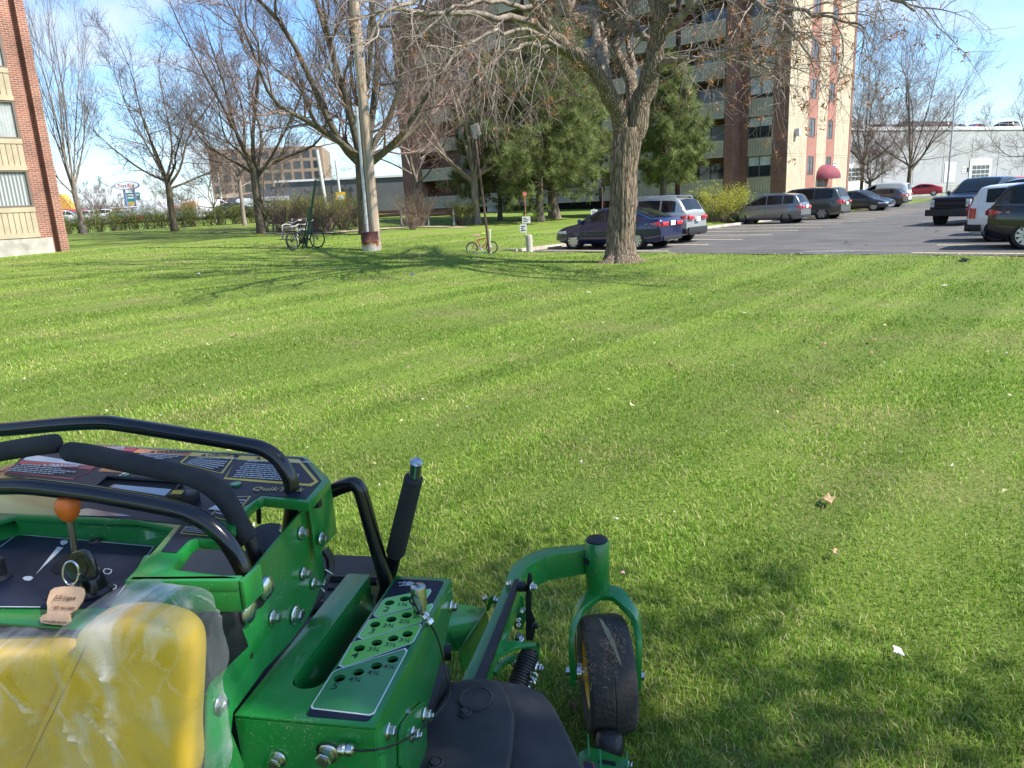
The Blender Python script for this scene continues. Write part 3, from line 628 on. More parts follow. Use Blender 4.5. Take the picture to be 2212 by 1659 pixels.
def sprout(PP, RR, rg, per, t0, L, ang, rad, nseg, wander, up, taper=0.25, minr=0.002, lpow=0.6, outward=None, ow=0.0, planar=0.0, LL=None):
    """children along parents. PP (B,k,3) RR (B,k). per: children per parent"""
    B, k, _ = PP.shape; n = per
    t = t0 + (1-t0)*(np.arange(n)[None,:]+rg.random((B,n)))/n
    t = np.clip(t, 0, .999)*(k-1); i = t.astype(int); f = (t-i)[...,None]; bi = np.arange(B)[:,None]
    p = PP[bi,i]*(1-f)+PP[bi,i+1]*f; d = unit(PP[bi,i+1]-PP[bi,i]); pr = RR[bi,i]*(1-f[...,0])+RR[bi,i+1]*f[...,0]
    tt = (t/(k-1)-t0)/(1-t0)
    q = unit(rg.normal(size=d.shape)); q = unit(q-d*np.sum(q*d,-1,keepdims=True))
    if outward is not None:
        o = unit((p-outward)*np.array([1,1,0.15])); q = unit(q + o*ow); q = unit(q-d*np.sum(q*d,-1,keepdims=True))
    A_ = np.radians(ang*(0.7+0.6*rg.random((B,n))))[...,None]
    dd = d*np.cos(A_)+q*np.sin(A_)
    ln = L*(1-lpow*tt)*(0.6+0.7*rg.random((B,n)))
    p = p.reshape(-1,3); dd = dd.reshape(-1,3); ln = ln.reshape(-1); r0 = np.minimum(pr.reshape(-1)*0.75, rad*(0.7+.6*rg.random(B*n)))
    r0 = np.maximum(r0, minr); pts = [p]
    for s in range(nseg):
        dd = unit(dd + rg.normal(size=dd.shape)*wander + np.array([0,0,up]))
        p = p + dd*(ln/nseg)[:,None]; pts.append(p)
    P = np.stack(pts, 1); tr = np.linspace(1, taper, nseg+1)[None,:]
    return P, np.maximum(r0[:,None]*tr, minr*.8)
def smooth_path(pts, n):
    P = np.array(pts, float); k = len(P); P = np.vstack([2*P[0]-P[1], P, 2*P[-1]-P[-2]])
    out = []
    for s in np.linspace(0, k-1-1e-6, n):
        i = int(s); f = s-i; p0, p1, p2, p3 = P[i:i+4]
        out.append(.5*((2*p1)+(-p0+p2)*f+(2*p0-5*p1+4*p2-p3)*f*f+(-p0+3*p1-3*p2+p3)*f**3))
    return np.array(out)
def cards(P, size, rg, up=0.3, asp=0.6):
    n = len(P); a = unit(rg.normal(size=(n,3))+np.array([0,0,up])); b = unit(np.cross(a, rg.normal(size=(n,3))))
    s = size*(0.6+0.8*rg.random((n,1)))
    V = np.stack([P-b*s*asp*.5, P+a*s*.5-b*s*asp*.1, P+a*s*1.0+b*s*asp*.1, P+a*s*.4+b*s*asp*.55], 1).reshape(-1,3)
    return V, np.arange(n*4).reshape(-1,4)
def bark_mat(name, c1, c2, sc=6, bump=0.8, stretch=(1,1,.18)):
    return mat(name, c1, 0.92, col2=c2, vscale=sc, bump=bump, bscale=sc*2.5, stretch=stretch, detail=7)
BARK_G = bark_mat('bark_grey', (.095,.075,.058), (.23,.19,.15))
BARK_D = bark_mat('bark_dark', (.055,.046,.032), (.15,.125,.085))
BARK_P = bark_mat('bark_pale', (.16,.13,.11), (.32,.27,.22))
TWIG_R = mat('twig_reddish', (.14,.085,.07), .85, col2=(.27,.19,.165), vscale=2)
TWIG_G = mat('twig_grey', (.12,.092,.072), .85, col2=(.31,.26,.215), vscale=2)
TWIG_D = mat('twig_dark', (.09,.07,.055), .85, col2=(.22,.175,.14), vscale=2)
def leaf_mat(name, c1, c2, tr=0.35, sc=3.0, r=0.6):
    m = bpy.data.materials.new(name); m.use_nodes = True; n = m.node_tree; L = n.links; b = n.nodes['Principled BSDF']; b.inputs['Roughness'].default_value = r
    g = n.nodes.new('ShaderNodeNewGeometry'); c = n.nodes.new('ShaderNodeValToRGB'); c.color_ramp.elements[0].color = (*c1, 1); c.color_ramp.elements[1].color = (*c2, 1)
    L.new(g.outputs['Random Per Island'], c.inputs[0]); L.new(c.outputs[0], b.inputs['Base Color'])
    t = n.nodes.new('ShaderNodeBsdfTranslucent'); L.new(c.outputs[0], t.inputs['Color']); x = n.nodes.new('ShaderNodeMixShader'); x.inputs[0].default_value = tr
    L.new(b.outputs[0], x.inputs[1]); L.new(t.outputs[0], x.inputs[2]); L.new(x.outputs[0], n.nodes['Material Output'].inputs['Surface']); return m
BUD_R = leaf_mat('bud_red', (.22,.06,.05), (.40,.20,.15)); BUD_O = leaf_mat('leaf_rust', (.23,.085,.03), (.45,.21,.08), .25)
BUD_P = leaf_mat('bud_pink', (.30,.13,.12), (.48,.30,.26))

def bare_tree(label, base, H, tr, fork, spread, seed, nlimb=6, tw=TWIG_R, bk=BARK_D, lean=(0,0), n2=9, n3=9, n4=6, l2=.34, l3=.17, l4=.08, ang=38, up=.05, buds=None, bsize=.05, r4=.006, upright=0.10, group=None, wand=.16, tallness=1.0, paths=None, r3=None, up4=.04, bn=1):
    rg = np.random.default_rng(seed); base = np.array(base, float)
    t = thing('bare_tree', label, 'tree', base, 0, group); tr = tr*.56
    fz = H*fork; ks = 9; zz = np.linspace(-.3, fz, ks)
    tp = np.stack([lean[0]*zz/ H + .03*tr*np.sin(zz*1.7+seed), lean[1]*zz/H+.03*np.cos(zz*1.3+seed), zz], 1)
    rr = tr*(1-.22*(zz/fz)) + tr*.35*np.exp(-np.maximum(zz,0)/(.4*tr+.08))
    V, F = tubes([(tp[None], rr[None], 14)]); 
    rad = V-np.repeat(tp, 14, 0); V += rad*(.10*np.sin(5*np.arctan2(rad[:,1], rad[:,0])+V[:,2]*.6))[:,None]*np.exp(-np.maximum(V[:,2:3],0)*.5)
    top = tp[-1]; limbs = []; lr = []
    if paths is None:
        for k in range(nlimb):
            az = 2*math.pi*(k+rg.uniform(-.25,.25))/nlimb; R_ = spread*rg.uniform(.75,1.05); hh = (H-fz)*rg.uniform(.72,1.0)*tallness
            s0 = top - np.array([0,0,rg.uniform(0,.22)*fz])
            dirh = np.array([math.cos(az), math.sin(az), 0])
            p = [s0, s0+dirh*R_*.20+[0,0,hh*.16], s0+dirh*R_*.48+[0,0,hh*.40], s0+dirh*R_*.75+[0,0,hh*.70], s0+dirh*R_+[0,0,hh]]
            if k % 3 == 2: p = [s0, s0+dirh*R_*.12+[0,0,hh*.25], s0+dirh*R_*.25+[0,0,hh*.55], s0+dirh*R_*.36+[0,0,hh*.8], s0+dirh*R_*.45+[0,0,hh*1.04]]
            if k % 3 == 1: p = [s0, s0+dirh*R_*.35+[0,0,hh*.10], s0+dirh*R_*.70+[0,0,hh*.22], s0+dirh*R_*.95+[0,0,hh*.38], s0+dirh*R_*1.15+[0,0,hh*.58]]
            p = [q+rg.normal(size=3)*R_*.05*(i>0) for i, q in enumerate(p)]
            limbs.append(smooth_path(p, 14)); lr.append(np.linspace(1,.14,14)**1.25*tr*rg.uniform(.36,.55)*.92)
    else:
        for p, r0, r1 in paths: limbs.append(smooth_path([np.array(q)-base for q in p], 14)); lr.append(np.linspace(r0, r1, 14))
    LP = np.stack(limbs); LR = np.stack(lr); cen = top+np.array([0,0,(H-fz)*.3])
    P2, R2 = sprout(LP, LR, rg, n2+1, .12, H*l2, ang, tr*.15, 7, wand, up, outward=cen, ow=.5, taper=.15)
    P3, R3 = sprout(P2, R2, rg, n3, .15, H*l3, ang*1.05, r3 or tr*.045, 5, wand*1.1, upright, taper=.3, minr=r4, outward=cen, ow=.3)
    P4, R4 = sprout(P3, R3, rg, n4+2, .1, H*l4, ang*1.1, r4*1.3, 4, wand*1.2, up4, taper=.5, minr=r4*.7)
    tv, tf = tubes([(LP, LR, 9)])
    V = np.concatenate([V, tv]); F = np.concatenate([F, tf+len(V)-len(tv)])
    raw_mesh('trunk', V, F, [bk], t, smooth=True)
    V, F = tubes([(P2, R2, 5), (P3, R3, 3), (P4, R4, 3)]); raw_mesh('crown', V, F, [tw], t)
    if buds is not None:
        Q = np.concatenate([P4[:,-1], P4[:,2]] + [P4[:,-1]+rg.normal(size=P4[:,-1].shape)*bsize for _ in range(bn-1)]); V, F = cards(Q, bsize, rg); raw_mesh('buds', V, F, [buds], t)
    return t
def pt3(x, y, d):
    v = ray(x, y); return EYE+v*(d/v[1])

def furrow_mat():
    m = bpy.data.materials.new('bark_furrowed'); m.use_nodes = True; n = m.node_tree; L = n.links; b = n.nodes['Principled BSDF']; b.inputs['Roughness'].default_value = .92; b.inputs['Specular IOR Level'].default_value = .2
    t = n.nodes.new('ShaderNodeTexCoord'); mp = n.nodes.new('ShaderNodeMapping'); mp.inputs['Scale'].default_value = (1,1,.085); L.new(t.outputs['Object'], mp.inputs[0])
    w = n.nodes.new('ShaderNodeTexNoise'); w.inputs['Scale'].default_value = 3; w.inputs['Detail'].default_value = 3; L.new(mp.outputs[0], w.inputs['Vector'])
    v = n.nodes.new('ShaderNodeVectorMath'); v.operation = 'MULTIPLY_ADD'; v.inputs[1].default_value = (.16,.16,.16); L.new(w.outputs['Color'], v.inputs[0]); L.new(mp.outputs[0], v.inputs[2])
    vo = n.nodes.new('ShaderNodeTexVoronoi'); vo.feature = 'DISTANCE_TO_EDGE'; vo.inputs['Scale'].default_value = 24; L.new(v.outputs[0], vo.inputs['Vector'])
    r = n.nodes.new('ShaderNodeMapRange'); r.inputs['From Max'].default_value = .22; L.new(vo.outputs['Distance'], r.inputs['Value'])
    z = n.nodes.new('ShaderNodeTexNoise'); z.inputs['Scale'].default_value = 22; z.inputs['Detail'].default_value = 8; z.inputs['Roughness'].default_value = .75; L.new(mp.outputs[0], z.inputs['Vector'])
    a = n.nodes.new('ShaderNodeMath'); a.operation = 'MULTIPLY_ADD'; a.inputs[1].default_value = .55; L.new(r.outputs[0], a.inputs[0]); 
    zz = n.nodes.new('ShaderNodeMath'); zz.operation = 'MULTIPLY'; zz.inputs[1].default_value = .8; L.new(z.outputs['Fac'], zz.inputs[0]); L.new(zz.outputs[0], a.inputs[2])
    c = n.nodes.new('ShaderNodeValToRGB'); e = c.color_ramp.elements; e[0].position = .30; e[0].color = (.06,.045,.033,1); e[1].position = .95; e[1].color = (.36,.28,.20,1); k = e.new(.62); k.color = (.19,.145,.105,1); L.new(a.outputs[0], c.inputs[0]); L.new(c.outputs[0], b.inputs['Base Color'])
    u = n.nodes.new('ShaderNodeBump'); u.inputs['Strength'].default_value = 1; u.inputs['Distance'].default_value = .05; L.new(a.outputs[0], u.inputs['Height']); L.new(u.outputs[0], b.inputs['Normal']); return m
# --- the big maple in front of the parking spaces: limbs follow the real tree's forks
g0 = on_ground(1340, 566); DM = g0.y
def mp3(cx, cy, dd=0.0): return pt3((980+cx/2.37)*.8641, (cy/2.37)*.8641, DM+dd)
def big_maple():
    rg = np.random.default_rng(21); base = np.array([g0.x, g0.y, g0.z])
    t = thing('maple_tree', 'big multi-stemmed maple with thick furrowed trunk on the lawn in front of the blue sedan', 'tree', base)
    # trunk
    K = 26; c = smooth_path([mp3(1362,1560)-[0,0,.25], mp3(1358,1500), mp3(1362,1300), mp3(1372,1050), mp3(1385,880), mp3(1400,760)], K)
    w = np.interp(np.linspace(0,1,K), [0,.08,.14,.2,.35,.5,.65,.8,.92,1], [.76,.62,.49,.41,.37,.36,.365,.38,.40,.37])
    n = 64; th = np.arange(n)*2*np.pi/n; V = []
    for i in range(K):
        z = c[i][2]-base[2]; fl = math.exp(-max(z,0)/.16)
        for j in range(n):
            root = (.30*max(0, math.cos(5*th[j]+.6+.4*math.sin(th[j]))))*fl + .18*max(0,math.cos(3*th[j]+2))*fl
            fur = .016*math.sin(13*th[j]+1.5*mnoise.noise(Vector((z*.5, th[j]*2, 3)))*4) + .012*math.sin(22*th[j]+z*.8)
            lump = .05*mnoise.noise(Vector((math.cos(th[j])*1.2, math.sin(th[j])*1.2, z*.9)))
            r = w[i]*(1+root) + fur*(1+fl) + lump
            V.append(c[i]-base + np.array([math.cos(th[j])*r, math.sin(th[j])*r*.92, 0]))
    F = [[i*n+j, i*n+(j+1)%n, (i+1)*n+(j+1)%n, (i+1)*n+j] for i in range(K-1) for j in range(n)]
    bm_t = furrow_mat()
    paths = [  # (points in crop pixels with depth offset), start radius, end radius
     ([(1380,800,0),(1330,650,-.2),(1262,520,-.5),(1205,425,-.7),(1110,345,-1.0),(1010,270,-1.3),(925,190,-1.5),(870,90,-1.7),(835,-30,-1.8),(800,-180,-1.9)], .30,.10),
     ([(1215,440,-.6),(1235,360,-.4),(1215,220,.0),(1190,80,.4),(1175,-80,.8),(1160,-300,1.2)], .17,.08),
     ([(1290,560,-.3),(1275,440,.1),(1260,300,.5),(1245,150,.9),(1240,0,1.3),(1235,-200,1.6)], .15,.06),
     ([(1395,800,.2),(1420,620,.5),(1405,460,.8),(1345,335,1.1),(1310,190,1.4),(1290,60,1.6),(1270,-120,2)], .24,.08),
     ([(1415,480,.8),(1440,400,1.0),(1415,300,1.3),(1400,240,1.5),(1415,180,1.8)], .12,.05),
     ([(1430,800,0),(1480,600,-.1),(1540,400,-.3),(1570,250,-.4),(1600,110,-.6),(1620,-40,-.8),(1640,-250,-1)], .36,.15),
     ([(1590,200,-.4),(1650,150,-.7),(1720,90,-1.0),(1800,30,-1.3),(1900,-40,-1.6),(2000,-150,-1.8)], .16,.06),
     ([(1560,430,-.3),(1610,380,-.6),(1680,355,-1.0),(1780,348,-1.4),(1880,335,-1.8),(1990,300,-2.2),(2130,260,-2.6)], .13,.035),
     ([(1545,330,-.3),(1500,230,.1),(1440,185,.4),(1370,168,.7),(1290,185,.9)], .10,.04),
     ([(1500,230,.1),(1420,120,.5),(1330,50,.8),(1250,-60,1.1)], .10,.04),
     ([(960,230,-1.4),(860,150,-2.0),(700,115,-2.8),(520,92,-3.4),(330,75,-4.0),(130,62,-4.4),(-60,70,-4.8),(-220,110,-5.0)], .11,.025),
     ([(1190,320,-.4),(1060,300,-1.0),(900,272,-1.6),(760,285,-2.2),(640,340,-2.8),(560,420,-3.2),(520,520,-3.4)], .10,.02),
     ([(1080,320,-1),(960,265,-1.8),(820,180,-2.6),(640,185,-3.4),(480,240,-4.0),(360,330,-4.4),(300,450,-4.6)], .07,.018),
     ([(880,110,-1.6),(760,40,-2.2),(600,10,-3.0),(420,40,-3.8),(260,110,-4.4),(160,220,-4.8)], .08,.02),
     ([(840,0,-1.8),(700,-110,-2.6),(500,-140,-3.6),(280,-80,-4.6),(80,20,-5.4),(-80,140,-6.0),(-180,300,-6.2)], .10,.02),
     ([(1620,0,-.8),(1760,-80,-1.8),(1950,-60,-2.8),(2150,20,-3.8),(2330,140,-4.6),(2450,300,-5.2)], .11,.022),
     ([(1850,340,-1.7),(1980,330,-2.6),(2120,350,-3.4),(2240,430,-4.0),(2330,560,-4.4)], .06,.016),
     ([(1900,-40,-1.6),(2050,-20,-2.4),(2220,40,-3.2),(2400,60,-4.0),(2600,100,-4.8),(2800,180,-5.6)], .09,.02),
     ([(1640,-200,-1),(1850,-300,-2.4),(2150,-300,-3.8),(2500,-200,-5.2),(2850,-60,-6.2),(3100,60,-7)], .12,.022),
     ([(1160,-200,1),(1100,-320,2),(950,-400,3),(700,-380,4),(450,-280,5)], .10,.02),
     ([(1240,-100,1.5),(1350,-260,2.6),(1500,-400,3.6),(1700,-450,4.4),(1900,-380,5)], .10,.02),
    ]
    LPs, LRs = [], []
    for q, r0, r1 in paths:
        LPs.append(smooth_path([np.array(mp3(*a))-base for a in q], 18)); LRs.append(np.linspace(r0*.82, r1*.9, 18))
    LP, LR = np.stack(LPs), np.stack(LRs)
    LP[:,1:] += rg.normal(size=LP[:,1:].shape)*.035
    tv, tf = tubes([(LP, LR, 12)]); o = len(V)
    raw_mesh('trunk', np.array(V), np.array(F), [bm_t], t, smooth=True)
    bg_ = LR[:,0] > .17; tv, tf = tubes([(LP[bg_], LR[bg_], 14)]); raw_mesh('limbs', tv, tf, [bm_t], t, smooth=True); tv, tf = tubes([(LP[~bg_], LR[~bg_], 10)]); raw_mesh('limbs', tv, tf, [bark_mat('bark_limb', (.10,.08,.06), (.30,.25,.20), 7, .5, (1,1,.6))], t, smooth=True)
    thin = LR[:,0] < .125
    P2, R2 = sprout(LP[thin], LR[thin], rg, 10, .18, 2.6, 42, .019, 9, .15, -.035, taper=.2, minr=.006)
    P2b, R2b = sprout(LP[~thin], LR[~thin], rg, 4, .45, 2.2, 48, .022, 9, .15, .0, taper=.2, minr=.006)
    P2 = np.concatenate([P2, P2b]); R2 = np.concatenate([R2, R2b])
    P3, R3 = sprout(P2, R2, rg, 6, .15, 1.5, 45, .0095, 8, .12, -.10, taper=.35, minr=.0042)
    P4, R4 = sprout(P3, R3, rg, 3, .25, .55, 45, .006, 5, .14, -.02, taper=.5, minr=.0034)
    # the upper crown, above the view, added to thicken its shade on the lawn
    UL, UR = [], []
    for k in range(16):
        az_ = 2*math.pi*k/16+rg.uniform(-.2,.2); s0 = np.array(LP[[0,3,5,6][k%4]][9]); s0[2] = max(s0[2], 6.0); dh = np.array([math.cos(az_), math.sin(az_), 0]); q_ = rg.uniform(2.5,6.5); h_ = rg.uniform(4.5,9)
        UL.append(smooth_path([s0, s0+dh*q_*.3+[0,0,h_*.4], s0+dh*q_*.7+[0,0,h_*.75], s0+dh*q_+[0,0,h_]], 18)); UR.append(np.linspace(.13,.03,18))
    UL, UR = np.stack(UL), np.stack(UR); U2, S2 = sprout(UL, UR, rg, 12, .2, 3.4, 45, .04, 9, .15, .03, taper=.25, minr=.012); U3, S3 = sprout(U2, S2, rg, 9, .15, 1.6, 45, .016, 8, .15, 0, taper=.4, minr=.008)
    V2, F2 = tubes([(P2, R2, 6), (P3, R3, 4), (P4, R4, 3), (UL, UR, 7), (U2, S2, 4), (U3, S3, 3)]); cr = raw_mesh('crown', V2, F2, [TWIG_G], t, smooth=True)
    # clusters of rust coloured flowers and young leaves at the twig tips
    tips = np.concatenate([P4[:,-1], P3[:,-1], P4[:,3]]); right = tips[:,0] + .25*tips[:,2] > -1.0
    keep = rg.random(len(tips)) < np.where(right, .12, .025); tips = tips[keep]
    Q = np.repeat(tips, 9, 0)+rg.normal(size=(len(tips)*9,3))*.045
    V3, F3 = cards(Q, .085, rg, -.3, .45); raw_mesh('leaf_clusters', V3, F3, [BUD_O], t)
    return t
big_maple()

gp = ground_at
bare_tree('tall slender grey tree with upright pale branches beside the brick building', gp(186, 45), 15.0, .30, .17, 1.9, 5, nlimb=7, tw=TWIG_G, bk=BARK_P, lean=(-.9,0), ang=24, up=.22, upright=.2, n2=9, n3=7, n4=4, l2=.26, l3=.13, l4=.06, r4=.0055, wand=.10, up4=.15)
bare_tree('dark spreading bare tree in front of the hedge, second from the brick building', gp(381, 42), 10.6, .33, .27, 4.4, 9, nlimb=8, tw=TWIG_D, bk=BARK_D, n2=9, n3=9, n4=6, l2=.28, l3=.14, l4=.06, ang=44, up=.10, upright=.14, wand=.24, r4=.007, up4=.08)
bare_tree('dense bare tree with a short thick trunk and a broken stub left of the bench', gp(567, 37), 12.0, .40, .26, 4.6, 14, nlimb=9, tw=TWIG_R, bk=BARK_D, n2=9, n3=9, n4=7, l2=.27, l3=.14, l4=.06, ang=42, up=.10, upright=.18, wand=.18, r4=.006, buds=BUD_R, bsize=.035, up4=.10)
bare_tree('thinner bare tree standing by the hedge behind the dense one', gp(532, 46), 9.5, .22, .3, 3.2, 15, nlimb=6, tw=TWIG_R, bk=BARK_P, n2=7, n3=7, n4=6, r4=.009, upright=.16)
bare_tree('huge dark limbed bare tree right behind the wooden utility pole', gp(797, 35), 16.0, .74, .22, 6.8, 33, nlimb=11, tw=TWIG_R, bk=BARK_D, n2=11, n3=10, n4=7, l2=.24, l3=.12, l4=.055, ang=40, up=.10, upright=.18, wand=.16, r4=.0058, buds=BUD_R, bsize=.035, up4=.10)
bare_tree('bare tree with a split trunk and dense reddish twigs behind the leaning garden lamp', gp(1030, 43), 15.5, .42, .18, 6.0, 41, nlimb=11, tw=TWIG_R, bk=BARK_P, n2=9, n3=9, n4=5, l2=.24, l3=.13, l4=.06, ang=46, up=.08, upright=.10, wand=.18, r4=.0065, buds=BUD_R, bsize=.04)
bare_tree('bare reddish tree leaning on the corner of the brown building behind the shrubs', gp(905, 50), 14.0, .3, .2, 4.6, 47, nlimb=8, tw=TWIG_R, bk=BARK_P, n2=6, n3=6, n4=5, l2=.24, l3=.13, l4=.06, ang=42, r4=.008, buds=BUD_R, bsize=.045)
bare_tree('broad low branched tree standing left of the white van at the far lot edge', Vector((41.0, 85, .6)), 8.6, .32, .18, 4.4, 51, nlimb=9, tw=TWIG_D, bk=BARK_D, n2=8, n3=8, n4=6, r4=.013, buds=BUD_P, bsize=.09, ang=46, upright=.06)
bare_tree('tall pink budding tree rising beside the red sedan at the far lot edge', Vector((46.7, 87.5, .1)), 18.0, .46, .2, 6.2, 53, nlimb=9, tw=TWIG_G, bk=BARK_D, n2=9, n3=8, n4=6, r4=.0095, buds=BUD_P, bsize=.075, ang=38, upright=.12, bn=2)
bare_tree('pinkish bare tree behind the corner of the cream end wall', Vector((41.5, 88, .6)), 19.0, .36, .2, 4.6, 55, nlimb=8, tw=TWIG_G, bk=BARK_D, n2=9, n3=8, n4=6, r4=.012, buds=BUD_P, bsize=.09, ang=36)
bare_tree('pale budding tree cut by the right edge of the view before the white building', Vector((52.5, 73, .2)), 11.5, .36, .2, 5.6, 57, nlimb=9, tw=TWIG_G, bk=BARK_D, n2=8, n3=8, n4=6, r4=.010, buds=leaf_mat('bud_pale', (.35,.33,.22), (.52,.45,.35)), bsize=.07, ang=44)
bare_tree('small grey bare tree before the dark warehouse', Vector((-22.6, 72, 1.4)), 7.8, .22, .2, 3.4, 61, nlimb=7, tw=TWIG_D, bk=BARK_G, n2=7, n3=7, n4=5, r4=.011)
bare_tree('low bare tree with pale bushy twigs behind the yellow road sign', Vector((-18.4, 82, 1.4)), 4.4, .14, .12, 2.6, 63, nlimb=8, tw=TWIG_G, bk=BARK_P, n2=7, n3=6, n4=4, r4=.012)
bare_tree('small rust coloured bare tree between the white cars and the oval sign', Vector((-50.5, 95, 1.6)), 5.4, .16, .15, 2.6, 65, nlimb=7, tw=TWIG_R, bk=BARK_G, n2=7, n3=7, n4=5, r4=.014)
bare_tree('bare bushy tree below the oval sign behind the dark spreading tree', Vector((-44, 100, 1.6)), 6.5, .2, .15, 4.0, 66, nlimb=7, tw=TWIG_G, bk=BARK_G, n2=7, n3=7, n4=5, r4=.014)
bare_tree('pinkish bare tree in front of the low dark wall left of the warehouse', Vector((-23.5, 62, 1.4)), 6.4, .2, .2, 3.2, 67, nlimb=7, tw=TWIG_R, bk=BARK_P, n2=7, n3=7, n4=5, r4=.010)

# --- far off wood: one mass
def far_wood():
    rg = np.random.default_rng(5); PP = []
    for k in range(150):
        d = rg.uniform(210, 330); x = rg.uniform(-.75, .1); X, Y = x*d, d; H = rg.uniform(4, 8.5); W_ = H*.7; n = 70
        a = rg.normal(size=(n,3))*[W_*.4, W_*.4, 0]+[X, Y, 1.5+H*.15]; dd = unit(rg.normal(size=(n,3))*.5+[0,0,1]); L = H*(.45+.5*rg.random((n,1)))
        PP.append(np.stack([a, a+dd*L*.5, a+dd*L+rg.normal(size=(n,3))*.3], 1))
    P = np.concatenate(PP); Rr = np.tile(np.array([.09,.06,.03]), (len(P),1)); V, F = tubes([(P, Rr, 3)])
    tag(raw_mesh('far_wood', V, F, [mat('far_twigs', (.17,.135,.12), .9, col2=(.27,.23,.20), vscale=.05)]), kind='stuff')
far_wood()

# --- pines
NEED = leaf_mat('pine_needles', (.055,.085,.02), (.22,.26,.07), .35); NEED_L = leaf_mat('pine_needles_light', (.15,.20,.05), (.36,.41,.16), .45)
def pine(label, base, H, tr, zlow, spread, seed, lean=(0,0), n=150, clump=.30, bk=BARK_D, nn=44):
    rg = np.random.default_rng(seed); base = np.array(base, float); t = thing('pine_tree', label, 'tree', base, 0, None)
    zz = np.linspace(-.2, H, 14); tp = np.stack([lean[0]*zz/H+.12*np.sin(zz*.6+seed), lean[1]*zz/H, zz], 1); rr = tr*(1-.9*zz/H)+tr*.5*np.exp(-np.maximum(zz,0)/.25)
    V, F = tubes([(tp[None], rr[None], 12)]); raw_mesh('trunk', V, F, [bk], t, smooth=True)
    z = zlow+(H*.97-zlow)*rg.random(n)**.85; f = (z-zlow)/(H-zlow); az = rg.random(n)*2*np.pi
    L = spread*(1-f**1.6*.82)*rg.uniform(.65,1.1,n)*np.where(f < .1, .8, 1); p = np.stack([np.interp(z, zz, tp[:,0]), np.interp(z, zz, tp[:,1]), z], 1)
    d = np.stack([np.cos(az), np.sin(az), rg.uniform(-.18,.25,n)], 1); d = unit(d); pts = [p]
    for s in range(7):
        d = unit(d+rg.normal(size=d.shape)*.09+[0,0,.045]); pts.append(pts[-1]+d*(L/7)[:,None])
    P = np.stack(pts, 1); Rr = np.outer(.018+.02*L/spread, np.linspace(1,.25,8))
    P2, R2 = sprout(P, Rr, rg, 8, .28, spread*.33, 48, .012, 4, .12, .05, minr=.005, taper=.4)
    V, F = tubes([(P, Rr, 5), (P2, R2, 3)]); br = raw_mesh('branches', V, F, [bk], t)
    tips = np.concatenate([P2[:,-1], P2[:,2], P[:,-1]]); dirs = unit(np.concatenate([P2[:,-1]-P2[:,-2]]*2+[P[:,-1]-P[:,-2]])+[0,0,.3])
    m = len(tips); A = np.repeat(tips, nn, 0); Dr = np.repeat(dirs, nn, 0)
    q = unit(rg.normal(size=A.shape)+Dr*.9); l = clump*(.65+.5*rg.random((len(A),1))); s = unit(np.cross(q, rg.normal(size=A.shape)))*.012
    A = A+rg.normal(size=A.shape)*clump*.07
    V = np.stack([A-s, A+s, A+q*l], 1).reshape(-1,3); lite = np.repeat(rg.random(m) < .5, nn)
    raw_mesh('needles', V, np.arange(len(V)).reshape(-1,3), [NEED, NEED_L], t, fmat=lite.astype(int))
    return t
pine('bushy long needled pine with a leaning dark trunk behind the round red marker', gp(1162, 44), 9.8, .24, 1.2, 5.0, 71, lean=(.8,0), n=125, clump=.46)
pine('taller pine with a broad grey trunk in front of the balconies', gp(1197, 47), 10.8, .32, 1.5, 4.9, 72, n=125, bk=BARK_G, clump=.46)
pine('dark pine half hidden behind the big maple trunk', gp(1437, 47), 8.8, .26, 1.8, 3.1, 73, n=115, clump=.46)
pine('small pine with low boughs beside the split trunked tree', gp(1085, 46), 8.5, .14, 1.0, 3.6, 74, n=100, clump=.46)

# --- shrubs and hedge
def foliage_box(rg, n, ell): 
    q = unit(rg.normal(size=(n,3)))*(rg.random((n,1))**.45); return q*np.array(ell)
SHR_Y = leaf_mat('shrub_yellow_green', (.24,.28,.02), (.56,.55,.06), .4); SHR_G = leaf_mat('shrub_green', (.05,.09,.018), (.17,.22,.045)); SHR_B = leaf_mat('shrub_olive', (.09,.10,.03), (.22,.21,.07)); HEDG = leaf_mat('hedge_leaf', (.07,.11,.022), (.34,.37,.09))
def shrub(label, base, w, h, seed, lm, nst=46, nl=1800, ls=.07, stem=TWIG_R, name='shrub', group=None, spready=.45):
    rg = np.random.default_rng(seed); base = np.array(base, float); t = thing(name, label, 'shrub', base, 0, group)
    az = rg.random(nst)*2*np.pi; r = w*.5*rg.random(nst)**.5
    p = np.stack([np.cos(az)*r*.3, np.sin(az)*r*.3, np.full(nst, -.05)], 1); d = unit(np.stack([np.cos(az)*r*spready*2/h, np.sin(az)*r*spready*2/h, np.ones(nst)], 1)); L = h*rg.uniform(.7,1.1,nst); pts = [p]
    for s in range(6): d = unit(d+rg.normal(size=d.shape)*.08+np.stack([np.cos(az),np.sin(az),0*az],1)*.05); pts.append(pts[-1]+d*(L/6)[:,None])
    P = np.stack(pts, 1); Rr = np.tile(np.linspace(.016,.004,7), (nst,1)); P2, R2 = sprout(P, Rr, rg, 8, .25, h*.3, 32, .006, 4, .14, .03, minr=.0035)
    V, F = tubes([(P, Rr, 4), (P2, R2, 3)]); raw_mesh('stems', V, F, [stem], t)
    i = rg.integers(0, len(P2), nl); j = rg.integers(1, 5, nl); Q = P2[i, j]+rg.normal(size=(nl,3))*h*.035
    V, F = cards(Q, ls, rg); raw_mesh('foliage', V, F, [lm], t); return t
shrub('bright yellow green forsythia bush next to the silver SUV and the kerb', Vector((12.3, 42.6, T(12.3,42.6))), 3.4, 2.1, 81, SHR_Y, 90, 11000, .07)
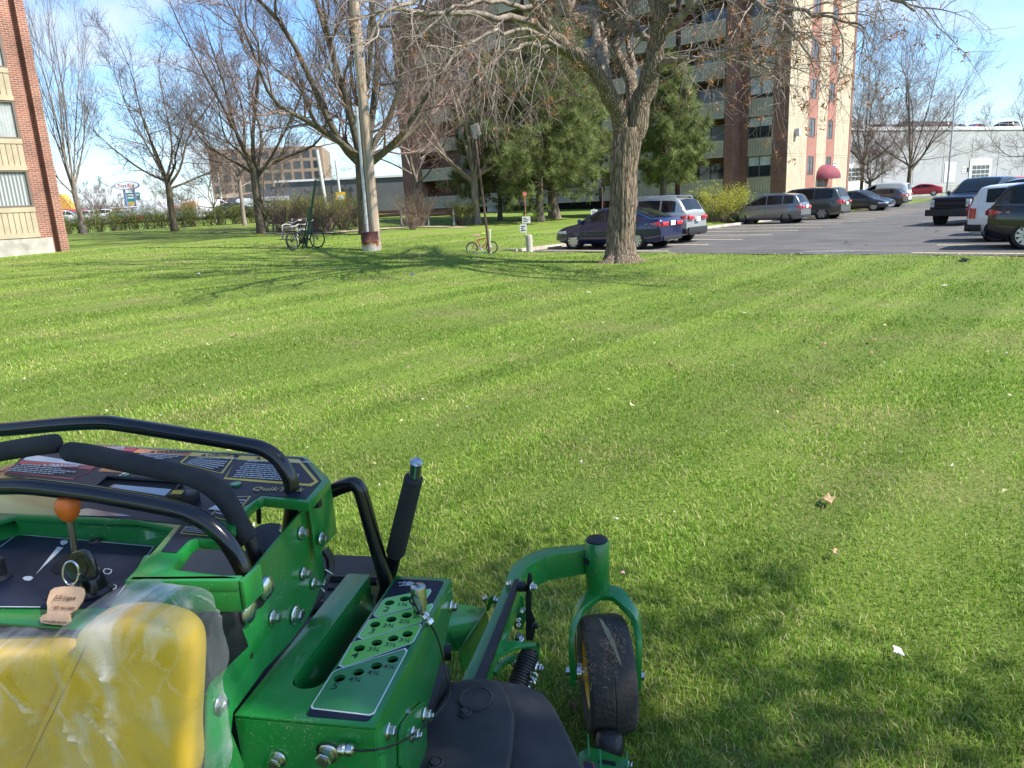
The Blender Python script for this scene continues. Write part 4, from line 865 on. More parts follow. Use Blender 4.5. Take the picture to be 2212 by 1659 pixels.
shrub('low green bush in front of the yellow green forsythia', Vector((11.6, 42.3, T(11.6,42.3))), 2.2, 1.0, 88, SHR_G, 40, 2200, .06)
shrub('bright green bush between the bench and the split trunked tree', gp(1000, 42.5), 1.7, 1.5, 82, SHR_Y, 50, 3600, .055)
shrub('brownish green twiggy shrub left of the bench with white ends', gp(903, 41), 2.2, 2.0, 83, SHR_B, 80, 2600, .05)
shrub('short straw coloured shrub in front of the brownish one', gp(892, 38.5), .9, .9, 84, SHR_B, 40, 500, .05)
shrub('small dark round shrub on the lawn left of the utility pole', gp(742, 39), .95, .85, 85, SHR_G, 40, 800, .05)
shrub('olive shrub behind the white armed bench', gp(617, 37.2), 1.9, 1.85, 86, SHR_B, 70, 2400, .05)
shrub('tall olive shrub behind the two parked bicycles', gp(705, 37.5), 2.1, 2.0, 87, SHR_Y, 80, 3600, .05)
shrub('green shrub just right of the bicycles', gp(680, 36), 1.3, 1.2, 89, SHR_B, 50, 1500, .05)
shrub('dark green shrub under the grey conduit of the utility pole', gp(775, 42), 1.8, 1.9, 90, SHR_G, 60, 3200, .06)
shrub('green shrub with a few yellow flowers in front of the dark warehouse', gp(655, 46), 2.6, 1.9, 91, SHR_Y, 70, 3600, .06)
shrub('dark green shrub left of the thick shaded trunk at the hedge end', gp(735, 47), 2.8, 1.7, 92, SHR_G, 70, 4200, .06)
def hedge():
    rg = np.random.default_rng(9); pts = [(60, 50), (140, 50), (250, 49.5), (370, 49), (470, 49), (560, 50), (640, 51), (800, 53)]
    C_ = [ground_at(x, d) for x, d in pts]; base = C_[3]; t = thing('hedge', 'long leafy green hedge along the far side of the lawn', 'hedge', base)
    cl = []; 
    for a, b in zip(C_[:-1], C_[1:]):
        n = int((b-a).length/.28)
        for k in range(n): 
            p = a.lerp(b, k/n); cl.append((p.x-base.x+rg.normal()*.25, p.y-base.y+rg.normal()*.3, T(p.x,p.y)-base.z, rg.uniform(1.15,1.7)))
    V_, ST = [], []
    for x, y, z, h in cl:
        n = 760; q = foliage_box(rg, n, (.42,.5,h*.5)); q[:,2] += h*.5; V_.append(q+[x,y,z])
        a = rg.normal(size=(16,3))*[.12,.12,0]+[x,y,z-.1]; d = unit(rg.normal(size=(16,3))*.28+[0,0,1]); L = h*rg.uniform(.7,1.12,(16,1)); ST.append(np.stack([a, a+d*L*.5, a+d*L], 1))
    Q = np.concatenate(V_); V, F = cards(Q, .085, rg, .6, .42); raw_mesh('foliage', V, F, [HEDG], t)
    P = np.concatenate(ST); V, F = tubes([(P, np.tile(np.array([.012,.008,.004]), (len(P),1)), 3)]); raw_mesh('stems', V, F, [TWIG_D], t)
hedge()
# ================================================================= CARS
TYRE = mat('tyre_rubber', (.018,.018,.018), .85, bump=.3, bscale=60)
RIMS = mat('alloy_silver', (.55,.55,.56), .3, metal=.8); RIMK = mat('steel_black', (.02,.02,.022), .45)
CARG = mat('car_glass', (.010,.013,.015), .05, spec=.45); PLAST = mat('black_plastic', (.02,.02,.021), .6)
TAILR = mat('tail_lamp', (.45,.012,.02), .15, coat=.8); HEADL = mat('head_lamp', (.62,.64,.62), .12, coat=.8); AMBR = mat('amber_lamp', (.6,.2,.03), .2)
PLATE = mat('number_plate', (.68,.70,.72), .4); CHROME = mat('chrome', (.6,.6,.62), .15, metal=1.0); UND = mat('underbody', (.01,.01,.01), .9)
def paint(name, c, metal=.25, rough=.28): return mat('paint_'+name, c, rough, metal=metal, coat=1.0)
SF_Z = [0, .0, .12, .5, .85, .96, 1.0]; SF_Y = [0, .86, .955, 1.0, .985, .94, .84]
def arc_sample(P, n):
    P = np.array(P, float); Q = smooth_path(P, 160); s = np.concatenate([[0], np.cumsum(np.linalg.norm(np.diff(Q, axis=0), axis=1))])
    t = np.linspace(0, s[-1], n); return np.stack([np.interp(t, s, Q[:,0]), np.interp(t, s, Q[:,1])], 1)
SPEC = {
 'sedan': dict(L=4.53, W=1.78, wr=.32, ax=(-1.34,1.36), zb=.20, belt=[(-2.25,.42),(-2.27,.70),(-2.2,1.0),(-1.85,1.05),(-1.2,1.03),(0,.95),(.9,.93),(1.3,.89),(1.85,.78),(2.16,.64),(2.26,.42)],
   roof=[(-1.95,1.03),(-1.5,1.19),(-.95,1.37),(-.3,1.44),(.25,1.41),(.75,1.18),(1.28,.90)], win=[(-1.32,-.98),(-.92,-.02),(.06,.92)], rg=(-1.85,-1.05), wg=(.36,1.2)),
 'hatch': dict(L=4.0, W=1.70, wr=.30, ax=(-1.2,1.25), zb=.19, belt=[(-1.98,.4),(-2.0,.7),(-1.93,.98),(-1.6,1.0),(-.6,.98),(.6,.95),(1.15,.93),(1.6,.82),(1.9,.66),(2.0,.42)],
   roof=[(-1.9,1.0),(-1.72,1.33),(-1.5,1.50),(-.8,1.55),(0,1.53),(.5,1.36),(1.35,.93)], win=[(-1.55,-1.0),(-.94,-.12),(-.06,.78),(.82,1.08)], rg=(-1.87,-1.62), wg=(.2,1.27)),
 'crossover': dict(L=4.6, W=1.85, wr=.35, ax=(-1.33,1.33), zb=.24, belt=[(-2.25,.45),(-2.3,.75),(-2.24,1.08),(-1.9,1.13),(-.8,1.08),(.5,1.04),(1.1,1.04),(1.7,.97),(2.15,.82),(2.3,.48)],
   roof=[(-2.2,1.1),(-2.0,1.42),(-1.78,1.62),(-1.0,1.68),(.0,1.67),(.45,1.52),(1.2,1.04)], win=[(-1.78,-1.18),(-1.12,-.14),(-.08,.86)], rg=(-2.14,-1.86), wg=(.2,1.12)),
 'minivan': dict(L=5.08, W=1.98, wr=.36, ax=(-1.5,1.53), zb=.22, belt=[(-2.5,.42),(-2.53,.75),(-2.46,1.12),(-2.1,1.14),(-.8,1.10),(.6,1.05),(1.4,1.03),(1.95,.92),(2.35,.75),(2.54,.42)],
   roof=[(-2.42,1.12),(-2.25,1.5),(-2.05,1.72),(-1.2,1.78),(0,1.77),(.6,1.62),(1.6,1.02)], win=[(-2.0,-1.0),(-.94,.12),(.18,1.12)], rg=(-2.38,-2.12), wg=(.36,1.5)),
 'fastback': dict(L=4.69, W=1.85, wr=.34, ax=(-1.43,1.44), zb=.17, belt=[(-2.32,.42),(-2.35,.7),(-2.26,.97),(-1.9,1.0),(-1.1,.96),(0,.90),(.9,.88),(1.3,.86),(1.85,.74),(2.18,.60),(2.35,.40)],
   roof=[(-2.0,1.0),(-1.5,1.16),(-.9,1.35),(-.2,1.44),(.2,1.42),(.75,1.18),(1.35,.87)], win=[(-1.4,-1.05),(-.98,-.06),(.0,1.0)], rg=(-1.9,-1.0), wg=(.34,1.28)),
 'compact': dict(L=4.3, W=1.80, wr=.32, ax=(-1.25,1.38), zb=.19, belt=[(-2.1,.42),(-2.15,.72),(-2.1,1.04),(-1.8,1.06),(-1.0,1.02),(.2,.95),(.9,.93),(1.3,.90),(1.8,.78),(2.05,.64),(2.15,.42)],
   roof=[(-2.0,1.04),(-1.75,1.28),(-1.4,1.43),(-.7,1.48),(-.1,1.46),(.5,1.26),(1.3,.92)], win=[(-1.45,-1.02),(-.96,-.1),(-.04,.92)], rg=(-1.93,-1.55), wg=(.16,1.22)),
 'boxy': dict(L=4.2, W=1.80, wr=.34, ax=(-1.27,1.30), zb=.20, belt=[(-2.06,.45),(-2.10,.75),(-2.04,1.06),(-1.7,1.10),(-.9,1.07),(.3,1.03),(1.0,1.02),(1.5,.97),(1.95,.85),(2.1,.48)],
   roof=[(-2.0,1.10),(-1.88,1.42),(-1.72,1.58),(-.9,1.63),(.1,1.62),(.55,1.45),(1.15,1.02)], win=[(-1.62,-1.05),(-.98,-.04),(.02,.88)], rg=(-1.97,-1.82), wg=(.3,1.08)),
 'van': dict(L=4.75, W=1.83, wr=.33, ax=(-1.35,1.55), zb=.20, belt=[(-2.32,.42),(-2.37,.75),(-2.33,1.05),(-2.0,1.08),(-.6,1.06),(.8,1.03),(1.3,1.02),(1.8,.92),(2.2,.76),(2.37,.44)],
   roof=[(-2.30,1.06),(-2.26,1.45),(-2.1,1.78),(-1.2,1.86),(0,1.84),(.6,1.66),(1.5,1.03)], win=[(.15,1.02)], rg=(-2.29,-2.2), wg=(.42,1.42)),
 'pickup': dict(L=5.8, W=2.0, wr=.40, ax=(-1.85,1.85), zb=.34, belt=[(-2.88,.6),(-2.9,.9),(-2.86,1.28),(-2.6,1.30),(-1.2,1.30),(0,1.24),(1.0,1.22),(1.5,1.22),(2.3,1.18),(2.82,1.10),(2.9,.55)],
   roof=[(-1.15,1.28),(-1.05,1.6),(-.9,1.82),(-.3,1.88),(.2,1.86),(.55,1.72),(1.3,1.22)], win=[(-.92,-.12),(-.05,.82)], rg=(-1.12,-.98), wg=(.28,1.2)),
}
def make_car(kind, label, a=None, b=None, heading='-a', z=0.0, pos=None, rz=None, pnt=None, rim='alloy', cat='car', name='parked_car', group=None, lower=False, tint=None, plate=True, detail=True, bumper=False, spokes=10):
    S = SPEC[kind]; L, W, wr, zb = S['L'], S['W'], S['wr'], S['zb']; hw = W/2
    if pos is None: pos = AB(a, b, z); rz = math.atan2(-D1[1], -D1[0]) if heading == '-a' else math.atan2(D1[1], D1[0])
    t = thing(name, label, cat, pos, rz, group)
    bs = arc_sample(S['belt'], 52); X = bs[:,0]; ZT = bs[:,1]
    for i in range(1, len(X)): X[i] = max(X[i], X[i-1]+.001)
    def wid(x): u = np.clip((np.abs(x)-(L/2-.75))/.75, 0, 1); return hw*(1-.20*u**2.3)
    def zbot(x): u = np.clip((np.abs(x)-(L/2-.65))/.65, 0, 1); return zb+.10*u**2
    def zt(x): return np.interp(x, X, ZT)
    def sidey(x, z): 
        f = (z-zbot(x))/(zt(x)-zbot(x)+1e-6); return wid(x)*np.interp(f, [0,.12,.5,.85,.96,1.0], [.86,.955,1.0,.985,.94,.86])
    V = []; nr = 2*len(SF_Z)
    for x, zt_ in bs:
        zz0 = min(zbot(x), zt_-.05); r = []
        for fz, fy in zip(SF_Z, SF_Y): r.append((wid(x)*fy, zz0+(zt_-zz0)*fz))
        r.append((0, zt_+.02))
        ring = [(x, y, z_) for y, z_ in r] + [(x, -y, z_) for y, z_ in r[-2:0:-1]]
        V += ring
    k = len(ring); n = len(bs)
    F = [(i*k+j, (i+1)*k+j, (i+1)*k+(j+1)%k, i*k+(j+1)%k) for i in range(n-1) for j in range(k)] + [tuple(range(k)), tuple((n-1)*k+j for j in range(k-1,-1,-1))]
    mb = MB(); mb.add(V, F); body = mb.build('body', pnt, t, fixn=True, ang=38)
    # wheel arches
    cut = MB()
    for ax in S['ax']:
        for s in (-1, 1): cut.cyl((ax, s*(hw-.26), wr), (ax, s*(hw+.2), wr), wr*1.16, 28)
    co = cut.build('cut', UND, fixn=True, smooth=False)
    mdf = body.modifiers.new('b', 'BOOLEAN'); mdf.operation = 'DIFFERENCE'; mdf.object = co; mdf.solver = 'EXACT'
    dg = bpy.context.evaluated_depsgraph_get(); me = bpy.data.meshes.new_from_object(body.evaluated_get(dg)); body.modifiers.clear()
    old = body.data; body.data = me; me.name = 'body'; bpy.data.meshes.remove(old); cm = co.data; bpy.data.objects.remove(co); bpy.data.meshes.remove(cm)
    me.polygons.foreach_set('use_smooth', [True]*len(me.polygons)); me.set_sharp_from_angle(angle=R(38))
    # cabin
    rs = arc_sample(S['roof'], 44); RX = rs[:,0].copy()
    for i in range(1, len(RX)): RX[i] = max(RX[i], RX[i-1]+.001)
    RZ = rs[:,1]; Hmax = RZ.max()
    def zr(x): return np.interp(x, RX, RZ)
    def gy(x, z): b0 = zt(x); return wid(x)*.915 - (np.clip(z-b0, 0, 2)/(Hmax-.95))*.165*W/1.8*(1.15 if kind != 'boxy' else .8)
    V = []; tt = [0, .35, .7, .9, 1.0]
    for x, z1 in zip(RX, RZ):
        z0 = min(zt(x)-.03, z1-.01); r = [(gy(x, z0), z0-.02)]
        for q in tt: zz = z0+(z1-.035-z0)*q if z1-.035 > z0 else z1; r.append((gy(x, zz)-(.03 if q == 1 else 0), zz+(.012 if q == 1 else 0)))
        r += [(gy(x, z1)*.80, z1), (0, z1+.025)]
        V += [(x, y, z_) for y, z_ in r]+[(x, -y, z_) for y, z_ in r[-2::-1]]
    k = 2*len(r)-1; n = len(RX)
    F = [(i*k+j, (i+1)*k+j, (i+1)*k+j+1, i*k+j+1) for i in range(n-1) for j in range(k-1)]+[tuple(range(k)), tuple((n-1)*k+j for j in range(k-1,-1,-1))]
    mb = MB(); mb.add(V, F); mb.build('roof', pnt, t, fixn=True, ang=40)
    # glass
    for xa, xb in S['win']:
        for s in (-1, 1):
            V = []; N = 9
            xs = np.linspace(xa, xb, N)
            for x in xs:
                lo = zt(x)+.035; hi = max(zr(x)-.085, lo+.01)
                for q in np.linspace(0, 1, 4): z_ = lo+(hi-lo)*q; V.append((x, s*(gy(x, z_)+.008), z_))
            mb = MB(); fs = [(i*4+j, (i+1)*4+j, (i+1)*4+j+1, i*4+j+1) for i in range(N-1) for j in range(3)]
            mb.add(V, fs if s > 0 else [f[::-1] for f in fs]); mb.build('window', CARG, t, ang=60)
    for key, nm in (('wg', 'windscreen'), ('rg', 'rear_window')):
        xa, xb = S[key]; V = []; N = 10; M_ = 9
        for x in np.linspace(xa, xb, N):
            z1 = zr(x); yb = gy(x, z1)*.84
            for q in np.linspace(-1, 1, M_):
                V.append((x, yb*q, z1+.034-.024*abs(q)/.8*.9))
        nx = .012 if key == 'wg' else -.012
        V = [(x+nx, y, z_) for x, y, z_ in V]
        mb = MB(); mb.add(V, [(i*M_+j, (i+1)*M_+j, (i+1)*M_+j+1, i*M_+j+1) for i in range(N-1) for j in range(M_-1)]); mb.build(nm, CARG, t, ang=60)
    # wheels
    w0 = None
    for ax in S['ax']:
        for s in (-1, 1):
            y0 = s*(hw-.205); yo = s
            tb = MB(); prof = [(wr*.70,-.10),(wr*.90,-.105),(wr*.985,-.08),(wr,-.03),(wr,.03),(wr*.985,.08),(wr*.90,.105),(wr*.70,.10)]
            tb.lathe(prof, (ax, y0+s*.09, wr), (0, s, 0), 32, closed=True)
            # lathe end caps would close the tyre: use ring only
            tyre = tb.build('wheel', TYRE, t, ang=40)
            rm_ = MB(); R1 = wr*.72; c = Vector((ax, y0+s*.09, wr))
            rm_.lathe([(.0,.0),(R1,.0),(R1,.085),(R1*.92,.095),(R1*.90,.02),(.05,.01)], c, (0, s, 0), 28)
            if rim == 'alloy':
                for q in range(spokes):
                    u = 2*math.pi*q/spokes; d = Vector((math.cos(u), 0, math.sin(u))); e = Vector((-math.sin(u), 0, math.cos(u)))
                    rm_.obox(c+d*R1*.56+Vector((0, s*.084, 0)), d*R1*.42, e*R1*(1.35/spokes+.02), (0, .014, 0), 1)
                rm_.cyl(c+Vector((0,s*.03,0)), c+Vector((0,s*.10,0)), R1*.22, 14, 1); rm_.lathe([(R1*.93,.086),(R1*1.0,.088),(R1*1.0,.10),(R1*.93,.10)], c, (0,s,0), 28, 1, closed=True)
                ms = [RIMK, RIMS]
            else:
                for q in range(8):
                    u = 2*math.pi*q/8; rm_.cyl(c+Vector((math.cos(u)*R1*.62, s*.02, math.sin(u)*R1*.62)), c+Vector((math.cos(u)*R1*.62, s*.05, math.sin(u)*R1*.62)), R1*.12, 8, 1)
                rm_.cyl(c+Vector((0,s*.01,0)), c+Vector((0,s*.06,0)), R1*.3, 14, 1); ms = [RIMK, mat('steel_grey', (.05,.05,.055), .4, metal=.5)]
            rm_.build('rim', ms, tyre, ang=35)
            lin = MB(); lin.lathe([(.02,0),(wr*1.15,0),(wr*1.15,.22),(wr*1.12,.22),(wr*1.12,.02),(.02,.02)], (ax, s*(hw-.255), wr), (0, s, 0), 26); lin.build('wheel_well', UND, t)
    def patch(nm, x0, x1, z0, z1, m, off=.008, sides=(-1,1), N=8, taper0=0, par=None):
        for s in sides:
            V = []
            for x in np.linspace(x0, x1, N):
                q_ = (x-x0)/(x1-x0); za = z0+(z1-z0)*taper0*q_*.5; zz = z1-(z1-z0)*taper0*q_*.5
                for z_ in np.linspace(za, zz, 4): V.append((x+(math.copysign(off, x) if abs(x) > L/2-.4 else 0), s*(float(sidey(x, z_))+off), z_))
            fs = [(i*4+j, (i+1)*4+j, (i+1)*4+j+1, i*4+j+1) for i in range(N-1) for j in range(3)]
            mb = MB(); mb.add(V, fs if s > 0 else [f[::-1] for f in fs]); mb.build(nm, m, par or t, ang=60)
    h0 = L/2; ztR = float(zt(-h0+.12)); ztF = float(zt(h0-.25))
    # tail lamps wrap round the rear corners
    if kind == 'pickup':
        for s in (-1, 1):
            mb = MB(); mb.obox((-h0-.0, s*(hw-.24), 1.02), (.03,0,0), (0,.09,0), (0,0,.2)); mb.build('tail_lamp', TAILR, t, bevel=.01)
            mb = MB(); mb.obox((h0-.02, s*(hw-.36), .98), (.035,0,0), (0,.16,0), (0,0,.075)); mb.obox((h0-.02, s*(hw-.36), .82), (.035,0,0), (0,.16,0), (0,0,.06)); mb.build('head_lamp', HEADL, t, bevel=.01)
        mb = MB(); mb.obox((h0+.0, 0, .90), (.03,0,0), (0,hw*.62,0), (0,0,.21)); 
        for q in range(4): mb.obox((h0+.035, 0, .75+.10*q), (.012,0,0), (0,hw*.6,0), (0,0,.018), 1)
        mb.obox((h0+.04, 0, .90), (.015,0,0), (0,hw*.6,0), (0,0,.035), 1); mb.build('grille', [UND, PLAST], t, bevel=.004)
        mb = MB(); mb.obox((h0+.04, 0, .53), (.10,0,0), (0,hw*.93,0), (0,0,.13)); mb.build('bumper', PLAST, t, bevel=.03)
        mb = MB(); mb.obox((-h0-.03, 0, .58), (.08,0,0), (0,hw*.9,0), (0,0,.10)); mb.build('bumper', PLAST, t, bevel=.02)
    elif detail:
        if kind == 'boxy':
            patch('tail_lamp', -h0+.0, -h0+.26, ztR-.42, ztR+.0, TAILR)
        elif kind in ('minivan', 'hatch', 'van'): patch('tail_lamp', -h0+.02, -h0+(.34 if kind == 'minivan' else .28), ztR-.30, ztR-.04, TAILR, taper0=.6)
        else: patch('tail_lamp', -h0+.02, -h0+.55, ztR-.26, ztR-.07, TAILR, taper0=1.3)
        for s in (-1, 1):
            mb = MB(); yy = hw*.80-.17; mb.obox((-h0-.012, s*yy*.88, ztR-.18), (.016,0,0), (0,.20,0), (0,0,.065)); mb.build('tail_lamp', TAILR, t, bevel=.01)
        patch('head_lamp', h0-.62, h0-.04, ztF-.17, ztF-.045, HEADL, taper0=.9)
        mb = MB(); mb.obox((h0-.0, 0, .52), (.02,0,0), (0,hw*.5,0), (0,0,.09)); mb.build('grille', PLAST, t, bevel=.01)
        # dark plastic insert low in the rear bumper
        mb = MB(); mb.obox((-h0-.005, 0, .36), (.02,0,0), (0,hw*.68,0), (0,0,.07)); mb.build('bumper_insert', PLAST, t, bevel=.01)
    if plate:
        mb = MB(); mb.obox((-h0-.028, 0, .86 if kind not in ('pickup',) else .62), (.006,0,0), (0,.155,0), (0,0,.08)); mb.build('number_plate', PLATE, t)
    # mirrors, handles, seams
    xm = S['wg'][1]-.18; zm = float(zt(xm))+.08
    for s in (-1, 1):
        mb = MB(); mb.lathe([(.02,-.06),(.075,-.04),(.085,.02),(.06,.06),(.01,.07)], (xm, s*(gy(xm, zm)+.12), zm), (1,0,0), 12); mb.obox((xm, s*(gy(xm, zm)+.04), zm-.03), (.03,0,0), (0,.06,0), (0,0,.015)); mb.build('mirror', pnt if kind != 'pickup' else PLAST, t)
    doors = [w[0]-.03 for w in S['win'][-2:]] + [S['win'][-1][1]+.02]
    if kind != 'van': doors = doors
    for xd in doors:
        for s in (-1, 1):
            V = []; z0_, z1_ = zb+.12, float(zt(xd))-.01
            for z_ in np.linspace(z0_, z1_, 6):
                V += [(xd-.005, s*(float(sidey(xd, z_))+.0035), z_), (xd+.005, s*(float(sidey(xd, z_))+.0035), z_)]
            mb = MB(); mb.add(V, [(2*i, 2*i+1, 2*i+3, 2*i+2) for i in range(5)]); mb.build('door_seam', UND, t, smooth=False)
    for xd in doors[:2]:
        for s in (-1, 1):
            mb = MB(); xh = xd+.14; zh = float(zt(xh))-.13; mb.obox((xh, s*(float(sidey(xh, zh))+.015), zh), (.085,0,0), (0,.012,0), (0,0,.014)); mb.build('door_handle', pnt, t, bevel=.005)
    if lower:
        patch('sill_trim', S['ax'][0]+wr*1.2, S['ax'][1]-wr*1.2, zb+.02, zb+.17, PLAST, off=.01)
        patch('bumper_trim', -h0+.0, S['ax'][0]-wr*1.2, zb+.10, zb+.30, PLAST, off=.012)
        mb = MB(); mb.obox((-h0-.01, 0, zb+.22), (.03,0,0), (0,hw*.78,0), (0,0,.12)); mb.build('bumper_trim', PLAST, t, bevel=.015)
    return t
MAKE = make_car
make_car('sedan', 'dark blue sedan parked behind the big maple trunk', -15.33, 23.15, pnt=paint('navy', (.006,.013,.065), .35))
rv = make_car('crossover', 'silver compact SUV parked nose in beyond the dark blue sedan', -15.95, 26.1, pnt=paint('silver', (.40,.405,.41), .35), lower=True)
for s in (-1, 1):
    mb = MB(); mb.tube([(-1.75, s*.62, 1.63), (-1.65, s*.62, 1.72), (-.8, s*.63, 1.75), (.1, s*.63, 1.74), (.25, s*.63, 1.66)], .022, 8); mb.build('roof_rail', paint('rail_silver', (.6,.62,.65), .7), rv)
mb = MB(); mb.obox((-2.30, 0, .42), (.03,0,0), (0,.45,0), (0,0,.05)); mb.tube([(-2.2,0,.33),(-2.42,0,.33)], .03, 8); mb.build('tow_hitch', PLAST, rv)
make_car('hatch', 'small grey hatchback with black steel wheels parked by the forsythia', -16.95, 40.7, pnt=paint('grey', (.20,.205,.21), .6), rim='steel')
make_car('minivan', 'olive grey minivan parked between the grey hatchback and the cream wall', -16.85, 45.1, pnt=paint('olive_grey', (.085,.09,.075), .5), spokes=6)
make_car('minivan', 'dark van mostly hidden behind the olive grey minivan', -17.9, 48.1, pnt=paint('dark_grey', (.03,.03,.033), .4))
make_car('fastback', 'charcoal fastback sedan parked nose out in front of the cream wall', -17.6, 57.5, heading='+a', pnt=paint('charcoal', (.045,.047,.05), .5), plate=False, spokes=12)
make_car('sedan', 'dark blue sedan whose roof shows behind the charcoal fastback', -18.4, 61.2, heading='+a', pnt=paint('navy', (.006,.013,.065), .35))
make_car('compact', 'dark grey five door hatchback with red tail lamps in front of the white van', -18.3, 64.9, pnt=paint('graphite', (.06,.062,.06), .5), spokes=5)
make_car('van', 'white delivery van parked beyond the dark grey five door hatchback', -19.6, 70.2, pnt=paint('white', (.74,.75,.76), 0), cat='van', name='delivery_van')
make_car('pickup', 'black pickup truck with matte grille driving toward the viewer', pos=(20.75, 32.6, 0), rz=R(213), pnt=paint('black', (.008,.009,.012), .2), cat='pickup', name='pickup_truck', rim='steel')
make_car('boxy', 'white boxy hatchback with black lower trim at the right edge', -2.7, 26.75, heading='+a', pnt=paint('white', (.74,.75,.76), 0), rim='steel', lower=True)
make_car('crossover', 'black SUV nearest the lawn, cut by the right edge', -1.55, 24.0, heading='+a', pnt=paint('black', (.008,.009,.012), .2))
make_car('minivan', 'black minivan whose roof shows between the black pickup and the white boxy hatchback', -2.2, 29.8, heading='+a', pnt=paint('black', (.008,.009,.012), .2))
make_car('sedan', 'bright red sedan parked beyond the verge at the far end of the car park', pos=(51.5, 93.5, .15), rz=R(180-28), pnt=paint('red', (.42,.008,.018), .2))
up = MB(); up.prism([(28,96,-.5),(84,118,-.5),(84,118,1.42),(28,96,1.42)], (-8,19,0)); up.prism([(28,96,-.5),(84,118,-.5),(92,99,-.5),(36,92.2,-.5)], (0,0,.02)); 
up = MB(); up.add([(30,94.5,-.3),(90,116,-.3),(84,132,-.3),(24,110,-.3),(30,94.5,1.42),(90,116,1.42),(84,132,1.42),(24,110,1.42)], [(0,1,5,4),(1,2,6,5),(2,3,7,6),(3,0,4,7),(4,5,6,7)])
tag(up.build('upper_car_park', FARA, smooth=False), kind='structure')
for k_, lb, x, y, p_, rz_, ct in [('crossover', 'black off road vehicle on the upper lot beside the cream wall corner', 45.0, 103.5, paint('black', (.008,.009,.012), .2), 10, 'car'),
     ('crossover', 'white SUV on the upper lot beneath the broad low tree', 49.3, 105.5, paint('white', (.74,.75,.76), 0), 20, 'car'),
     ('pickup', 'dark red pickup on the upper lot behind the white delivery van', 54.2, 107.0, paint('maroon', (.16,.01,.02), .3), 15, 'pickup'),
     ('pickup', 'black pickup on the upper lot above the red sedan', 58.2, 107.5, paint('black', (.008,.009,.012), .2), 200, 'pickup'),
     ('pickup', 'silver white pickup with its nose down on the upper lot above the red sedan', 61.8, 109.0, paint('silver', (.40,.405,.41), .35), 215, 'pickup')]:
    make_car(k_, lb, pos=(x, y, 1.42), rz=R(rz_), pnt=p_, cat=ct, name='parked_car' if ct == 'car' else 'pickup_truck')
make_car('van', 'red van with a white roof standing beyond the black pickup', pos=(46.5, 70, 0), rz=R(200), pnt=paint('red', (.42,.008,.018), .2), cat='van', name='delivery_van', z=0)
ia = R(25)
def roofcar(xl, kind, p_, lb, rz=90):
    x = 59.2+math.cos(ia)*xl-math.sin(ia)*5.5; y = 105+math.sin(ia)*xl+math.cos(ia)*5.5
    make_car(kind, lb, pos=(x, y, 8.51), rz=ia+R(rz), pnt=p_, detail=False, group='cars parked on the roof of the white industrial building')
roofcar(-5.0, 'sedan', paint('brown', (.10,.05,.03), .3), 'dull brown car on the white building roof, leftmost of the roof row')
roofcar(.5, 'crossover', paint('black', (.008,.009,.012), .2), 'black SUV on the white building roof')
roofcar(4.3, 'crossover', paint('bronze', (.20,.10,.04), .3), 'bronze SUV on the white building roof just right of the black one')
roofcar(8.0, 'crossover', paint('bronze', (.20,.10,.04), .3), 'second bronze SUV on the white building roof, left of the pale grey car')
roofcar(12.4, 'sedan', paint('silver', (.40,.405,.41), .35), 'pale grey car on the white building roof', 0)
roofcar(17.0, 'sedan', paint('red', (.42,.008,.018), .2), 'bright red car on the white building roof', 0)
roofcar(23.0, 'crossover', paint('bronze', (.20,.10,.04), .3), 'bronze SUV on the white building roof, right of the bright red car')
for k_, lb, x, d, p_, rz_ in [('crossover', 'white SUV beyond the hedge, closest to the brick building', 152, 108, 'white', 10), ('crossover', 'white SUV beyond the hedge right behind the pale tree trunk', 190, 116, 'white', 150),
     ('crossover', 'white SUV beyond the hedge right of the pale tree trunk', 219, 112, 'white', 185), ('sedan', 'grey sedan beyond the hedge left of the white box trailer', 258, 112, 'silver', 175),
     ('van', 'white van beyond the hedge at the foot of the office tower', 476, 92, 'white', 20), ('sedan', 'dark sedan beyond the hedge at the foot of the office tower', 512, 92, 'dark_grey', 10), ('van', 'white van beyond the hedge right behind the stubby dense tree', 556, 94, 'white', 0)]:
    p = at_depth(x, d, 1.9); make_car(k_, lb, pos=(p[0], p[1], 1.95), rz=R(rz_), pnt=MATS['paint_'+p_], group='vehicles parked across the road on the left', detail=True)
tr_ = MB(); tr_.box(0, 4.6, 0, 2.2, .6, 2.9); o = tr_.mesh
trl = thing('box_trailer', 'white box trailer standing below the oval shop sign', 'trailer', (at_depth(300, 118, 1.9)[0], 118, 1.95)); tr_.build('box', WHITE, trl, bevel=.03)
w_ = MB()
for x in (1.9, 2.7): 
    for y in (-.02, 2.0): w_.cyl((x, y, .36), (x, y+.2, .36), .36, 16)
w_.build('wheel', TYRE, trl)
# ================================================================= SMALL THINGS IN THE GARDEN
WOODP = bark_mat('pole_wood', (.24,.17,.115), (.46,.37,.28), 5, .5, (3,3,.12))
GALV = mat('galvanised', (.50,.51,.52), .45, metal=.4); WHC = mat('white_concrete', (.34,.32,.29), .8, var=.12, vscale=6)
gb = gp(812, 26.4)
up_ = thing('utility_pole', 'weathered wooden utility pole with a pale conduit and a rusty drum collar at its foot', 'pole', gb)
m = MB(); m.tube([(0,0,-.3),(.0,0,3),(0,0,7),(0,0,11.5)], [.185,.175,.16,.13], 18); m.build('pole', WOODP, up_)
m = MB(); m.tube([(-.235,-.10,.45),(-.225,-.1,2.0),(-.215,-.1,4.6)], .055, 12); m.tube([(-.225,-.1,4.6),(-.215,-.1,4.75)], [.07,.07], 12); m.tube([(-.235,-.1,.9),(-.235,-.1,1.25)], .068, 12); m.tube([(-.235,-.1,.40),(-.235,-.1,.56)], .085, 12); m.build('conduit', GALV, up_)
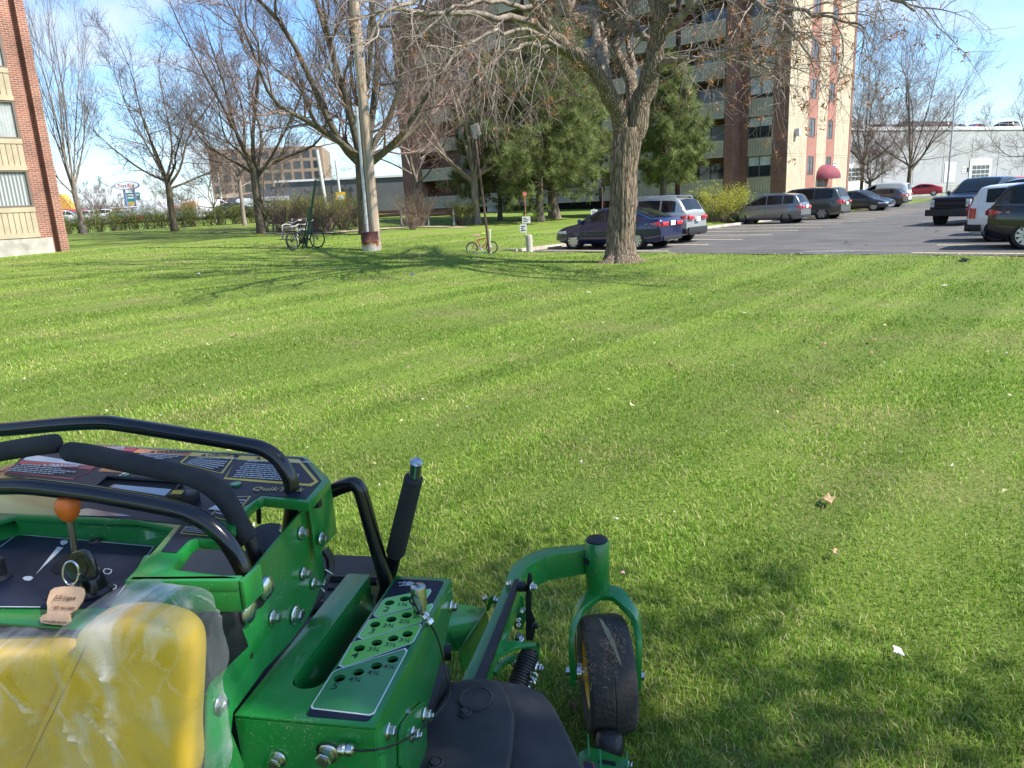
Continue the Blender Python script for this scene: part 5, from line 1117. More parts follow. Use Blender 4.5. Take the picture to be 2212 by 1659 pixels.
m = MB(); m.tube([(-.20,-.03,4.6),(-.19,-.03,11)], .018, 6); m.build('cable', UND, up_)
rus = bpy.data.materials.new('rusty_drum'); rus.use_nodes = True; n = rus.node_tree; b_ = n.nodes['Principled BSDF']; b_.inputs['Roughness'].default_value = .8
tcr = n.nodes.new('ShaderNodeTexCoord'); sx = n.nodes.new('ShaderNodeSeparateXYZ'); n.links.new(tcr.outputs['Object'], sx.inputs[0])
nz = n.nodes.new('ShaderNodeTexNoise'); nz.inputs['Scale'].default_value = 5; nz.inputs['Detail'].default_value = 6; n.links.new(tcr.outputs['Object'], nz.inputs['Vector'])
ma = n.nodes.new('ShaderNodeMath'); ma.operation = 'MULTIPLY_ADD'; ma.inputs[1].default_value = .7; n.links.new(nz.outputs['Fac'], ma.inputs[0]); n.links.new(sx.outputs['Z'], ma.inputs[2])
cr2 = n.nodes.new('ShaderNodeValToRGB'); e = cr2.color_ramp.elements; e[0].position = .50; e[0].color = (.42,.40,.36,1); e[1].position = .86; e[1].color = (.085,.032,.028,1); q = e.new(.60); q.color = (.40,.17,.06,1); q = e.new(.70); q.color = (.12,.04,.03,1)
n.links.new(ma.outputs[0], cr2.inputs[0]); n.links.new(cr2.outputs[0], b_.inputs['Base Color'])
m = MB(); m.lathe([(.30,-.1),(.30,.30),(.307,.31),(.30,.32),(.30,.62),(.31,.64),(.29,.645)], (-.17,-.14,0), (0,0,1), 28); m.build('drum_collar', rus, up_)
def cable(name, label, pts, r, m_=UND, cat='cable', group=None):
    b0 = Vector(pts[0]); mb = MB(); mb.tube([Vector(p)-b0 for p in pts], r, 6); o = mb.build(name, m_); o.location = b0; return tag(o, label, cat, group)
for (x0, y0, x1, y1, lb) in [(826, 181, 1600, 112, 'lower black overhead cable running from the utility pole to the apartment building'), (822, 56, 1600, 12, 'upper black overhead cable running from the utility pole to the apartment building')]:
    A_, B_ = pt3(x0, y0, 26.3), pt3(x1, y1, 50); pts = [A_+(B_-A_)*t - np.array([0,0,.8*4*t*(1-t)*.3]) for t in np.linspace(0, 1, 16)]
    cable('overhead_cable', lb, pts, .012)
    s_ = thing('splice_closure', 'black cable splice case hanging by the utility pole, ' + ('lower one' if y0 > 100 else 'upper one'), 'cable box', pt3(x0+14, y0-1, 26.3)); m = MB()
    d_ = Vector(B_-A_).normalized(); m.tube([-d_*.42, -d_*.38, -d_*.2, d_*.2, d_*.38, d_*.42], [.02,.05,.065,.065,.05,.02], 10); m.obox((-.25,0,-.0), (.22,0,0), (0,.02,0), (0,0,.02)); m.build('case', PLAST, s_)
# green leaning post and two bicycles
gq = gp(656, 27.2); po = MB(); tp_ = pt3(682, 388, 27.0); po.cyl((0,0,-.2), Vector(tp_)-gq, .055, 12, r2=.04); po.cyl((-.1,.05,-.1), Vector(tp_)*1.0-gq+Vector((-.32,0,-.9)), .03, 8)
o = po.build('leaning_post', mat('post_green', (.025,.07,.04), .5)); o.location = gq; tag(o, 'dark green steel post leaning to the right above two parked bicycles', 'post')
def wheel_ring(mb, c, ax, r, tr=.02, spokes=14, mt=0, ms=1, rimf=.45):
    c = Vector(c); ax = Vector(ax).normalized(); a = ax.orthogonal().normalized(); b = ax.cross(a); N = 26
    P = [c+(a*math.cos(2*math.pi*i/N)+b*math.sin(2*math.pi*i/N))*r for i in range(N+1)]
    mb.tube(P, tr, 6, mt, caps=False)
    if spokes: mb.tube([c+(p-c)*.93 for p in P], tr*.45, 5, ms, caps=False)
    for i in range(spokes): u = 2*math.pi*i/spokes; mb.cyl(c, c+(a*math.cos(u)+b*math.sin(u))*r*.94, .0025, 3, ms)
    if spokes: mb.cyl(c-ax*.04, c+ax*.04, .022, 8, ms)
def bicycle(label, loc, rz, fr, r=.33, wb=1.04, seatm=UND, small=False, basket=False, lean=0.0):
    t = thing('bicycle', label, 'bicycle', loc, rz); t.rotation_euler = (lean, 0, rz); k = r/.33; H = .95*k if not small else .62
    for x in (-wb/2, wb/2): m = MB(); wheel_ring(m, (x,0,r), (0,1,0), r-.02, .021 if not small else .024); m.build('wheel', [TYRE, GALV if small else mat('rim_dark', (.09,.09,.095), .4, metal=.6)], t)
    bb = Vector((-.06*k,0,r*.85)); st = Vector((-.22*k,0,H*.80)); hd = Vector((wb/2-.26*k,0,H*.88)); hb = Vector((wb/2-.20*k,0,H*.70)); ra = Vector((-wb/2,0,r)); fa = Vector((wb/2,0,r))
    m = MB(); rt = .019 if small else .016
    for a, b in ((bb,st),(st,hd),(bb,hb),(hd,hb)): m.cyl(a, b, rt, 8)
    for s in (-.045,.045):
        o_ = Vector((0,s,0)); m.cyl(ra+o_, bb+o_*.5, .009, 6); m.cyl(ra+o_, st+o_*.3, .009, 6)
    m.build('frame', fr, t)
    m = MB(); 
    for s in (-.045,.045): m.tube([hb, hb+Vector((.05,s,-.1)), fa+Vector((0,s,0))], .011, 6)
    m.cyl(hb, hd+Vector((-.02,0,.12)), .014, 6); m.build('fork', fr if not small else WHITE, t)
    m = MB(); hh = hd+Vector((-.02,0,.13)); m.tube([hh+Vector((-.12,-.29,.05)), hh+Vector((-.02,-.22,.06)), hh+Vector((.03,-.05,0)), hh+Vector((.03,.05,0)), hh+Vector((-.02,.22,.06)), hh+Vector((-.12,.29,.05))], .013, 8); m.build('handlebar', GALV if not small else mat('bar_yellow', (.6,.55,.1), .5), t)
    m = MB(); m.cyl(st, st+Vector((-.03,0,.12)), .012, 6, 1); p0 = st+Vector((-.03,0,.14)); m.prism([p0+Vector(q) for q in ((-.14,-.07,0),(-.14,.07,0),(-.02,.05,0),(.13,.015,0),(.13,-.015,0),(-.02,-.05,0))], (0,0,.045)); m.build('saddle', [seatm, GALV], t, bevel=.01)
    m = MB(); m.lathe([(.0,-.01),(.085*k,-.01),(.085*k,.01),(.0,.01)], bb+Vector((0,-.05,0)), (0,1,0), 18); m.cyl(bb+Vector((0,-.06,0)), bb+Vector((.12*k,-.07,-.11*k)), .01, 6); m.cyl(bb+Vector((0,.06,0)), bb+Vector((-.12*k,.07,.11*k)), .01, 6); m.obox(bb+Vector((.12*k,-.11,-.11*k)), (.04,0,0), (0,.04,0), (0,0,.01)); m.obox(bb+Vector((-.12*k,.11,.11*k)), (.04,0,0), (0,.04,0), (0,0,.01)); m.build('crank', UND if not small else GALV, t)
    if basket:
        m = MB(); m.box(wb/2-.2, wb/2+.12, -.16, .16, H*.86, H*.90); m.build('basket', GALV, t)
    return t
bicycle('black bicycle seen front on, chained to the green leaning post', gp(652, 26.9)+Vector((0,0,0)), R(250), UND, basket=True, lean=.08)
bicycle('dark teal bicycle seen from the side behind the black one at the green post', gp(660, 27.4), R(-22), mat('bike_teal', (.02,.12,.13), .4, coat=.5), lean=-.1)
bicycle('small red child bicycle with a pink saddle by the leaning garden lamp', gp(1040, 26.9), R(-6), mat('bike_red', (.42,.03,.05), .4, coat=.6), r=.215, wb=.72, seatm=mat('saddle_pink', (.6,.28,.32), .6), small=True)
sc = thing('kick_scooter', 'white kick scooter standing against the leaning garden lamp', 'scooter', gp(1056, 26.6), R(170)); m = MB(); m.cyl((0,0,.1),(-.06,0,.88),.02,8); m.cyl((-.06,-.16,.86),(-.06,.16,.86),.014,8); m.build('handlebar', WHITE, sc)
m = MB(); m.box(.02,.48,-.05,.05,.09,.11); m.build('deck', mat('scooter_deck', (.05,.2,.2), .5), sc, bevel=.005)
for x in (0,.5): m = MB(); m.cyl((x,-.015,.07),(x,.015,.07),.07,14); m.build('wheel', WHITE, sc)
# garden lamp leaning to the left
gl_ = gp(1057, 26.5); tpl = Vector(pt3(1027, 300, 26.4))-gl_; lt = thing('garden_lamp', 'thin rusty lamp post leaning left with a boxy grey floodlight on top', 'lamp', gl_)
m = MB(); m.tube([(0,0,-.2), tpl*.5, tpl], [.045,.04,.035], 10); m.build('pole', mat('rusty_post', (.13,.07,.05), .8, var=.3, vscale=4), lt)
m = MB(); m.obox(tpl+Vector((.02,0,.27)), (.13,.02,.05), (-.02,.10,0), (-.05,0,.19)); m.build('lamp_head', mat('lamp_grey', (.22,.20,.19), .5), lt, bevel=.015); m = MB(); m.obox(tpl+Vector((.02,-.112,.27)), (.10,.0,.035), (0,.01,0), (-.04,0,.15)); m.build('lamp_glass', mat('lamp_glass', (.16,.15,.14), .3), lt)
m = MB(); m.tube([tpl, tpl+Vector((0,0,.09))], .055, 10); m.build('collar', GALV, lt)
BRW = mat('bench_brown', (.13,.065,.05), .7, var=.2, vscale=5)
def bench(label, loc, rz, w=1.5, group='garden benches with white ends'):
    t = thing('park_bench', label, 'bench', loc, rz, group)
    for x in (-w/2, w/2):
        m = MB(); m.tube([(x,-.28,0),(x,-.26,.22),(x,-.22,.40),(x,-.05,.44),(x,.16,.40),(x,.22,.60),(x,.27,.88)], [.05,.045,.05,.05,.055,.05,.045], 8); m.tube([(x,.28,0),(x,.22,.2),(x,.17,.40)], [.055,.045,.045], 8); m.tube([(x,-.24,.42),(x,-.25,.60),(x,-.10,.66),(x,.2,.62)], .035, 8); m.build('bench_end', WHC, t)
    m = MB()
    for k in range(3): m.box(-w/2, w/2, -.22+.14*k, -.10+.14*k, .445, .48)
    m.build('seat', BRW, t, bevel=.005); m = MB(); m.obox((0,.215,.60), (w/2,0,0), (0,.014,.004), (0,.02,.075)); m.obox((0,.25,.79), (w/2,0,0), (0,.014,.004), (0,.02,.075)); m.build('backrest', BRW, t, bevel=.005)
bench('bench with white ends and brown planks in front of the ground floor balconies', gp(955, 42.2), R(175), 1.42)
bench('brown bench whose right white end shows just right of the utility pole', gp(832, 41.5), R(180), 1.9)
bench('white armed bench directly behind the two bicycles', gp(640, 31.8), R(-48), 1.3)
bench('white armed bench half hidden in the olive shrub', gp(598, 38.3), R(-60), 1.2)
# bollard with little signs
def bollard(label, loc, h=.62, r=.125):
    m = MB(); m.lathe([(r,-.1),(r*.98,h-.03),(r*.9,h),(r*.6,h+.005)], (0,0,0), (.0,0,1), 20); o = m.build('bollard', CONC); o.location = loc; o.rotation_euler = (0, R(-1.5), 0); return tag(o, label, 'bollard')
def stake_sign(label, loc, sx, sz, boards, stake=WHITE, round_=False):
    t = thing('sign', label, 'sign', loc)
    m = MB(); m.box(-.012, .012, -.01, .01, -.1, sz); m.build('stake', stake, t, smooth=False)
    for (x, z, w, h) in boards:
        m = MB(); m.box(x-w/2, x+w/2, -.025, -.012, z, z+h, 0); r5 = random.Random(int(x*100+z*37))
        for k in range(3): m.box(x-w*.35, x-w*.35+w*.7*r5.uniform(.5,1), -.027, -.0255, z+h*(.2+.24*k), z+h*(.32+.24*k), 1)
        m.build('board', [SG, INK], t, smooth=False)
    return t
bollard('round concrete bollard on the grass left of the dark blue sedan', gp(1143, 27.3))
stake_sign('two small white notices on a stake behind the concrete bollard left of the blue sedan', gp(1137, 27.7), 0, 1.2, [(.02,1.03,.30,.24),(-.10,.70,.25,.30)])
mk_ = thing('marker', 'orange stemmed round reflector sticking up above the two white notices', 'marker', gp(1137, 27.9)); m = MB(); m.cyl((0,0,0),(0,0,2.0),.011,6); m.build('stem', mat('stem_orange', (.6,.25,.15), .5), mk_); m = MB(); m.cyl((0,-.02,2.07),(0,.0,2.07),.085,18); m.build('reflector', mat('reflector_red', (.6,.16,.12), .4), mk_)
stake_sign('small white notice standing just behind the bonnet of the dark blue sedan', gp(1284, 33), 0, 1.25, [(0,.95,.28,.26)])
mk_ = thing('marker', 'thin reddish snow stake behind the dark blue sedan', 'marker', gp(1302, 36)); m = MB(); m.cyl((0,0,0),(0,0,2.0),.012,6); m.build('stem', mat('stem_red', (.35,.14,.12), .5), mk_)
bollard('concrete bollard on the grass right of the silver compact SUV', Vector(AB(-18.9, 30.5, T(*AB(-18.9,30.5)[:2]))), .8, .15)
stake_sign('small white notice above the bollard right of the silver compact SUV', Vector(AB(-19.1, 30.6, T(*AB(-19.1,30.6)[:2]))), 0, 1.35, [(0,1.12,.27,.26)])
stake_sign('small pale notice half hidden in the forsythia bush', Vector(AB(-19.2, 36.5, T(*AB(-19.2,36.5)[:2]))), 0, 1.25, [(0,1.02,.24,.22)])
# poles further off
def lamp_pole(label, loc, h, r=.10, arm=1.2, rz=0, m_=GALV, name='street_lamp', cat='street lamp', group=None):
    t = thing(name, label, cat, loc, rz, group); m = MB(); m.tube([(0,0,-.3),(0,0,h)], [r,r*.6], 10); 
    if arm: m.tube([(0,0,h-.1),(arm*.5,0,h+.12),(arm,0,h+.15)], r*.45, 8)
    m.build('pole', m_, t)
    if arm: m = MB(); m.obox((arm+.25,0,h+.15), (.3,0,0), (0,.12,0), (0,0,.06)); m.build('lamp_head', mat('lamp_head_grey', (.4,.41,.42), .5), t, bevel=.02)
PWHT = mat('pole_pale', (.56,.56,.55), .6)
lamp_pole('tall grey light pole in front of the white industrial building', (46.2, 79, 0), 10.2, .11, .0, name='light_pole', cat='pole')
t_ = lamp_pole('street lamp whose head peeks out right of the brick building', (-24.5, 38, T(-24.5,38)), 3.35, .05, .55)
wp = thing('road_sign', 'white pole carrying a yellow rectangular road sign before the grey warehouse', 'sign', at_depth(741, 66, 1.4)); m = MB(); m.cyl((0,0,-.3),(-.18,0,4.6),.10,10); m.build('pole', PWHT, wp); m = MB(); m.box(-.42,.42,-.16,-.12,.7,1.95,0); m.box(-.28,.28,-.165,-.161,1.3,1.7,1); m.build('board', [mat('sign_yellow', (.72,.42,.02), .5), WHITE], wp, smooth=False)
wp = thing('light_pole', 'thick white leaning pole left of the yellow road sign', 'pole', at_depth(709, 62, 1.4)); m = MB(); m.cyl((0,0,-.3),(-.35,0,5.2),.13,10); m.build('pole', PWHT, wp); m = MB(); m.box(-.2,.35,-.2,-.13,.5,1.1); m.build('meter_box', WHITE, wp)
for i_, (x, h, lb) in enumerate([(428, 5.2, 'thin white pole right of the dark spreading tree trunk'), (448, 3.6, 'short pale pole between the two thin white poles beyond the hedge'), (484, 5.6, 'thin white pole beside the orange domed kiosk'), (207, 4.0, 'thin pale pole with an orange band behind the pale tree trunk')]):
    lamp_pole(lb, at_depth(x, 100, 1.7), h, .12, 0, name='pole', cat='pole', m_=PWHT, group='thin pale poles beyond the hedge')

# ---------------------------------------------------------------- litter on the lawn
LTAN = mat('dry_leaf', (.36,.24,.12), .8, var=.3, vscale=40); LBRN = mat('brown_leaf', (.17,.085,.05), .8, var=.3, vscale=40); PAPR = mat('scrap_white', (.72,.70,.66), .7)
def scrap(name, label, cat, x, y, s, m_, seed, lift=.035):
    g_ = on_ground(x, y); r5 = random.Random(seed); mb = MB(); N = 9; V = [(0,0,s*.15)]
    for k in range(N): u = 2*math.pi*k/N; q = s*(.55+.55*(k % 2)+r5.uniform(-.15,.15)); V.append((math.cos(u)*q, math.sin(u)*q*.7, r5.uniform(-.1,.35)*s))
    mb.add(V, [(0,1+k,1+(k+1)%N) for k in range(N)]); V2 = [(a,b,c-.004) for a,b,c in V]; mb.add(V2, [(0,1+(k+1)%N,1+k) for k in range(N)])
    o = mb.build(name, m_, smooth=False); o.location = g_+Vector((0,0,lift)); o.rotation_euler = (r5.uniform(-.3,.3), r5.uniform(-.3,.3), r5.uniform(0,6)); tag(o, label, cat)
for i_, (nm, lb, ct, x, y, s, m_) in enumerate([
    ('dead_leaf', 'big curled brown leaf on the grass right of the mower, above the wheel', 'leaf', 1788, 1098, .060, LTAN), ('dead_leaf', 'crumpled pale leaf on the grass below the big curled leaf', 'leaf', 1800, 1212, .030, LTAN),
    ('paper_scrap', 'white torn scrap lying in the grass at the lower right', 'litter', 1938, 1425, .028, PAPR), ('paper_scrap', 'tiny pink and white scrap just above the caster wheel fork', 'litter', 1346, 1255, .018, mat('scrap_pink', (.7,.4,.38), .7)),
    ('dead_leaf', 'tan leaf in the middle of the lawn, upper one of the close pair', 'leaf', 1452, 793, .05, LTAN), ('dead_leaf', 'tan leaf in the middle of the lawn, lower one of the close pair', 'leaf', 1463, 806, .035, LTAN),
    ('paper_scrap', 'small white scrap on the lawn straight below the big maple trunk', 'litter', 1270, 636, .06, PAPR), ('paper_scrap', 'white scrap on the lawn near the right edge, closest to the asphalt', 'litter', 2040, 622, .07, PAPR),
    ('dead_leaf', 'pale leaf on the right part of the lawn, upper one', 'leaf', 1885, 741, .06, LTAN), ('dead_leaf', 'flat pale leaf left of the upper pale leaf on the right lawn', 'leaf', 1781, 752, .06, LTAN),
    ('dead_leaf', 'thin tan leaf just below the upper pale leaf on the right lawn', 'leaf', 1884, 769, .04, LTAN), ('paper_scrap', 'small white scrap far right of the maple on the open lawn', 'litter', 1606, 681, .05, PAPR),
    ('paper_scrap', 'white scrap in the shaded lawn on the left', 'litter', 428, 595, .09, PAPR), ('plastic_scrap', 'dark blue scrap in the shadow left of the maple', 'litter', 892, 597, .09, mat('scrap_blue', (.02,.05,.25), .5)),
    ('dead_leaf', 'tan leaf on the sunny grass above the mower lever', 'leaf', 1186, 945, .035, LTAN), ('dead_leaf', 'brown leaf on the left lawn above the panel', 'leaf', 506, 731, .07, LTAN),
    ('dead_leaf', 'brown leaf lying in the shade left of the caster tyre', 'leaf', 1238, 1540, .022, LBRN), ('paper_scrap', 'tiny white scrap on sunny grass above the caster spindle', 'litter', 1330, 1138, .018, PAPR),
    ('twig_litter', 'black crumpled twig litter on the lawn edge below the black SUV', 'litter', 2082, 567, .16, UND), ('twig_litter', 'small dark litter at the asphalt edge right of the maple', 'litter', 1722, 552, .09, UND)]):
    scrap(nm, lb, ct, x, y, s, m_, i_+3)
# the tree out of view on the right, placed and shaped so its shade falls on the mower
def shade_tree():
    t = bare_tree('unseen young leafing maple right of the viewer, placed to shade the mower', Vector((4.2, -.65, 0)), 9.4, .26, .54, 1.7, 77, nlimb=9, tw=TWIG_G, bk=BARK_G, n2=9, n3=7, n4=4, l2=.24, l3=.14, l4=.07, r4=.005)
    rg = np.random.default_rng(4); cr = [c for c in t.children if c.name.startswith('crown')][0]; me = cr.data; co = np.empty(len(me.vertices)*3, np.float32); me.vertices.foreach_get('co', co); co = co.reshape(-1,3)
    Q = co[rg.integers(0, len(co), 26000)]; Q = Q+rg.normal(size=Q.shape)*.08; Wp = Q+np.array(t.location)-np.array([-.95,.92,.95]); sv = np.array(sd); al = Wp@sv; dist = np.linalg.norm(Wp-al[:,None]*sv, axis=1); Q = Q[dist > .55]; V, F = cards(Q, .10, rg, .2, .8); raw_mesh('foliage', V, F, [leaf_mat('young_leaf', (.12,.15,.03), (.25,.26,.06), .3)], t)  # leaves cleared along the sun's line so sunlight reaches the bag
shade_tree()
# ================================================================= THE MOWER
# mower frame: x right, y forward, z up, origin on the ground below the viewer; measured off the photograph plane by plane
MA = R(11); MXv = np.array([math.cos(MA), -math.sin(MA), 0]); MYv = np.array([math.sin(MA), math.cos(MA), 0])
def c1(x, y): return x/2.976, 881.4+y/2.976
def c2(x, y): return x/2.976, 1278.9+y/2.976
def c3(x, y): return 483.9+x/3.556, 1192.5+y/3.556
def c4(x, y): return 864.1+x/3.0, 1106+y/3.0
def c5(x, y): return 483.9+x/4.267, 967.8+y/4.267
def L_(p, ax, k):
    q = hit(p[0], p[1], {'x': MXv, 'y': MYv, 'z': (0,0,1)}[ax], k); return Vector((q@MXv, q@MYv, q[2]))
MB0 = Vector((-1.15, 1.5, 0)); mw = MXv*MB0.x + MYv*MB0.y
mower = thing('stand_on_mower', 'green stand-on mower with black handlebars and foam grips in the foreground', 'mower', (mw[0], mw[1], 0), -MA)
def part(mb, name, mats, par=None, **k):
    o = mb.build(name, mats, par or mower, **k)
    if par is None: o.location = (-MB0.x, -MB0.y, 0)
    return o
GREEN = bpy.data.materials.new('mower_green'); GREEN.use_nodes = True; n = GREEN.node_tree; b_ = n.nodes['Principled BSDF']
b_.inputs['Roughness'].default_value = .30; b_.inputs['Coat Weight'].default_value = .6; b_.inputs['Coat Roughness'].default_value = .12
t_c = n.nodes.new('ShaderNodeTexCoord'); nz = n.nodes.new('ShaderNodeTexNoise'); nz.inputs['Scale'].default_value = 6; nz.inputs['Detail'].default_value = 8; nz.inputs['Roughness'].default_value = .7; n.links.new(t_c.outputs['Object'], nz.inputs['Vector'])
cr3 = n.nodes.new('ShaderNodeValToRGB'); e = cr3.color_ramp.elements; e[0].position = .50; e[0].color = (.012,.205,.036,1); e[1].position = .86; e[1].color = (.04,.20,.065,1); n.links.new(nz.outputs['Fac'], cr3.inputs[0]); 
nd = n.nodes.new('ShaderNodeTexNoise'); nd.inputs['Scale'].default_value = 260; nd.inputs['Detail'].default_value = 2; n.links.new(t_c.outputs['Object'], nd.inputs['Vector'])
nd2 = n.nodes.new('ShaderNodeTexNoise'); nd2.inputs['Scale'].default_value = 9; nd2.inputs['Detail'].default_value = 5; n.links.new(t_c.outputs['Object'], nd2.inputs['Vector'])
md = n.nodes.new('ShaderNodeMath'); md.operation = 'MULTIPLY_ADD'; md.inputs[1].default_value = .35; n.links.new(nd2.outputs['Fac'], md.inputs[0]); n.links.new(nd.outputs['Fac'], md.inputs[2])
rd = n.nodes.new('ShaderNodeMapRange'); rd.inputs['From Min'].default_value = .86; rd.inputs['From Max'].default_value = .93; rd.inputs['To Max'].default_value = .75; n.links.new(md.outputs[0], rd.inputs['Value'])
mxd = n.nodes.new('ShaderNodeMix'); mxd.data_type = 'RGBA'; mxd.inputs[7].default_value = (.40,.42,.30,1); n.links.new(rd.outputs[0], mxd.inputs[0]); n.links.new(cr3.outputs[0], mxd.inputs[6]); n.links.new(mxd.outputs[2], b_.inputs['Base Color'])
mr = n.nodes.new('ShaderNodeMapRange'); mr.inputs['From Min'].default_value = .45; mr.inputs['From Max'].default_value = .8; mr.inputs['To Min'].default_value = .28; mr.inputs['To Max'].default_value = .42; n.links.new(nz.outputs['Fac'], mr.inputs['Value']); n.links.new(mr.outputs[0], b_.inputs['Roughness'])
bu = n.nodes.new('ShaderNodeBump'); bu.inputs['Strength'].default_value = .06; bu.inputs['Distance'].default_value = .002; nz2 = n.nodes.new('ShaderNodeTexNoise'); nz2.inputs['Scale'].default_value = 220; n.links.new(t_c.outputs['Object'], nz2.inputs['Vector']); n.links.new(nz2.outputs['Fac'], bu.inputs['Height']); n.links.new(bu.outputs[0], b_.inputs['Normal'])
BLKG = mat('gloss_black', (.008,.008,.010), .24, coat=.35); FOAM = mat('foam_black', (.028,.028,.031), .85, bump=.35, bscale=700, var=.15, vscale=30)
SATB = mat('satin_black', (.014,.014,.016), .45, var=.3, vscale=25, bump=.1, bscale=100); COVR = mat('moulded_black', (.018,.018,.020), .62, col2=(.045,.044,.043), vscale=7, detail=9, bump=.35, bscale=400)
ZINC = mat('zinc', (.62,.62,.60), .24, metal=1.0, var=.12, vscale=60); NAVY = mat('decal_navy', (.014,.018,.036), .5, spec=.3); YEL = mat('decal_yellow', (.68,.48,.06), .4); DRED = mat('decal_red', (.42,.03,.05), .4); DORG = mat('decal_orange', (.62,.20,.05), .4); DWHT = mat('decal_white', (.68,.70,.70), .4)
LG1 = mat('decal_green_light', (.26,.70,.20), .35, coat=.3); LG2 = mat('decal_green_mid', (.20,.64,.12), .35, coat=.3); LG3 = mat('decal_green_yellow', (.17,.56,.09), .35, coat=.3); LG4 = mat('decal_green_deep', (.045,.24,.08), .35, coat=.3)

def bolt(p, nrm, r=.0135, h=.014, dome=False, m=ZINC, par=None, stud=0.0, nm='bolt'):
    p = Vector(p); a = Vector(nrm).normalized(); mb = MB()
    if dome: mb.lathe([(r,0),(r,.003),(r*.92,.007),(r*.65,.0105),(r*.3,.0125),(.0005,.013)], p, a, 28)
    else:
        mb.lathe([(r,0),(r,.0016),(r*.88,.0036),(r*.74,.0042)], p, a, 24)
        mb.lathe([(r*.70,.003),(r*.70,h*.9),(r*.62,h)], p, a, 6)
        if stud: mb.lathe([(r*.36,h*.9),(r*.36,h+stud),(r*.3,h+stud+.001)], p, a, 12)
        else: mb.lathe([(r*.42,h*.95),(r*.42,h+.0006),(r*.3,h+.0008)], p, a, 12)
    return part(mb, nm, m, par, ang=28)
PX = -.760
# --- right side plate, drawn on the plane x = PX
pts = [c1(1975,622), c5(905,950), c5(932,1190), c2(1990,150), c2(1870,320), c2(1700,500), c2(1500,775), c2(1488,900), c2(1600,1180), c2(1400,1500), c2(1200,1500), c2(1330,1132), c2(1335,660), c2(1380,560), c2(1600,350), c2(1560,240), c1(1560,1115), c1(1700,950)]
m = MB(); m.prism([L_(p, 'x', PX) for p in pts], (-.006,0,0)); side_plate = part(m, 'side_plate', GREEN, bevel=.0015)
# --- control console top, horizontal at z = ZP, recess left open
ZP = 1.200
def q1(x, y, z=ZP): return L_(c1(x, y), 'z', z)
out = [(-900,640),(520,225),(1970,310),(2125,460),(1985,606),(1690,576),(1655,590),(1600,640),(1440,850),(1270,838),(1230,865),(1110,1020),(1106,1036),(1530,1085),(1530,1108),(800,1112),(1000,905),(1118,768),(870,716),(100,684),(-700,900)]
m = MB(); m.prism([q1(*p) for p in out], (0,0,-.022)); console = part(m, 'console', GREEN, bevel=.003)
# right hand flange folded down from the console
fl = [(2125,462),(2168,800),(2102,872),(2032,966),(1986,612)]
P = [L_(c1(*p), 'x', PX+.012) for p in fl]; m = MB(); m.prism(P, (-.004,0,0)); part(m, 'console_flange', GREEN, bevel=.0015)
# front lip
a_, b2 = q1(800,1112), q1(1530,1106); m = MB(); m.prism([a_, b2, b2+Vector((0,0,-.062)), a_+Vector((0,0,-.062))], (0,.02,0)); part(m, 'console_lip', GREEN, bevel=.006)
m = MB(); m.prism([b2+Vector((.001,0,-.002)), b2+Vector((.001,.06,-.002)), b2+Vector((.001,.06,-.055)), b2+Vector((.001,0,-.055))], (.008,0,0)); part(m, 'lip_end', GREEN, bevel=.002)
# tray: floor and walls
ZT = 1.150
fr = [(-700,900),(100,684),(870,716),(1118,768),(1000,905),(800,1112)]
m = MB(); P = [q1(*p)+Vector((0,0,-.012)) for p in fr]; low = [Vector((p.x, p.y, ZT)) for p in P]
for i in range(len(P)-1): m.prism([P[i], P[i+1], low[i+1], low[i]], ((P[i+1]-P[i]).cross(Vector((0,0,1))).normalized()*(-.003)))
lf = [Vector(p) for p in low]; lf += [Vector((lf[-1].x-.02, lf[-1].y-.07, ZT)), Vector((lf[0].x, lf[-1].y-.07, ZT))]
m.prism(lf, (0,0,-.004)); tray = part(m, 'tray', GREEN, bevel=.001)
def dec(parent, name, polys, zf, base, extra=None, h=.0008):
    """flat decal: list of (points2D, material index, level)"""
    mb = MB()
    for pl, mi, lv in polys: mb.prism([Vector((p[0], p[1], base+h*lv)) for p in pl], (0,0,h*.8), mi)
    if extra: extra(mb)
    return part(mb, name, zf, parent, smooth=False)
def XY(p): return (p.x, p.y)
def t1(x, y): return XY(q1(x, y))
def f1(x, y): return XY(q1(x, y, ZT))
DM_ = [NAVY, DWHT, YEL, DRED, DORG, GREEN, mat('lcd', (.11,.14,.20), .12, coat=.6), UND, mat('text_grey', (.48,.50,.52), .5), mat('gold_text', (.62,.45,.12), .4)]
def lines(mb, pl, n, mi, z, seed, margin=.06):
    """rows of small print inside a parallelogram a,b,c,d (a-b top edge, d-c bottom edge)"""
    a, b, c, d = [Vector((*p, 0)) for p in pl]; r5 = random.Random(seed)
    for i in range(n):
        v0 = (i+.25)/n; v1 = (i+.72)/n; x = margin+(.03 if r5.random() < .5 else 0); end = r5.uniform(.6, .97)
        while x < end:
            w_ = r5.uniform(.03,.09); x2 = min(end, x+w_)
            q = lambda u, v: a.lerp(b, u).lerp(d.lerp(c, u), v); P = [q(x,v0), q(x2,v0), q(x2,v1), q(x,v1)]
            mb.add([(p.x, p.y, z) for p in P], [(0,3,2,1)], mi); x = x2+.012
def tx(mb, s, x, y, size, mi, z, bold=.0, sp=1.0, ex=(1,0,0), ey=(0,1,0)): 
    p = q1(x, y); add_text(mb, s, size, (p.x, p.y, z), ex, ey, mi, bold=bold, space=sp)
def inset(pl, f): c = np.mean(np.array(pl), 0); return [tuple(c+(np.array(p)-c)*f) for p in pl]
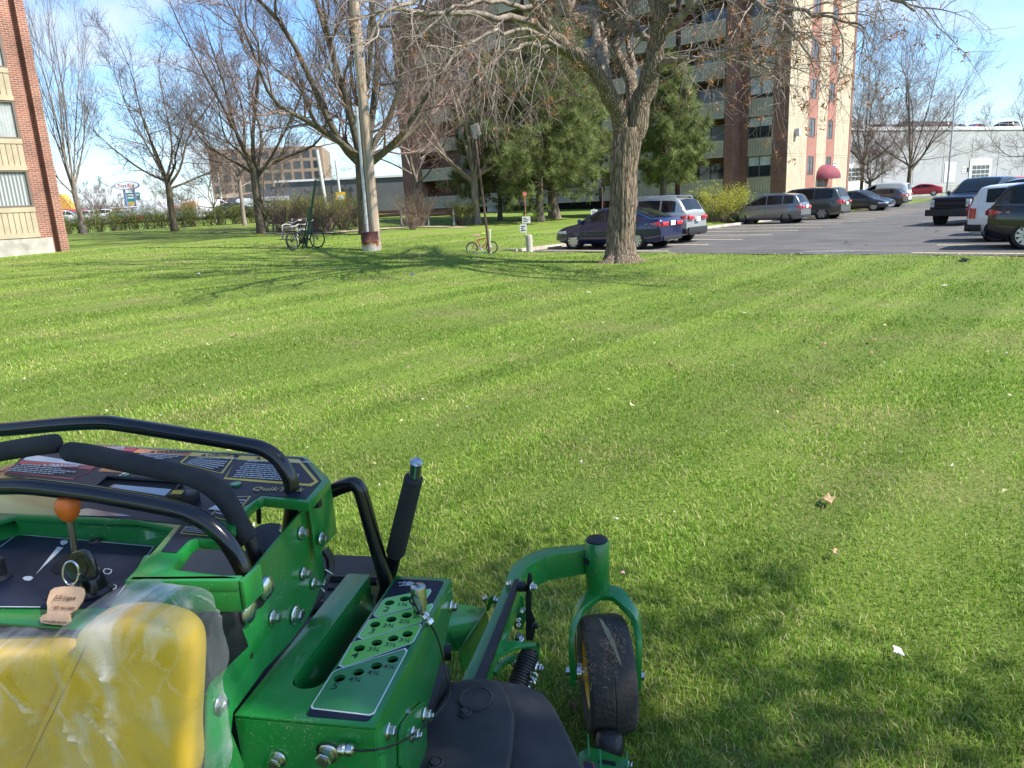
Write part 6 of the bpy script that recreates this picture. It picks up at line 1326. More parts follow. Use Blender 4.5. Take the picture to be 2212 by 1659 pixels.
def console_decals(mb):
    z0 = ZP+.0046
    tx(mb, 'DANGER', 605,268, .022, 1, z0, .0006); tx(mb, 'WARNING', 1000,295, .020, 7, z0, .0006); tx(mb, 'CAUTION', 1330,316, .020, 7, z0, .0006); tx(mb, 'AVIS', 1690,334, .020, 7, z0, .0006)
    tx(mb, 'DANGER', 300,384, .022, 1, z0, .0006); tx(mb, 'HELP AVOID INJURY', 1262,333, .0125, 1, z0, .0003); tx(mb, 'AIDER A EVITER LES BLESSURES', 1582,354, .0125, 1, z0, .0003)
    tx(mb, 'QuikTrak', 1612,540, .030, 9, z0, .0003, 1.05)
    lines(mb, [t1(885,292),t1(1205,312),t1(1160,350),t1(850,325)], 4, 8, z0, 1); lines(mb, [t1(1235,335),t1(1480,350),t1(1415,420),t1(1170,360)], 5, 8, z0, 2)
    lines(mb, [t1(1560,360),t1(1915,385),t1(1990,490),t1(1465,455)], 8, 8, z0, 3, .03); lines(mb, [t1(110,365),t1(570,395),t1(480,455),t1(10,412)], 5, 8, z0, 4)
    lines(mb, [t1(560,262),t1(850,275),t1(835,292),t1(540,280)], 2, 8, z0, 5); lines(mb, [t1(1480,590),t1(1600,600),t1(1500,720),t1(1370,690)], 7, 8, z0, 6); lines(mb, [t1(1190,775),t1(1340,790),t1(1330,825),t1(1170,808)], 3, 8, z0, 7)
    for (x, y) in ((590,255),(985,284),(1312,305),(1665,325),(283,372)):
        p = q1(x, y+6); s = .008; mb.add([(p.x-s,p.y-s*.8,z0),(p.x+s,p.y-s*.8,z0),(p.x,p.y+s,z0)], [(0,1,2)], 7 if x > 900 else 1)
avis = [t1(1540,310),t1(1925,335),t1(2048,478),t1(2000,508),t1(1438,462)]
dec(console, 'decal', [([t1(25,430),t1(160,300),t1(530,240),t1(1950,322),t1(2068,470),t1(1965,588),t1(1680,562),t1(1590,622),t1(1230,755),t1(640,700),t1(470,640),t1(430,495)], 0, 1),
   ([t1(1035,925),t1(1165,758),t1(1235,762),t1(1420,842),t1(1265,828),t1(1215,850),t1(1135,935)], 0, 1),
   ([t1(530,238),t1(885,260),t1(860,283),t1(500,262)], 3, 2), ([t1(893,265),t1(1233,288),t1(1205,312),t1(855,290)], 4, 2), ([t1(1238,290),t1(1512,308),t1(1492,330),t1(1208,312)], 2, 2),
   ([t1(145,340),t1(626,378),t1(600,402),t1(112,362)], 3, 2), ([t1(190,302),t1(590,362),t1(560,374),t1(150,338)], 1, 2), (avis, 2, 2), ([t1(1520,338),t1(1925,362),t1(2022,478),t1(1988,492),t1(1455,450)], 0, 3),
   ([t1(1205,314),t1(1212,316),t1(1165,360),t1(1156,354)], 2, 2), ([t1(1492,330),t1(1500,330),t1(1430,428),t1(1420,424)], 2, 2), ([t1(1156,354),t1(1165,360),t1(1430,428),t1(1420,422)], 2, 2),
   ([t1(112,362),t1(118,364),t1(0,420),t1(-8,415)], 3, 2), ([t1(-8,412),t1(0,408),t1(475,458),t1(470,466)], 3, 2), ([t1(600,400),t1(626,378),t1(480,462),t1(470,466)], 3, 2),
   ([t1(655,392),t1(1040,420),t1(1040,428),t1(640,402)], 4, 2), ([t1(630,412),t1(640,402),t1(1040,428),t1(1040,436)], 4, 2),
   ([t1(612,525),t1(700,462),t1(1130,488),t1(1168,500),t1(1095,602),t1(900,598)], 7, 2), ([t1(672,530),t1(735,498),t1(1105,530),t1(1040,592),t1(900,580)], 6, 3),
   ([t1(1478,575),t1(1615,572),t1(1480,735),t1(1345,700)], 9, 2), ([t1(1484,580),t1(1600,578),t1(1474,728),t1(1358,698)], 0, 3), ([t1(1430,610),t1(1470,600),t1(1440,668),t1(1340,660)], 1, 4),
   ([t1(1195,765),t1(1345,780),t1(1340,828),t1(1160,812)], 9, 2), ([t1(1202,770),t1(1338,785),t1(1332,822),t1(1172,808)], 0, 3),
   ([t1(360,690),t1(560,650),t1(850,700),t1(640,700)], 6, 2)], DM_, ZP, console_decals)
m = MB(); c_ = q1(800,443); m.cyl(c_+Vector((0,0,.001)), c_+Vector((0,0,.006)), .012, 16, 0); m.cyl(c_+Vector((0,0,.006)), c_+Vector((0,0,.009)), .006, 12, 1); c_ = q1(1518,500); m.cyl(c_+Vector((0,0,.001)), c_+Vector((0,0,.006)), .012, 16, 0); part(m, 'console_plug', [GREEN, ZINC])
m = MB(); c_ = q1(1185,608); m.obox(c_+Vector((0,0,.012)), (.030,0,0), (0,.016,0), (0,0,.012), 0); m.obox(c_+Vector((-.004,-.012,.026)), (.016,0,0), (0,.008,.003), (0,0,.003), 1); part(m, 'rocker_switch', [SATB, YEL], bevel=.003)
# instrument bezel frame
m = MB(); bz = [t1(612,525),t1(700,462),t1(1130,488),t1(1168,500),t1(1095,602)]; bp = [Vector((x, y, ZP+.007)) for x, y in bz]; m.tube(bp+[bp[0]], .005, 8); part(m, 'screen_bezel', SATB)
# --- tray decal and controls
def tray_marks(mb):
    z0 = ZT+.0022
    def poly(pl, mi): P = [q1(x, y, ZT) for x, y in pl]; mb.prism([(p.x, p.y, z0) for p in P], (0,0,.0005), mi)
    poly([(372,898),(408,905),(232,1076)], 1)
    for a, b in (((112,818),(990,897)),((990,897),(752,1222)),((112,818),(-80,960)),((0,1285),(260,1287))):
        A_, B_ = q1(*a, ZT), q1(*b, ZT); d_ = (B_-A_).normalized(); nn = Vector((-d_.y, d_.x, 0))*.0011; mb.prism([Vector((p.x,p.y,z0)) for p in (A_-nn, B_-nn, B_+nn, A_+nn)], (0,0,.0004), 8)
    poly([(145,1100),(165,1090),(200,1088),(216,1098),(205,1110),(190,1118),(160,1114)], 1); poly([(388,868),(400,858),(430,856),(440,868),(425,880),(405,888),(392,882)], 1)
    for cx, cy in ((692,1056),(722,1156)):
        R9 = [(cx-28,cy),(cx-14,cy-16),(cx+8,cy-16),(cx+26,cy-8),(cx+24,cy+8),(cx+8,cy+18),(cx-14,cy+16)]
        P = [q1(x, y, ZT) for x, y in R9]; mb.tube([(p.x,p.y,z0) for p in P]+[(P[0].x,P[0].y,z0)], .0011, 4, 8)
dec(tray, 'decal', [([f1(110,812),f1(992,892),f1(745,1230),f1(700,1290),f1(-120,1290),f1(-400,1000)], 0, 1)], DM_, ZT, tray_marks)
m = MB(); sl = [(330,1042),(350,1010),(440,935),(470,930),(455,970),(390,1080),(345,1066)]; m.prism([q1(x, y, ZT)+Vector((0,0,.0012)) for x, y in sl], (0,0,.0012)); part(m, 'throttle_slot', UND, smooth=False)
kb_ = q1(482,930,ZT); kt = L_(c1(440,665), 'y', kb_.y); m = MB(); m.tube([kb_+Vector((0,0,-.02)), kt], .0068, 12); lev = part(m, 'throttle_lever', mat('brass_zinc', (.45,.40,.25), .3, metal=.9))
m = MB(); ax = (kt-kb_).normalized(); m.lathe([(.006,-.022),(.015,-.014),(.021,-.002),(.0235,.010),(.022,.022),(.015,.031),(.004,.034)], kt, ax, 24); part(m, 'knob', mat('knob_orange', (.80,.17,.015), .45), lev).location = (0,0,0)
m = MB(); c_ = q1(613,865,ZT); m.lathe([(.013,0),(.013,.004),(.011,.007),(.006,.007),(.005,.004)], c_, (0,0,1), 20); part(m, 'plug', SATB)
c_ = q1(612,1190,ZT); c_b = L_(c1(560,1020), 'y', c_.y); m = MB(); m.lathe([(.031,0),(.031,.004),(.024,.010),(.021,.035),(.018,.042),(.0,.043)], c_, (c_b-c_).normalized(), 28); part(m, 'ignition_switch', BLKG)
c_ = q1(-10,1100,ZT); m = MB(); m.lathe([(.024,0),(.024,.004),(.017,.010),(.015,.04),(.0,.043)], c_, (0,0,1), 28); part(m, 'choke_knob', SATB)
# --- front black bracket plate with two carriage bolts
bp = [c1(1352,1470), c1(1352,1350), c1(1462,1315), c1(1500,1205), c1(1560,1150), c1(1630,1136), c1(1690,1175), c1(1712,1235), c1(1690,1275), c1(1640,1300), c2(1560,240), c2(1598,350), c2(1378,560), c2(1290,520), c2(1290,300)]
m = MB(); m.prism([L_(p, 'x', PX+.0035) for p in bp], (-.004,0,0)); part(m, 'black_bracket', SATB, bevel=.001)
m = MB(); m.prism([L_(p, 'x', PX-.03) for p in (c1(1200,1330), c1(1420,1290), c1(1500,1500), c2(1340,640), c2(1250,1132), c2(1150,1132))], (-.02,0,0)); part(m, 'inner_frame', SATB)
NX = (1,0,0)
for cc, p, r, kw in [(c1,(1706,1155),.0235,dict(dome=True)),(c1,(1592,1305),.0240,dict(dome=True)),(c1,(1938,803),.0155,{}),(c1,(2066,842),.0155,{}),(c1,(1952,1066),.0155,{}),(c1,(2018,1130),.0145,dict(stud=.012)),(c1,(1755,1348),.0155,{}),(c1,(1900,1335),.0220,dict(h=.017)),(c2,(1410,722),.0165,{})]:
    bolt(L_(cc(*p), 'x', PX+(.0205 if p == (2066,842) else .006 if kw.get('dome') else .002)), NX, r, **kw)
m = MB(); c_ = L_(c2(1617,410), 'x', PX); m.cyl(c_+Vector((-.001,0,0)), c_+Vector((.0008,0,0)), .0055, 14); part(m, 'hole', UND)
# --- handlebars
def bar(pts, y, r, name, m_, n=40, ys=None, sides=18):
    P = [L_(p, 'y', y if ys is None else ys[i]) for i, p in enumerate(pts)]; S = smooth_path([tuple(p) for p in P], n); mb = MB(); mb.tube([tuple(q) for q in S], r, sides); return part(mb, name, m_, ang=60), S
bar([c1(-2200,420), c1(-1200,250), c1(-500,170), c1(0,140), c1(400,105), c1(640,93), c1(780,105), c1(1200,172), c1(1560,232), c1(1700,268), c1(1800,345), c1(1868,470), c1(1878,600), c1(1868,720), c1(1840,900), c1(1820,1000)], 1.42, .0168, 'handlebar', BLKG, 80)
bar([c1(-2000,660), c1(-1000,560), c1(-400,520), c1(0,505), c1(220,508), c1(600,556), c1(1000,625), c1(1200,675), c1(1340,745), c1(1450,850), c1(1530,970), c1(1575,1070), c1(1600,1180)], 1.19, .0168, 'handlebar', BLKG, 80)
# --- steering grips
gp1 = [c1(408,278), c1(520,290), c1(800,345), c1(1050,400), c1(1240,445), c1(1370,510), c1(1460,600), c1(1530,720), c1(1580,815), c1(1606,850)]
P = [L_(p, 'y', 1.26) for p in gp1]; S = smooth_path([tuple(p) for p in P], 50); r_ = np.full(50, .0205); r_[0] = .012; r_[1] = .018; r_[2:] = .0205+.0010*np.sin(np.arange(48)*.3); r_[-1] = .019
m = MB(); m.tube([tuple(q) for q in S], list(r_), 20); part(m, 'steering_grip', FOAM, ang=60)
m = MB(); m.tube([L_(c1(1600,840),'y',1.26), L_(c1(1628,900),'y',1.26), L_(c1(1665,1000),'y',1.27), L_(c1(1690,1100),'y',1.28)], [.013,.013,.017,.02], 12); part(m, 'grip_stem', SATB)
gp2 = [c1(-900,560), c1(-400,360), c1(-100,298), c1(0,282), c1(200,248), c1(320,232), c1(372,228)]
P = [L_(p, 'y', 1.26) for p in gp2]; S = smooth_path([tuple(p) for p in P], 36); r_ = np.full(36, .0205); r_[-1] = .010; r_[-2] = .017
m = MB(); m.tube([tuple(q) for q in S], list(r_), 20); part(m, 'steering_grip', FOAM, ang=60)
# --- bent tube on the right behind the console, and the tall deck lift lever
bar([c5(850,470), c5(1000,392), c5(1120,345), c5(1190,332), c5(1240,365), c5(1275,450), c5(1380,830), c5(1470,1150), c5(1530,1400)], 1.62, .0185, 'lift_arm', BLKG, 50)
def axis_tube(a, b, y0, y1, r, name, m_, rr=None, n=14):
    A_, B_ = L_(a, 'y', y0), L_(b, 'y', y1); mb = MB()
    if rr is None: mb.tube([A_, B_], r, 20)
    else: mb.tube([A_.lerp(B_, t) for t, _ in rr], [q for _, q in rr], 22)
    return part(mb, name, m_, ang=40)
axis_tube(c5(1773,120), c5(1748,330), 1.55, 1.58, .0, 'lever_tip', ZINC, rr=[(0,.0115),(.03,.0145),(1,.0145)])
axis_tube(c5(1752,262), c5(1578,975), 1.57, 1.64, .0, 'lever_grip', FOAM, rr=[(0,.017),(.02,.0225),(.5,.0235),(.97,.0245),(1,.021)])
axis_tube(c5(1588,930), c5(1462,1420), 1.635, 1.68, .0175, 'lever_rod', BLKG)
# --- cutting height box
ZB = .900
def qb(x, y): return L_(c3(x, y), 'z', ZB)
XL, XR, Y0, Y1 = -.764, -.489, 1.068, 1.608
slotL, slotR = -.703, -.635
top = [(XL,Y0),(XR,Y0),(XR,Y1),(slotR,Y1),(slotR,1.190)]+[((slotL+slotR)/2+.034*math.cos(u), 1.186-.030*math.sin(u)) for u in np.linspace(.15, math.pi-.15, 9)]+[(slotL,1.190),(slotL,Y1),(XL,Y1)]
holes = [(1272,395),(1388,365),(1405,490),(1287,522),(1162,562),(1410,635),(1300,668),(1175,702),(1042,745),(1297,830),(1172,880),(1033,928),(888,975)]
HP = [qb(*h) for h in holes]
def cut_holes(o):
    cut = MB(); 
    for h in HP: cut.cyl((h.x,h.y,ZB-.03),(h.x,h.y,ZB+.02), .0116, 20)
    co = cut.build('cut', UND, fixn=True, smooth=False); loc = o.location.copy(); o.location = (0,0,0); par = o.parent; o.parent = None
    mdf = o.modifiers.new('b', 'BOOLEAN'); mdf.operation = 'DIFFERENCE'; mdf.object = co; mdf.solver = 'EXACT'
    dg = bpy.context.evaluated_depsgraph_get(); me = bpy.data.meshes.new_from_object(o.evaluated_get(dg)); o.modifiers.clear(); o.data = me; me.name = o.name
    bpy.data.objects.remove(co); o.parent = par; o.location = loc
m = MB(); m.prism([(x,y,ZB) for x, y in top], (0,0,-.006)); bt = part(m, 'height_plate', GREEN, bevel=.0018); cut_holes(bt)
m = MB()
m.box(XL, XR, Y0-.0005, Y0+.006, ZB-.36, ZB-.0065); part(m, 'front_face', GREEN, bevel=.003)
m = MB(); m.prism([(XR-.0005,Y0+.008,ZB-.0065),(XR-.0005,Y1,ZB-.0065),(XR-.0005,Y1,ZB-.07),(XR-.0005,1.50,ZB-.13),(XR-.0005,1.30,ZB-.20),(XR-.0005,1.22,ZB-.33),(XR-.0005,Y0+.008,ZB-.36)], (-.006,0,0)); part(m, 'side_face', GREEN, bevel=.0018)
m = MB(); m.box(slotL-.005, slotL-.0005, 1.19, Y1-.003, ZB-.10, ZB-.0065); m.box(slotR+.0005, slotR+.005, 1.19, Y1-.003, ZB-.14, ZB-.0065); m.box(slotL-.004, slotR+.004, 1.142, 1.148, ZB-.12, ZB-.0065); part(m, 'slot_wall', GREEN, bevel=.001)
m = MB(); m.tube([(-.66,1.12,ZB-.22),(-.66,1.35,ZB-.16),(-.665,1.62,ZB-.13)], .042, 18); part(m, 'hydraulic_hose', SATB)
m = MB(); m.lathe([(.02,-.02),(.026,-.01),(.024,.0),(.027,.012),(.015,.02)], (-.652,1.33,ZB-.112), (.3,1,.2), 14); part(m, 'foil_cap', ZINC)
m = MB(); m.box(-.75,-.50,1.10,1.58,ZB-.30,ZB-.22); m.box(-1.45,-.78,.98,1.9,.45,.80); part(m, 'chassis', SATB, bevel=.01)
# label with its own bands
lab = [qb(620,1250), qb(1100,1325), qb(1735,222), qb(1345,198)]
lx0, lx1, ly0, ly1 = -.628, -.503, 1.080, 1.592
def rrect(x0, x1, y0, y1, r, n=5):
    P = []
    for cx, cy, a0 in ((x1-r,y0+r,-math.pi/2),(x1-r,y1-r,0),(x0+r,y1-r,math.pi/2),(x0+r,y0+r,math.pi)):
        for i in range(n): u = a0+i*math.pi/2/(n-1); P.append((cx+r*math.cos(u), cy+r*math.sin(u)))
    return P
m = MB(); m.prism([(x,y,ZB+.0003) for x, y in rrect(lx0, lx1, ly0, ly1, .010)], (0,0,.0007), 0)
def band(pl, mi, z=ZB+.0010, line=True):
    P = [qb(x, y) for x, y in pl]; P = [Vector((p.x, p.y, z)) for p in P]
    c_ = sum(P, Vector())/len(P)
    if line: m.prism([c_+(p-c_)*1.045+Vector((0,0,-.0001)) for p in P], (0,0,.0003), 5); 
    m.prism([p+Vector((0,0,.0003)) for p in P], (0,0,.0003), mi)
band([(1155,478),(1225,375),(1250,358),(1575,290),(1583,310),(1520,405),(1190,497),(1165,495)], 1)
band([(1040,652),(1050,630),(1120,525),(1590,402),(1597,425),(1530,525),(1500,545),(1075,668)], 2)
band([(893,868),(985,705),(1010,692),(1500,558),(1508,580),(1450,690),(1420,710),(925,883)], 3)
band([(682,1180),(840,930),(870,912),(1380,750),(1397,770),(1150,1235),(1115,1250),(690,1200)], 4)
SZ = .0245
def lt(s, x, y, size=SZ, bold=.0004): p = qb(x, y); add_text(m, s, size, (p.x, p.y, ZB+.0018), (1,0,0), (0,1,0), 6, 'CENTER', bold=bold)
for s, x, y in (('2',1237,462),('3',1125,632),('4',992,822),('5',838,1060)): lt(s, x, y, .030)
for s, x, y in (('1¾',1365,420),('2¾',1258,584),('2½',1382,552),('2¼',1490,514),('3¾',1143,768),('3½',1272,731),('3¼',1383,697),('4¾',998,1000),('4½',1142,948),('4¼',1265,902)): lt(s, x, y, .0205)
# icon: little grass and cutting line
for i in range(6): p = qb(1392+10*i, 262); m.prism([(p.x-.001,p.y,ZB+.0012),(p.x+.001,p.y,ZB+.0012),(p.x+.001,p.y+.016,ZB+.0012),(p.x-.001,p.y+.016,ZB+.0012)], (0,0,.0004), 5)
for (xa, ya, xb, yb) in ((1340,240,1440,232),(1345,262,1380,258),(1380,258,1388,228),(1400,236,1445,236)):
    A_, B_ = qb(xa, ya), qb(xb, yb); d_ = (B_-A_).normalized(); nn = Vector((-d_.y, d_.x, 0))*.0012; m.prism([Vector((p.x,p.y,ZB+.0012)) for p in (A_-nn, B_-nn, B_+nn, A_+nn)], (0,0,.0004), 5)
lb_ = part(m, 'height_label', [NAVY, LG1, LG2, LG3, LG4, DWHT, mat('label_ink', (.012,.03,.02), .5)], smooth=False); cut_holes(lb_)
m = MB(); m.box(slotR+.008, XR-.008, 1.10, Y1-.01, ZB-.05, ZB-.045); part(m, 'inner_plate', UND)
# pin, cable and crimps
pb = qb(1508,478); m = MB(); m.lathe([(.0150,-.02),(.0150,.022),(.0175,.024),(.0178,.066),(.0168,.071),(.013,.073),(.0,.0735)], pb, (0,0,1), 28); pin = part(m, 'height_pin', ZINC, ang=30)
m = MB(); m.cyl(pb+Vector((.0,-.0155,.012)), pb+Vector((.0,-.0146,.012)), .0045, 12); part(m, 'pin_hole', UND)
def wire(pts, r, name, m_, n=40): S = smooth_path([tuple(p) for p in pts], n); mb = MB(); mb.tube([tuple(q) for q in S], r, 8); return part(mb, name, m_)
cz = L_(c3(1562,515), 'z', ZB+.012)
wire([pb+Vector((-.006,-.016,.030)), pb+Vector((-.016,-.016,.040)), L_(c3(1440,345),'y',pb.y-.02), L_(c3(1490,440),'y',pb.y-.045), cz], .0022, 'tether_cable', SATB)
m = MB(); d_ = (L_(c3(1590,560),'x',XR+.006)-L_(c3(1535,490),'z',ZB+.016)).normalized(); m.lathe([(.005,-.016),(.0095,-.013),(.0105,-.004),(.008,0),(.0105,.004),(.0095,.013),(.005,.016)], cz, d_, 12); part(m, 'crimp', ZINC)
wire([cz, L_(c3(1640,660),'x',XR+.012), L_(c3(1690,850),'x',XR+.02), L_(c3(1715,960),'x',XR+.03), L_(c3(1735,1060),'x',XR+.035), L_(c3(1700,1160),'x',XR+.03), L_(c3(1590,1290),'x',XR+.02), L_(c3(1500,1370),'x',XR+.018), L_(c3(1350,1462),'x',XR+.018), L_(c3(1200,1512),'x',XR+.015), L_(c3(1080,1525),'y',Y0-.02), L_(c3(990,1520),'y',Y0-.018), L_(c3(880,1500),'y',Y0-.014), L_(c3(800,1475),'y',Y0-.012), L_(c3(722,1490),'y',Y0-.008), L_(c3(725,1560),'y',Y0-.006)], .0022, 'tether_cable', SATB, 90)
m = MB(); c_ = L_(c3(940,1518),'y',Y0-.018); m.lathe([(.006,-.016),(.0105,-.013),(.0115,-.004),(.009,0),(.0115,.004),(.0105,.013),(.006,.016)], c_, (1,0,.05), 12); part(m, 'crimp', ZINC)
bolt(L_(c3(795,1545),'y',Y0-.003), (0,-1,0), .0215, h=.022); bolt(L_(c3(412,1590),'y',Y0-.003), (0,-1,0), .0175, h=.016)
for p, r in (((1262,1378),.0155),((1745,420),.0155)): bolt(L_(c3(*p),'x',XR), NX, r)
bk_ = [(1535,1150),(1440,1240),(1375,1330),(1360,1400),(1360,1640),(1480,1800),(1560,1500),(1562,1160)]
m = MB(); m.prism([L_(c3(*p),'x',XR+.008) for p in bk_], (-.007,0,0)); part(m, 'deck_bracket', GREEN, bevel=.0015)
for p in ((1448,1402),(1540,1252)): bolt(L_(c3(*p),'x',XR+.009), NX, .0165, stud=.006)
m = MB(); c_ = L_(c3(1420,1230),'x',XR); m.cyl(c_+Vector((-.002,0,0)), c_+Vector((.004,0,0)), .008, 10); part(m, 'pin_end', ZINC)
# strap, ring and clip between plate and box
m = MB(); m.tube([L_(c5(925,930),'y',1.50), L_(c5(975,1010),'y',1.50), L_(c5(985,1100),'y',1.50), L_(c5(940,1200),'y',1.48), L_(c5(880,1340),'y',1.45), L_(c5(760,1520),'y',1.40)], .011, 6); part(m, 'strap', SATB)
m = MB(); c_ = L_(c5(882,1330),'y',1.44); wheel_ring(m, c_, (.2,1,.2), .0155, .0013, 0); part(m, 'split_ring', [ZINC, ZINC])
m = MB(); m.tube([L_(c5(*p),'y',1.42) for p in ((935,1120),(1000,1160),(960,1185),(935,1200),(930,1230),(905,1265),(885,1272))], .0018, 6); part(m, 'spring_clip', ZINC)
m = MB()
m.tube([L_(c5(975,1215),'y',1.75), L_(c5(1420,1225),'y',1.75)], .014, 6); m.tube([L_(c5(960,1330),'y',1.7), L_(c5(1380,1420),'y',1.7)], .02, 6); m.tube([L_(c5(800,1500),'y',1.6), L_(c5(1300,1560),'y',1.6)], .03, 8); part(m, 'frame_tube', SATB)
m = MB(); c_ = L_(c5(420,900),'y',1.95); m.lathe([(.03,-.05),(.070,-.045),(.075,-.02),(.070,.0),(.075,.015),(.070,.03),(.06,.04),(.02,.045)], c_, (.25,-.3,1), 28); part(m, 'air_cleaner', SATB)
m = MB(); c_ = L_(c5(1010,1250),'y',1.95); m.lathe([(.11,-.10),(.11,.0),(.10,.035),(.07,.058),(.0,.066)], c_, (0,0,1), 28); part(m, 'fender', GREEN, ang=50)
bolt(L_(c5(540,755),'y',1.60), (1,-.3,.2), .012)
m = MB(); m.tube([L_(c5(290,540),'y',1.50), L_(c5(320,570),'y',1.50), L_(c5(322,690),'y',1.50)], .006, 8); m.box(q1(1680,575).x-.01, q1(1950,600).x, 1.435, 1.452, ZP-.045, ZP-.0225); part(m, 'hook', SATB)
# engine lump under the console, mostly hidden
m = MB(); m.box(-1.55,-.92,1.25,1.55,.55,.90); part(m, 'engine', SATB, bevel=.03)
m = MB(); m.box(-1.75,-.56,1.15,1.72,.12,.30); part(m, 'mower_deck', GREEN, bevel=.02)
# --- front arm, spindle, fork and caster wheel
ZA = .592; outer = [(405,1085),(640,560),(712,372),(752,325),(800,290),(870,255),(960,230),(1210,205)]; inner = [(482,1085),(728,560),(800,400),(835,355),(880,320),(930,298),(975,280),(1215,243)]
def arm_sheet():
    O = smooth_path([tuple(L_(c4(*p),'z',ZA)) for p in outer], 26); I_ = smooth_path([tuple(L_(c4(*p),'z',ZA)) for p in inner], 26); mb = MB(); V = []
    O[0] += (O[0]-O[1])*1; I_[0] += (I_[0]-I_[1])*1
    for o_, i_ in zip(O, I_): V += [tuple(o_), tuple(i_), (i_[0], i_[1], ZA-.095), (o_[0], o_[1], ZA-.095)]
    N = len(O); F = [(4*k+j, 4*k+(j+1)%4, 4*k+4+(j+1)%4, 4*k+4+j) for k in range(N-1) for j in range(4)]+[(3,2,1,0), tuple(4*(N-1)+j for j in range(4))]
    mb.add(V, F); part(mb, 'front_arm', GREEN, bevel=.003, fixn=True, ang=40); return O, I_
AO, AI = arm_sheet()
sx, sy = -.190, 2.40; m = MB(); m.lathe([(.040,.435),(.043,.44),(.043,.628),(.040,.632),(.036,.632)], (sx,sy,0), (0,0,1), 32); part(m, 'spindle_tube', GREEN, ang=40)
m = MB(); m.lathe([(.0375,.628),(.0375,.637),(.030,.641),(.0,.642)], (sx,sy,0), (0,0,1), 30); part(m, 'spindle_cap', SATB)
m = MB(); c_ = L_(c4(1268,382),'y',sy-.043); m.cyl(c_+Vector((0,.004,0)), c_+Vector((0,-.008,0)), .0045, 10); part(m, 'grease_nipple', ZINC)
m = MB(); c_ = L_(c4(1213,320),'y',sy-.03); m.cyl(c_+Vector((0,.01,0)), c_+Vector((-.004,-.006,0)), .010, 14); part(m, 'hole', UND)
wx, wy, wr_ = -.158, 2.262, .198
def fork():
    mb = MB()
    th = .019; W_ = .021   # flat bar section half sizes
    spine = [(-.110,-.012,.160),(-.112,-.010,.26),(-.113,.012,.345),(-.098,.050,.395),(-.062,.085,.425),(-.03,.12,.436),(.03,.12,.436),(.062,.085,.425),(.098,.050,.395),(.113,.012,.345),(.112,-.010,.26),(.110,-.012,.160)]
    S = smooth_path([(wx+a, wy+b, c) for a, b, c in spine], 46); V = []
    for i, p in enumerate(S):
        t = S[min(i+1,45)]-S[max(i-1,0)]; t /= np.linalg.norm(t); w_ = np.array([0,1.0,0.25]); w_ = w_-t*np.dot(w_,t); w_ /= np.linalg.norm(w_); u = np.cross(t, w_)
        ww = W_*(1+.35*math.exp(-((i-22.5)/7)**2))
        for a, b in ((-1,-1),(1,-1),(1,1),(-1,1)): V.append(tuple(p+w_*ww*a+u*th*b*.6))
    mb.add(V, [(4*k+j, 4*k+(j+1)%4, 4*k+4+(j+1)%4, 4*k+4+j) for k in range(45) for j in range(4)]+[(3,2,1,0), tuple(180+j for j in range(4))])
    return part(mb, 'caster_fork', GREEN, bevel=.003, fixn=True, ang=45)
fk = fork()
m = MB(); hw_ = .080; prof = [(.118,-hw_*.86),(.150,-hw_*.98),(.178,-hw_*.98),(.190,-hw_*.86),(.1965,-hw_*.62),(.198,-.004),(.1955,0),(.198,.004),(.1965,hw_*.62),(.190,hw_*.86),(.178,hw_*.98),(.150,hw_*.98),(.118,hw_*.86)]
WAX = (.975,.222,0); m.lathe(prof, (wx,wy,wr_), WAX, 64, closed=True); wh = part(m, 'caster_wheel', mat('caster_rubber', (.020,.019,.019), .75, col2=(.055,.046,.038), vscale=11, detail=9, bump=.6, bscale=60), ang=30)
m = MB(); RY = mat('rim_yellow', (.72,.43,.01), .4, coat=.4); m.lathe([(.03,-.05),(.115,-.038),(.120,-.066),(.112,-.066),(.10,-.03),(.03,-.03)], (wx,wy,wr_), WAX, 40); m.lathe([(.03,.05),(.115,.038),(.120,.066),(.112,.066),(.10,.03),(.03,.03)], (wx,wy,wr_), WAX, 40); m.cyl((wx-.075,wy,wr_),(wx+.075,wy,wr_),.035,20); rm = part(m, 'rim', RY, wh)
m = MB(); m.cyl((wx-.125,wy,wr_),(wx+.125,wy,wr_),.009,14); m.lathe([(.016,0),(.016,.014)], (wx-.137,wy,wr_), (1,0,0), 6); m.lathe([(.016,0),(.016,.010)], (wx+.122,wy,wr_), (1,0,0), 6); m.cyl((wx-.123,wy,wr_),(wx-.120,wy,wr_),.021,20); m.cyl((wx+.119,wy,wr_),(wx+.122,wy,wr_),.021,20); m.cyl((wx-.098,wy,wr_),(wx-.083,wy,wr_),.030,24); part(m, 'axle', ZINC, ang=28)
# mud, clippings and a stuck leaf on the tyre
rg6 = np.random.default_rng(8); m = MB()
for k in range(420):
    u = rg6.normal(0,.16)+R(62 if k < 260 else 38); xx = wx+(rg6.normal(.035,.016) if k < 260 else rg6.normal(-.015,.03)); xx = min(max(xx, wx-.075), wx+.075); rr_ = wr_+.001
    p = Vector((xx, wy-math.cos(u)*rr_, wr_+math.sin(u)*rr_)); a = Vector(rg6.normal(size=3)).normalized(); nrm = Vector((0,-math.cos(u),math.sin(u))); a = (a-nrm*a.dot(nrm)*.7).normalized(); b = nrm.cross(a).normalized()*.0009; l = rg6.uniform(.006,.018)
    m.add([p-b, p+b, p+b*.5+a*l+nrm*.002, p-b*.5+a*l+nrm*.002], [(0,1,2,3)], 0 if k % 3 else 1)
part(m, 'grass_clippings', [mat('clipping_brown', (.13,.085,.05), .9), mat('clipping_pale', (.33,.25,.16), .9)], wh, smooth=False)
lfp = MB(); P_ = []
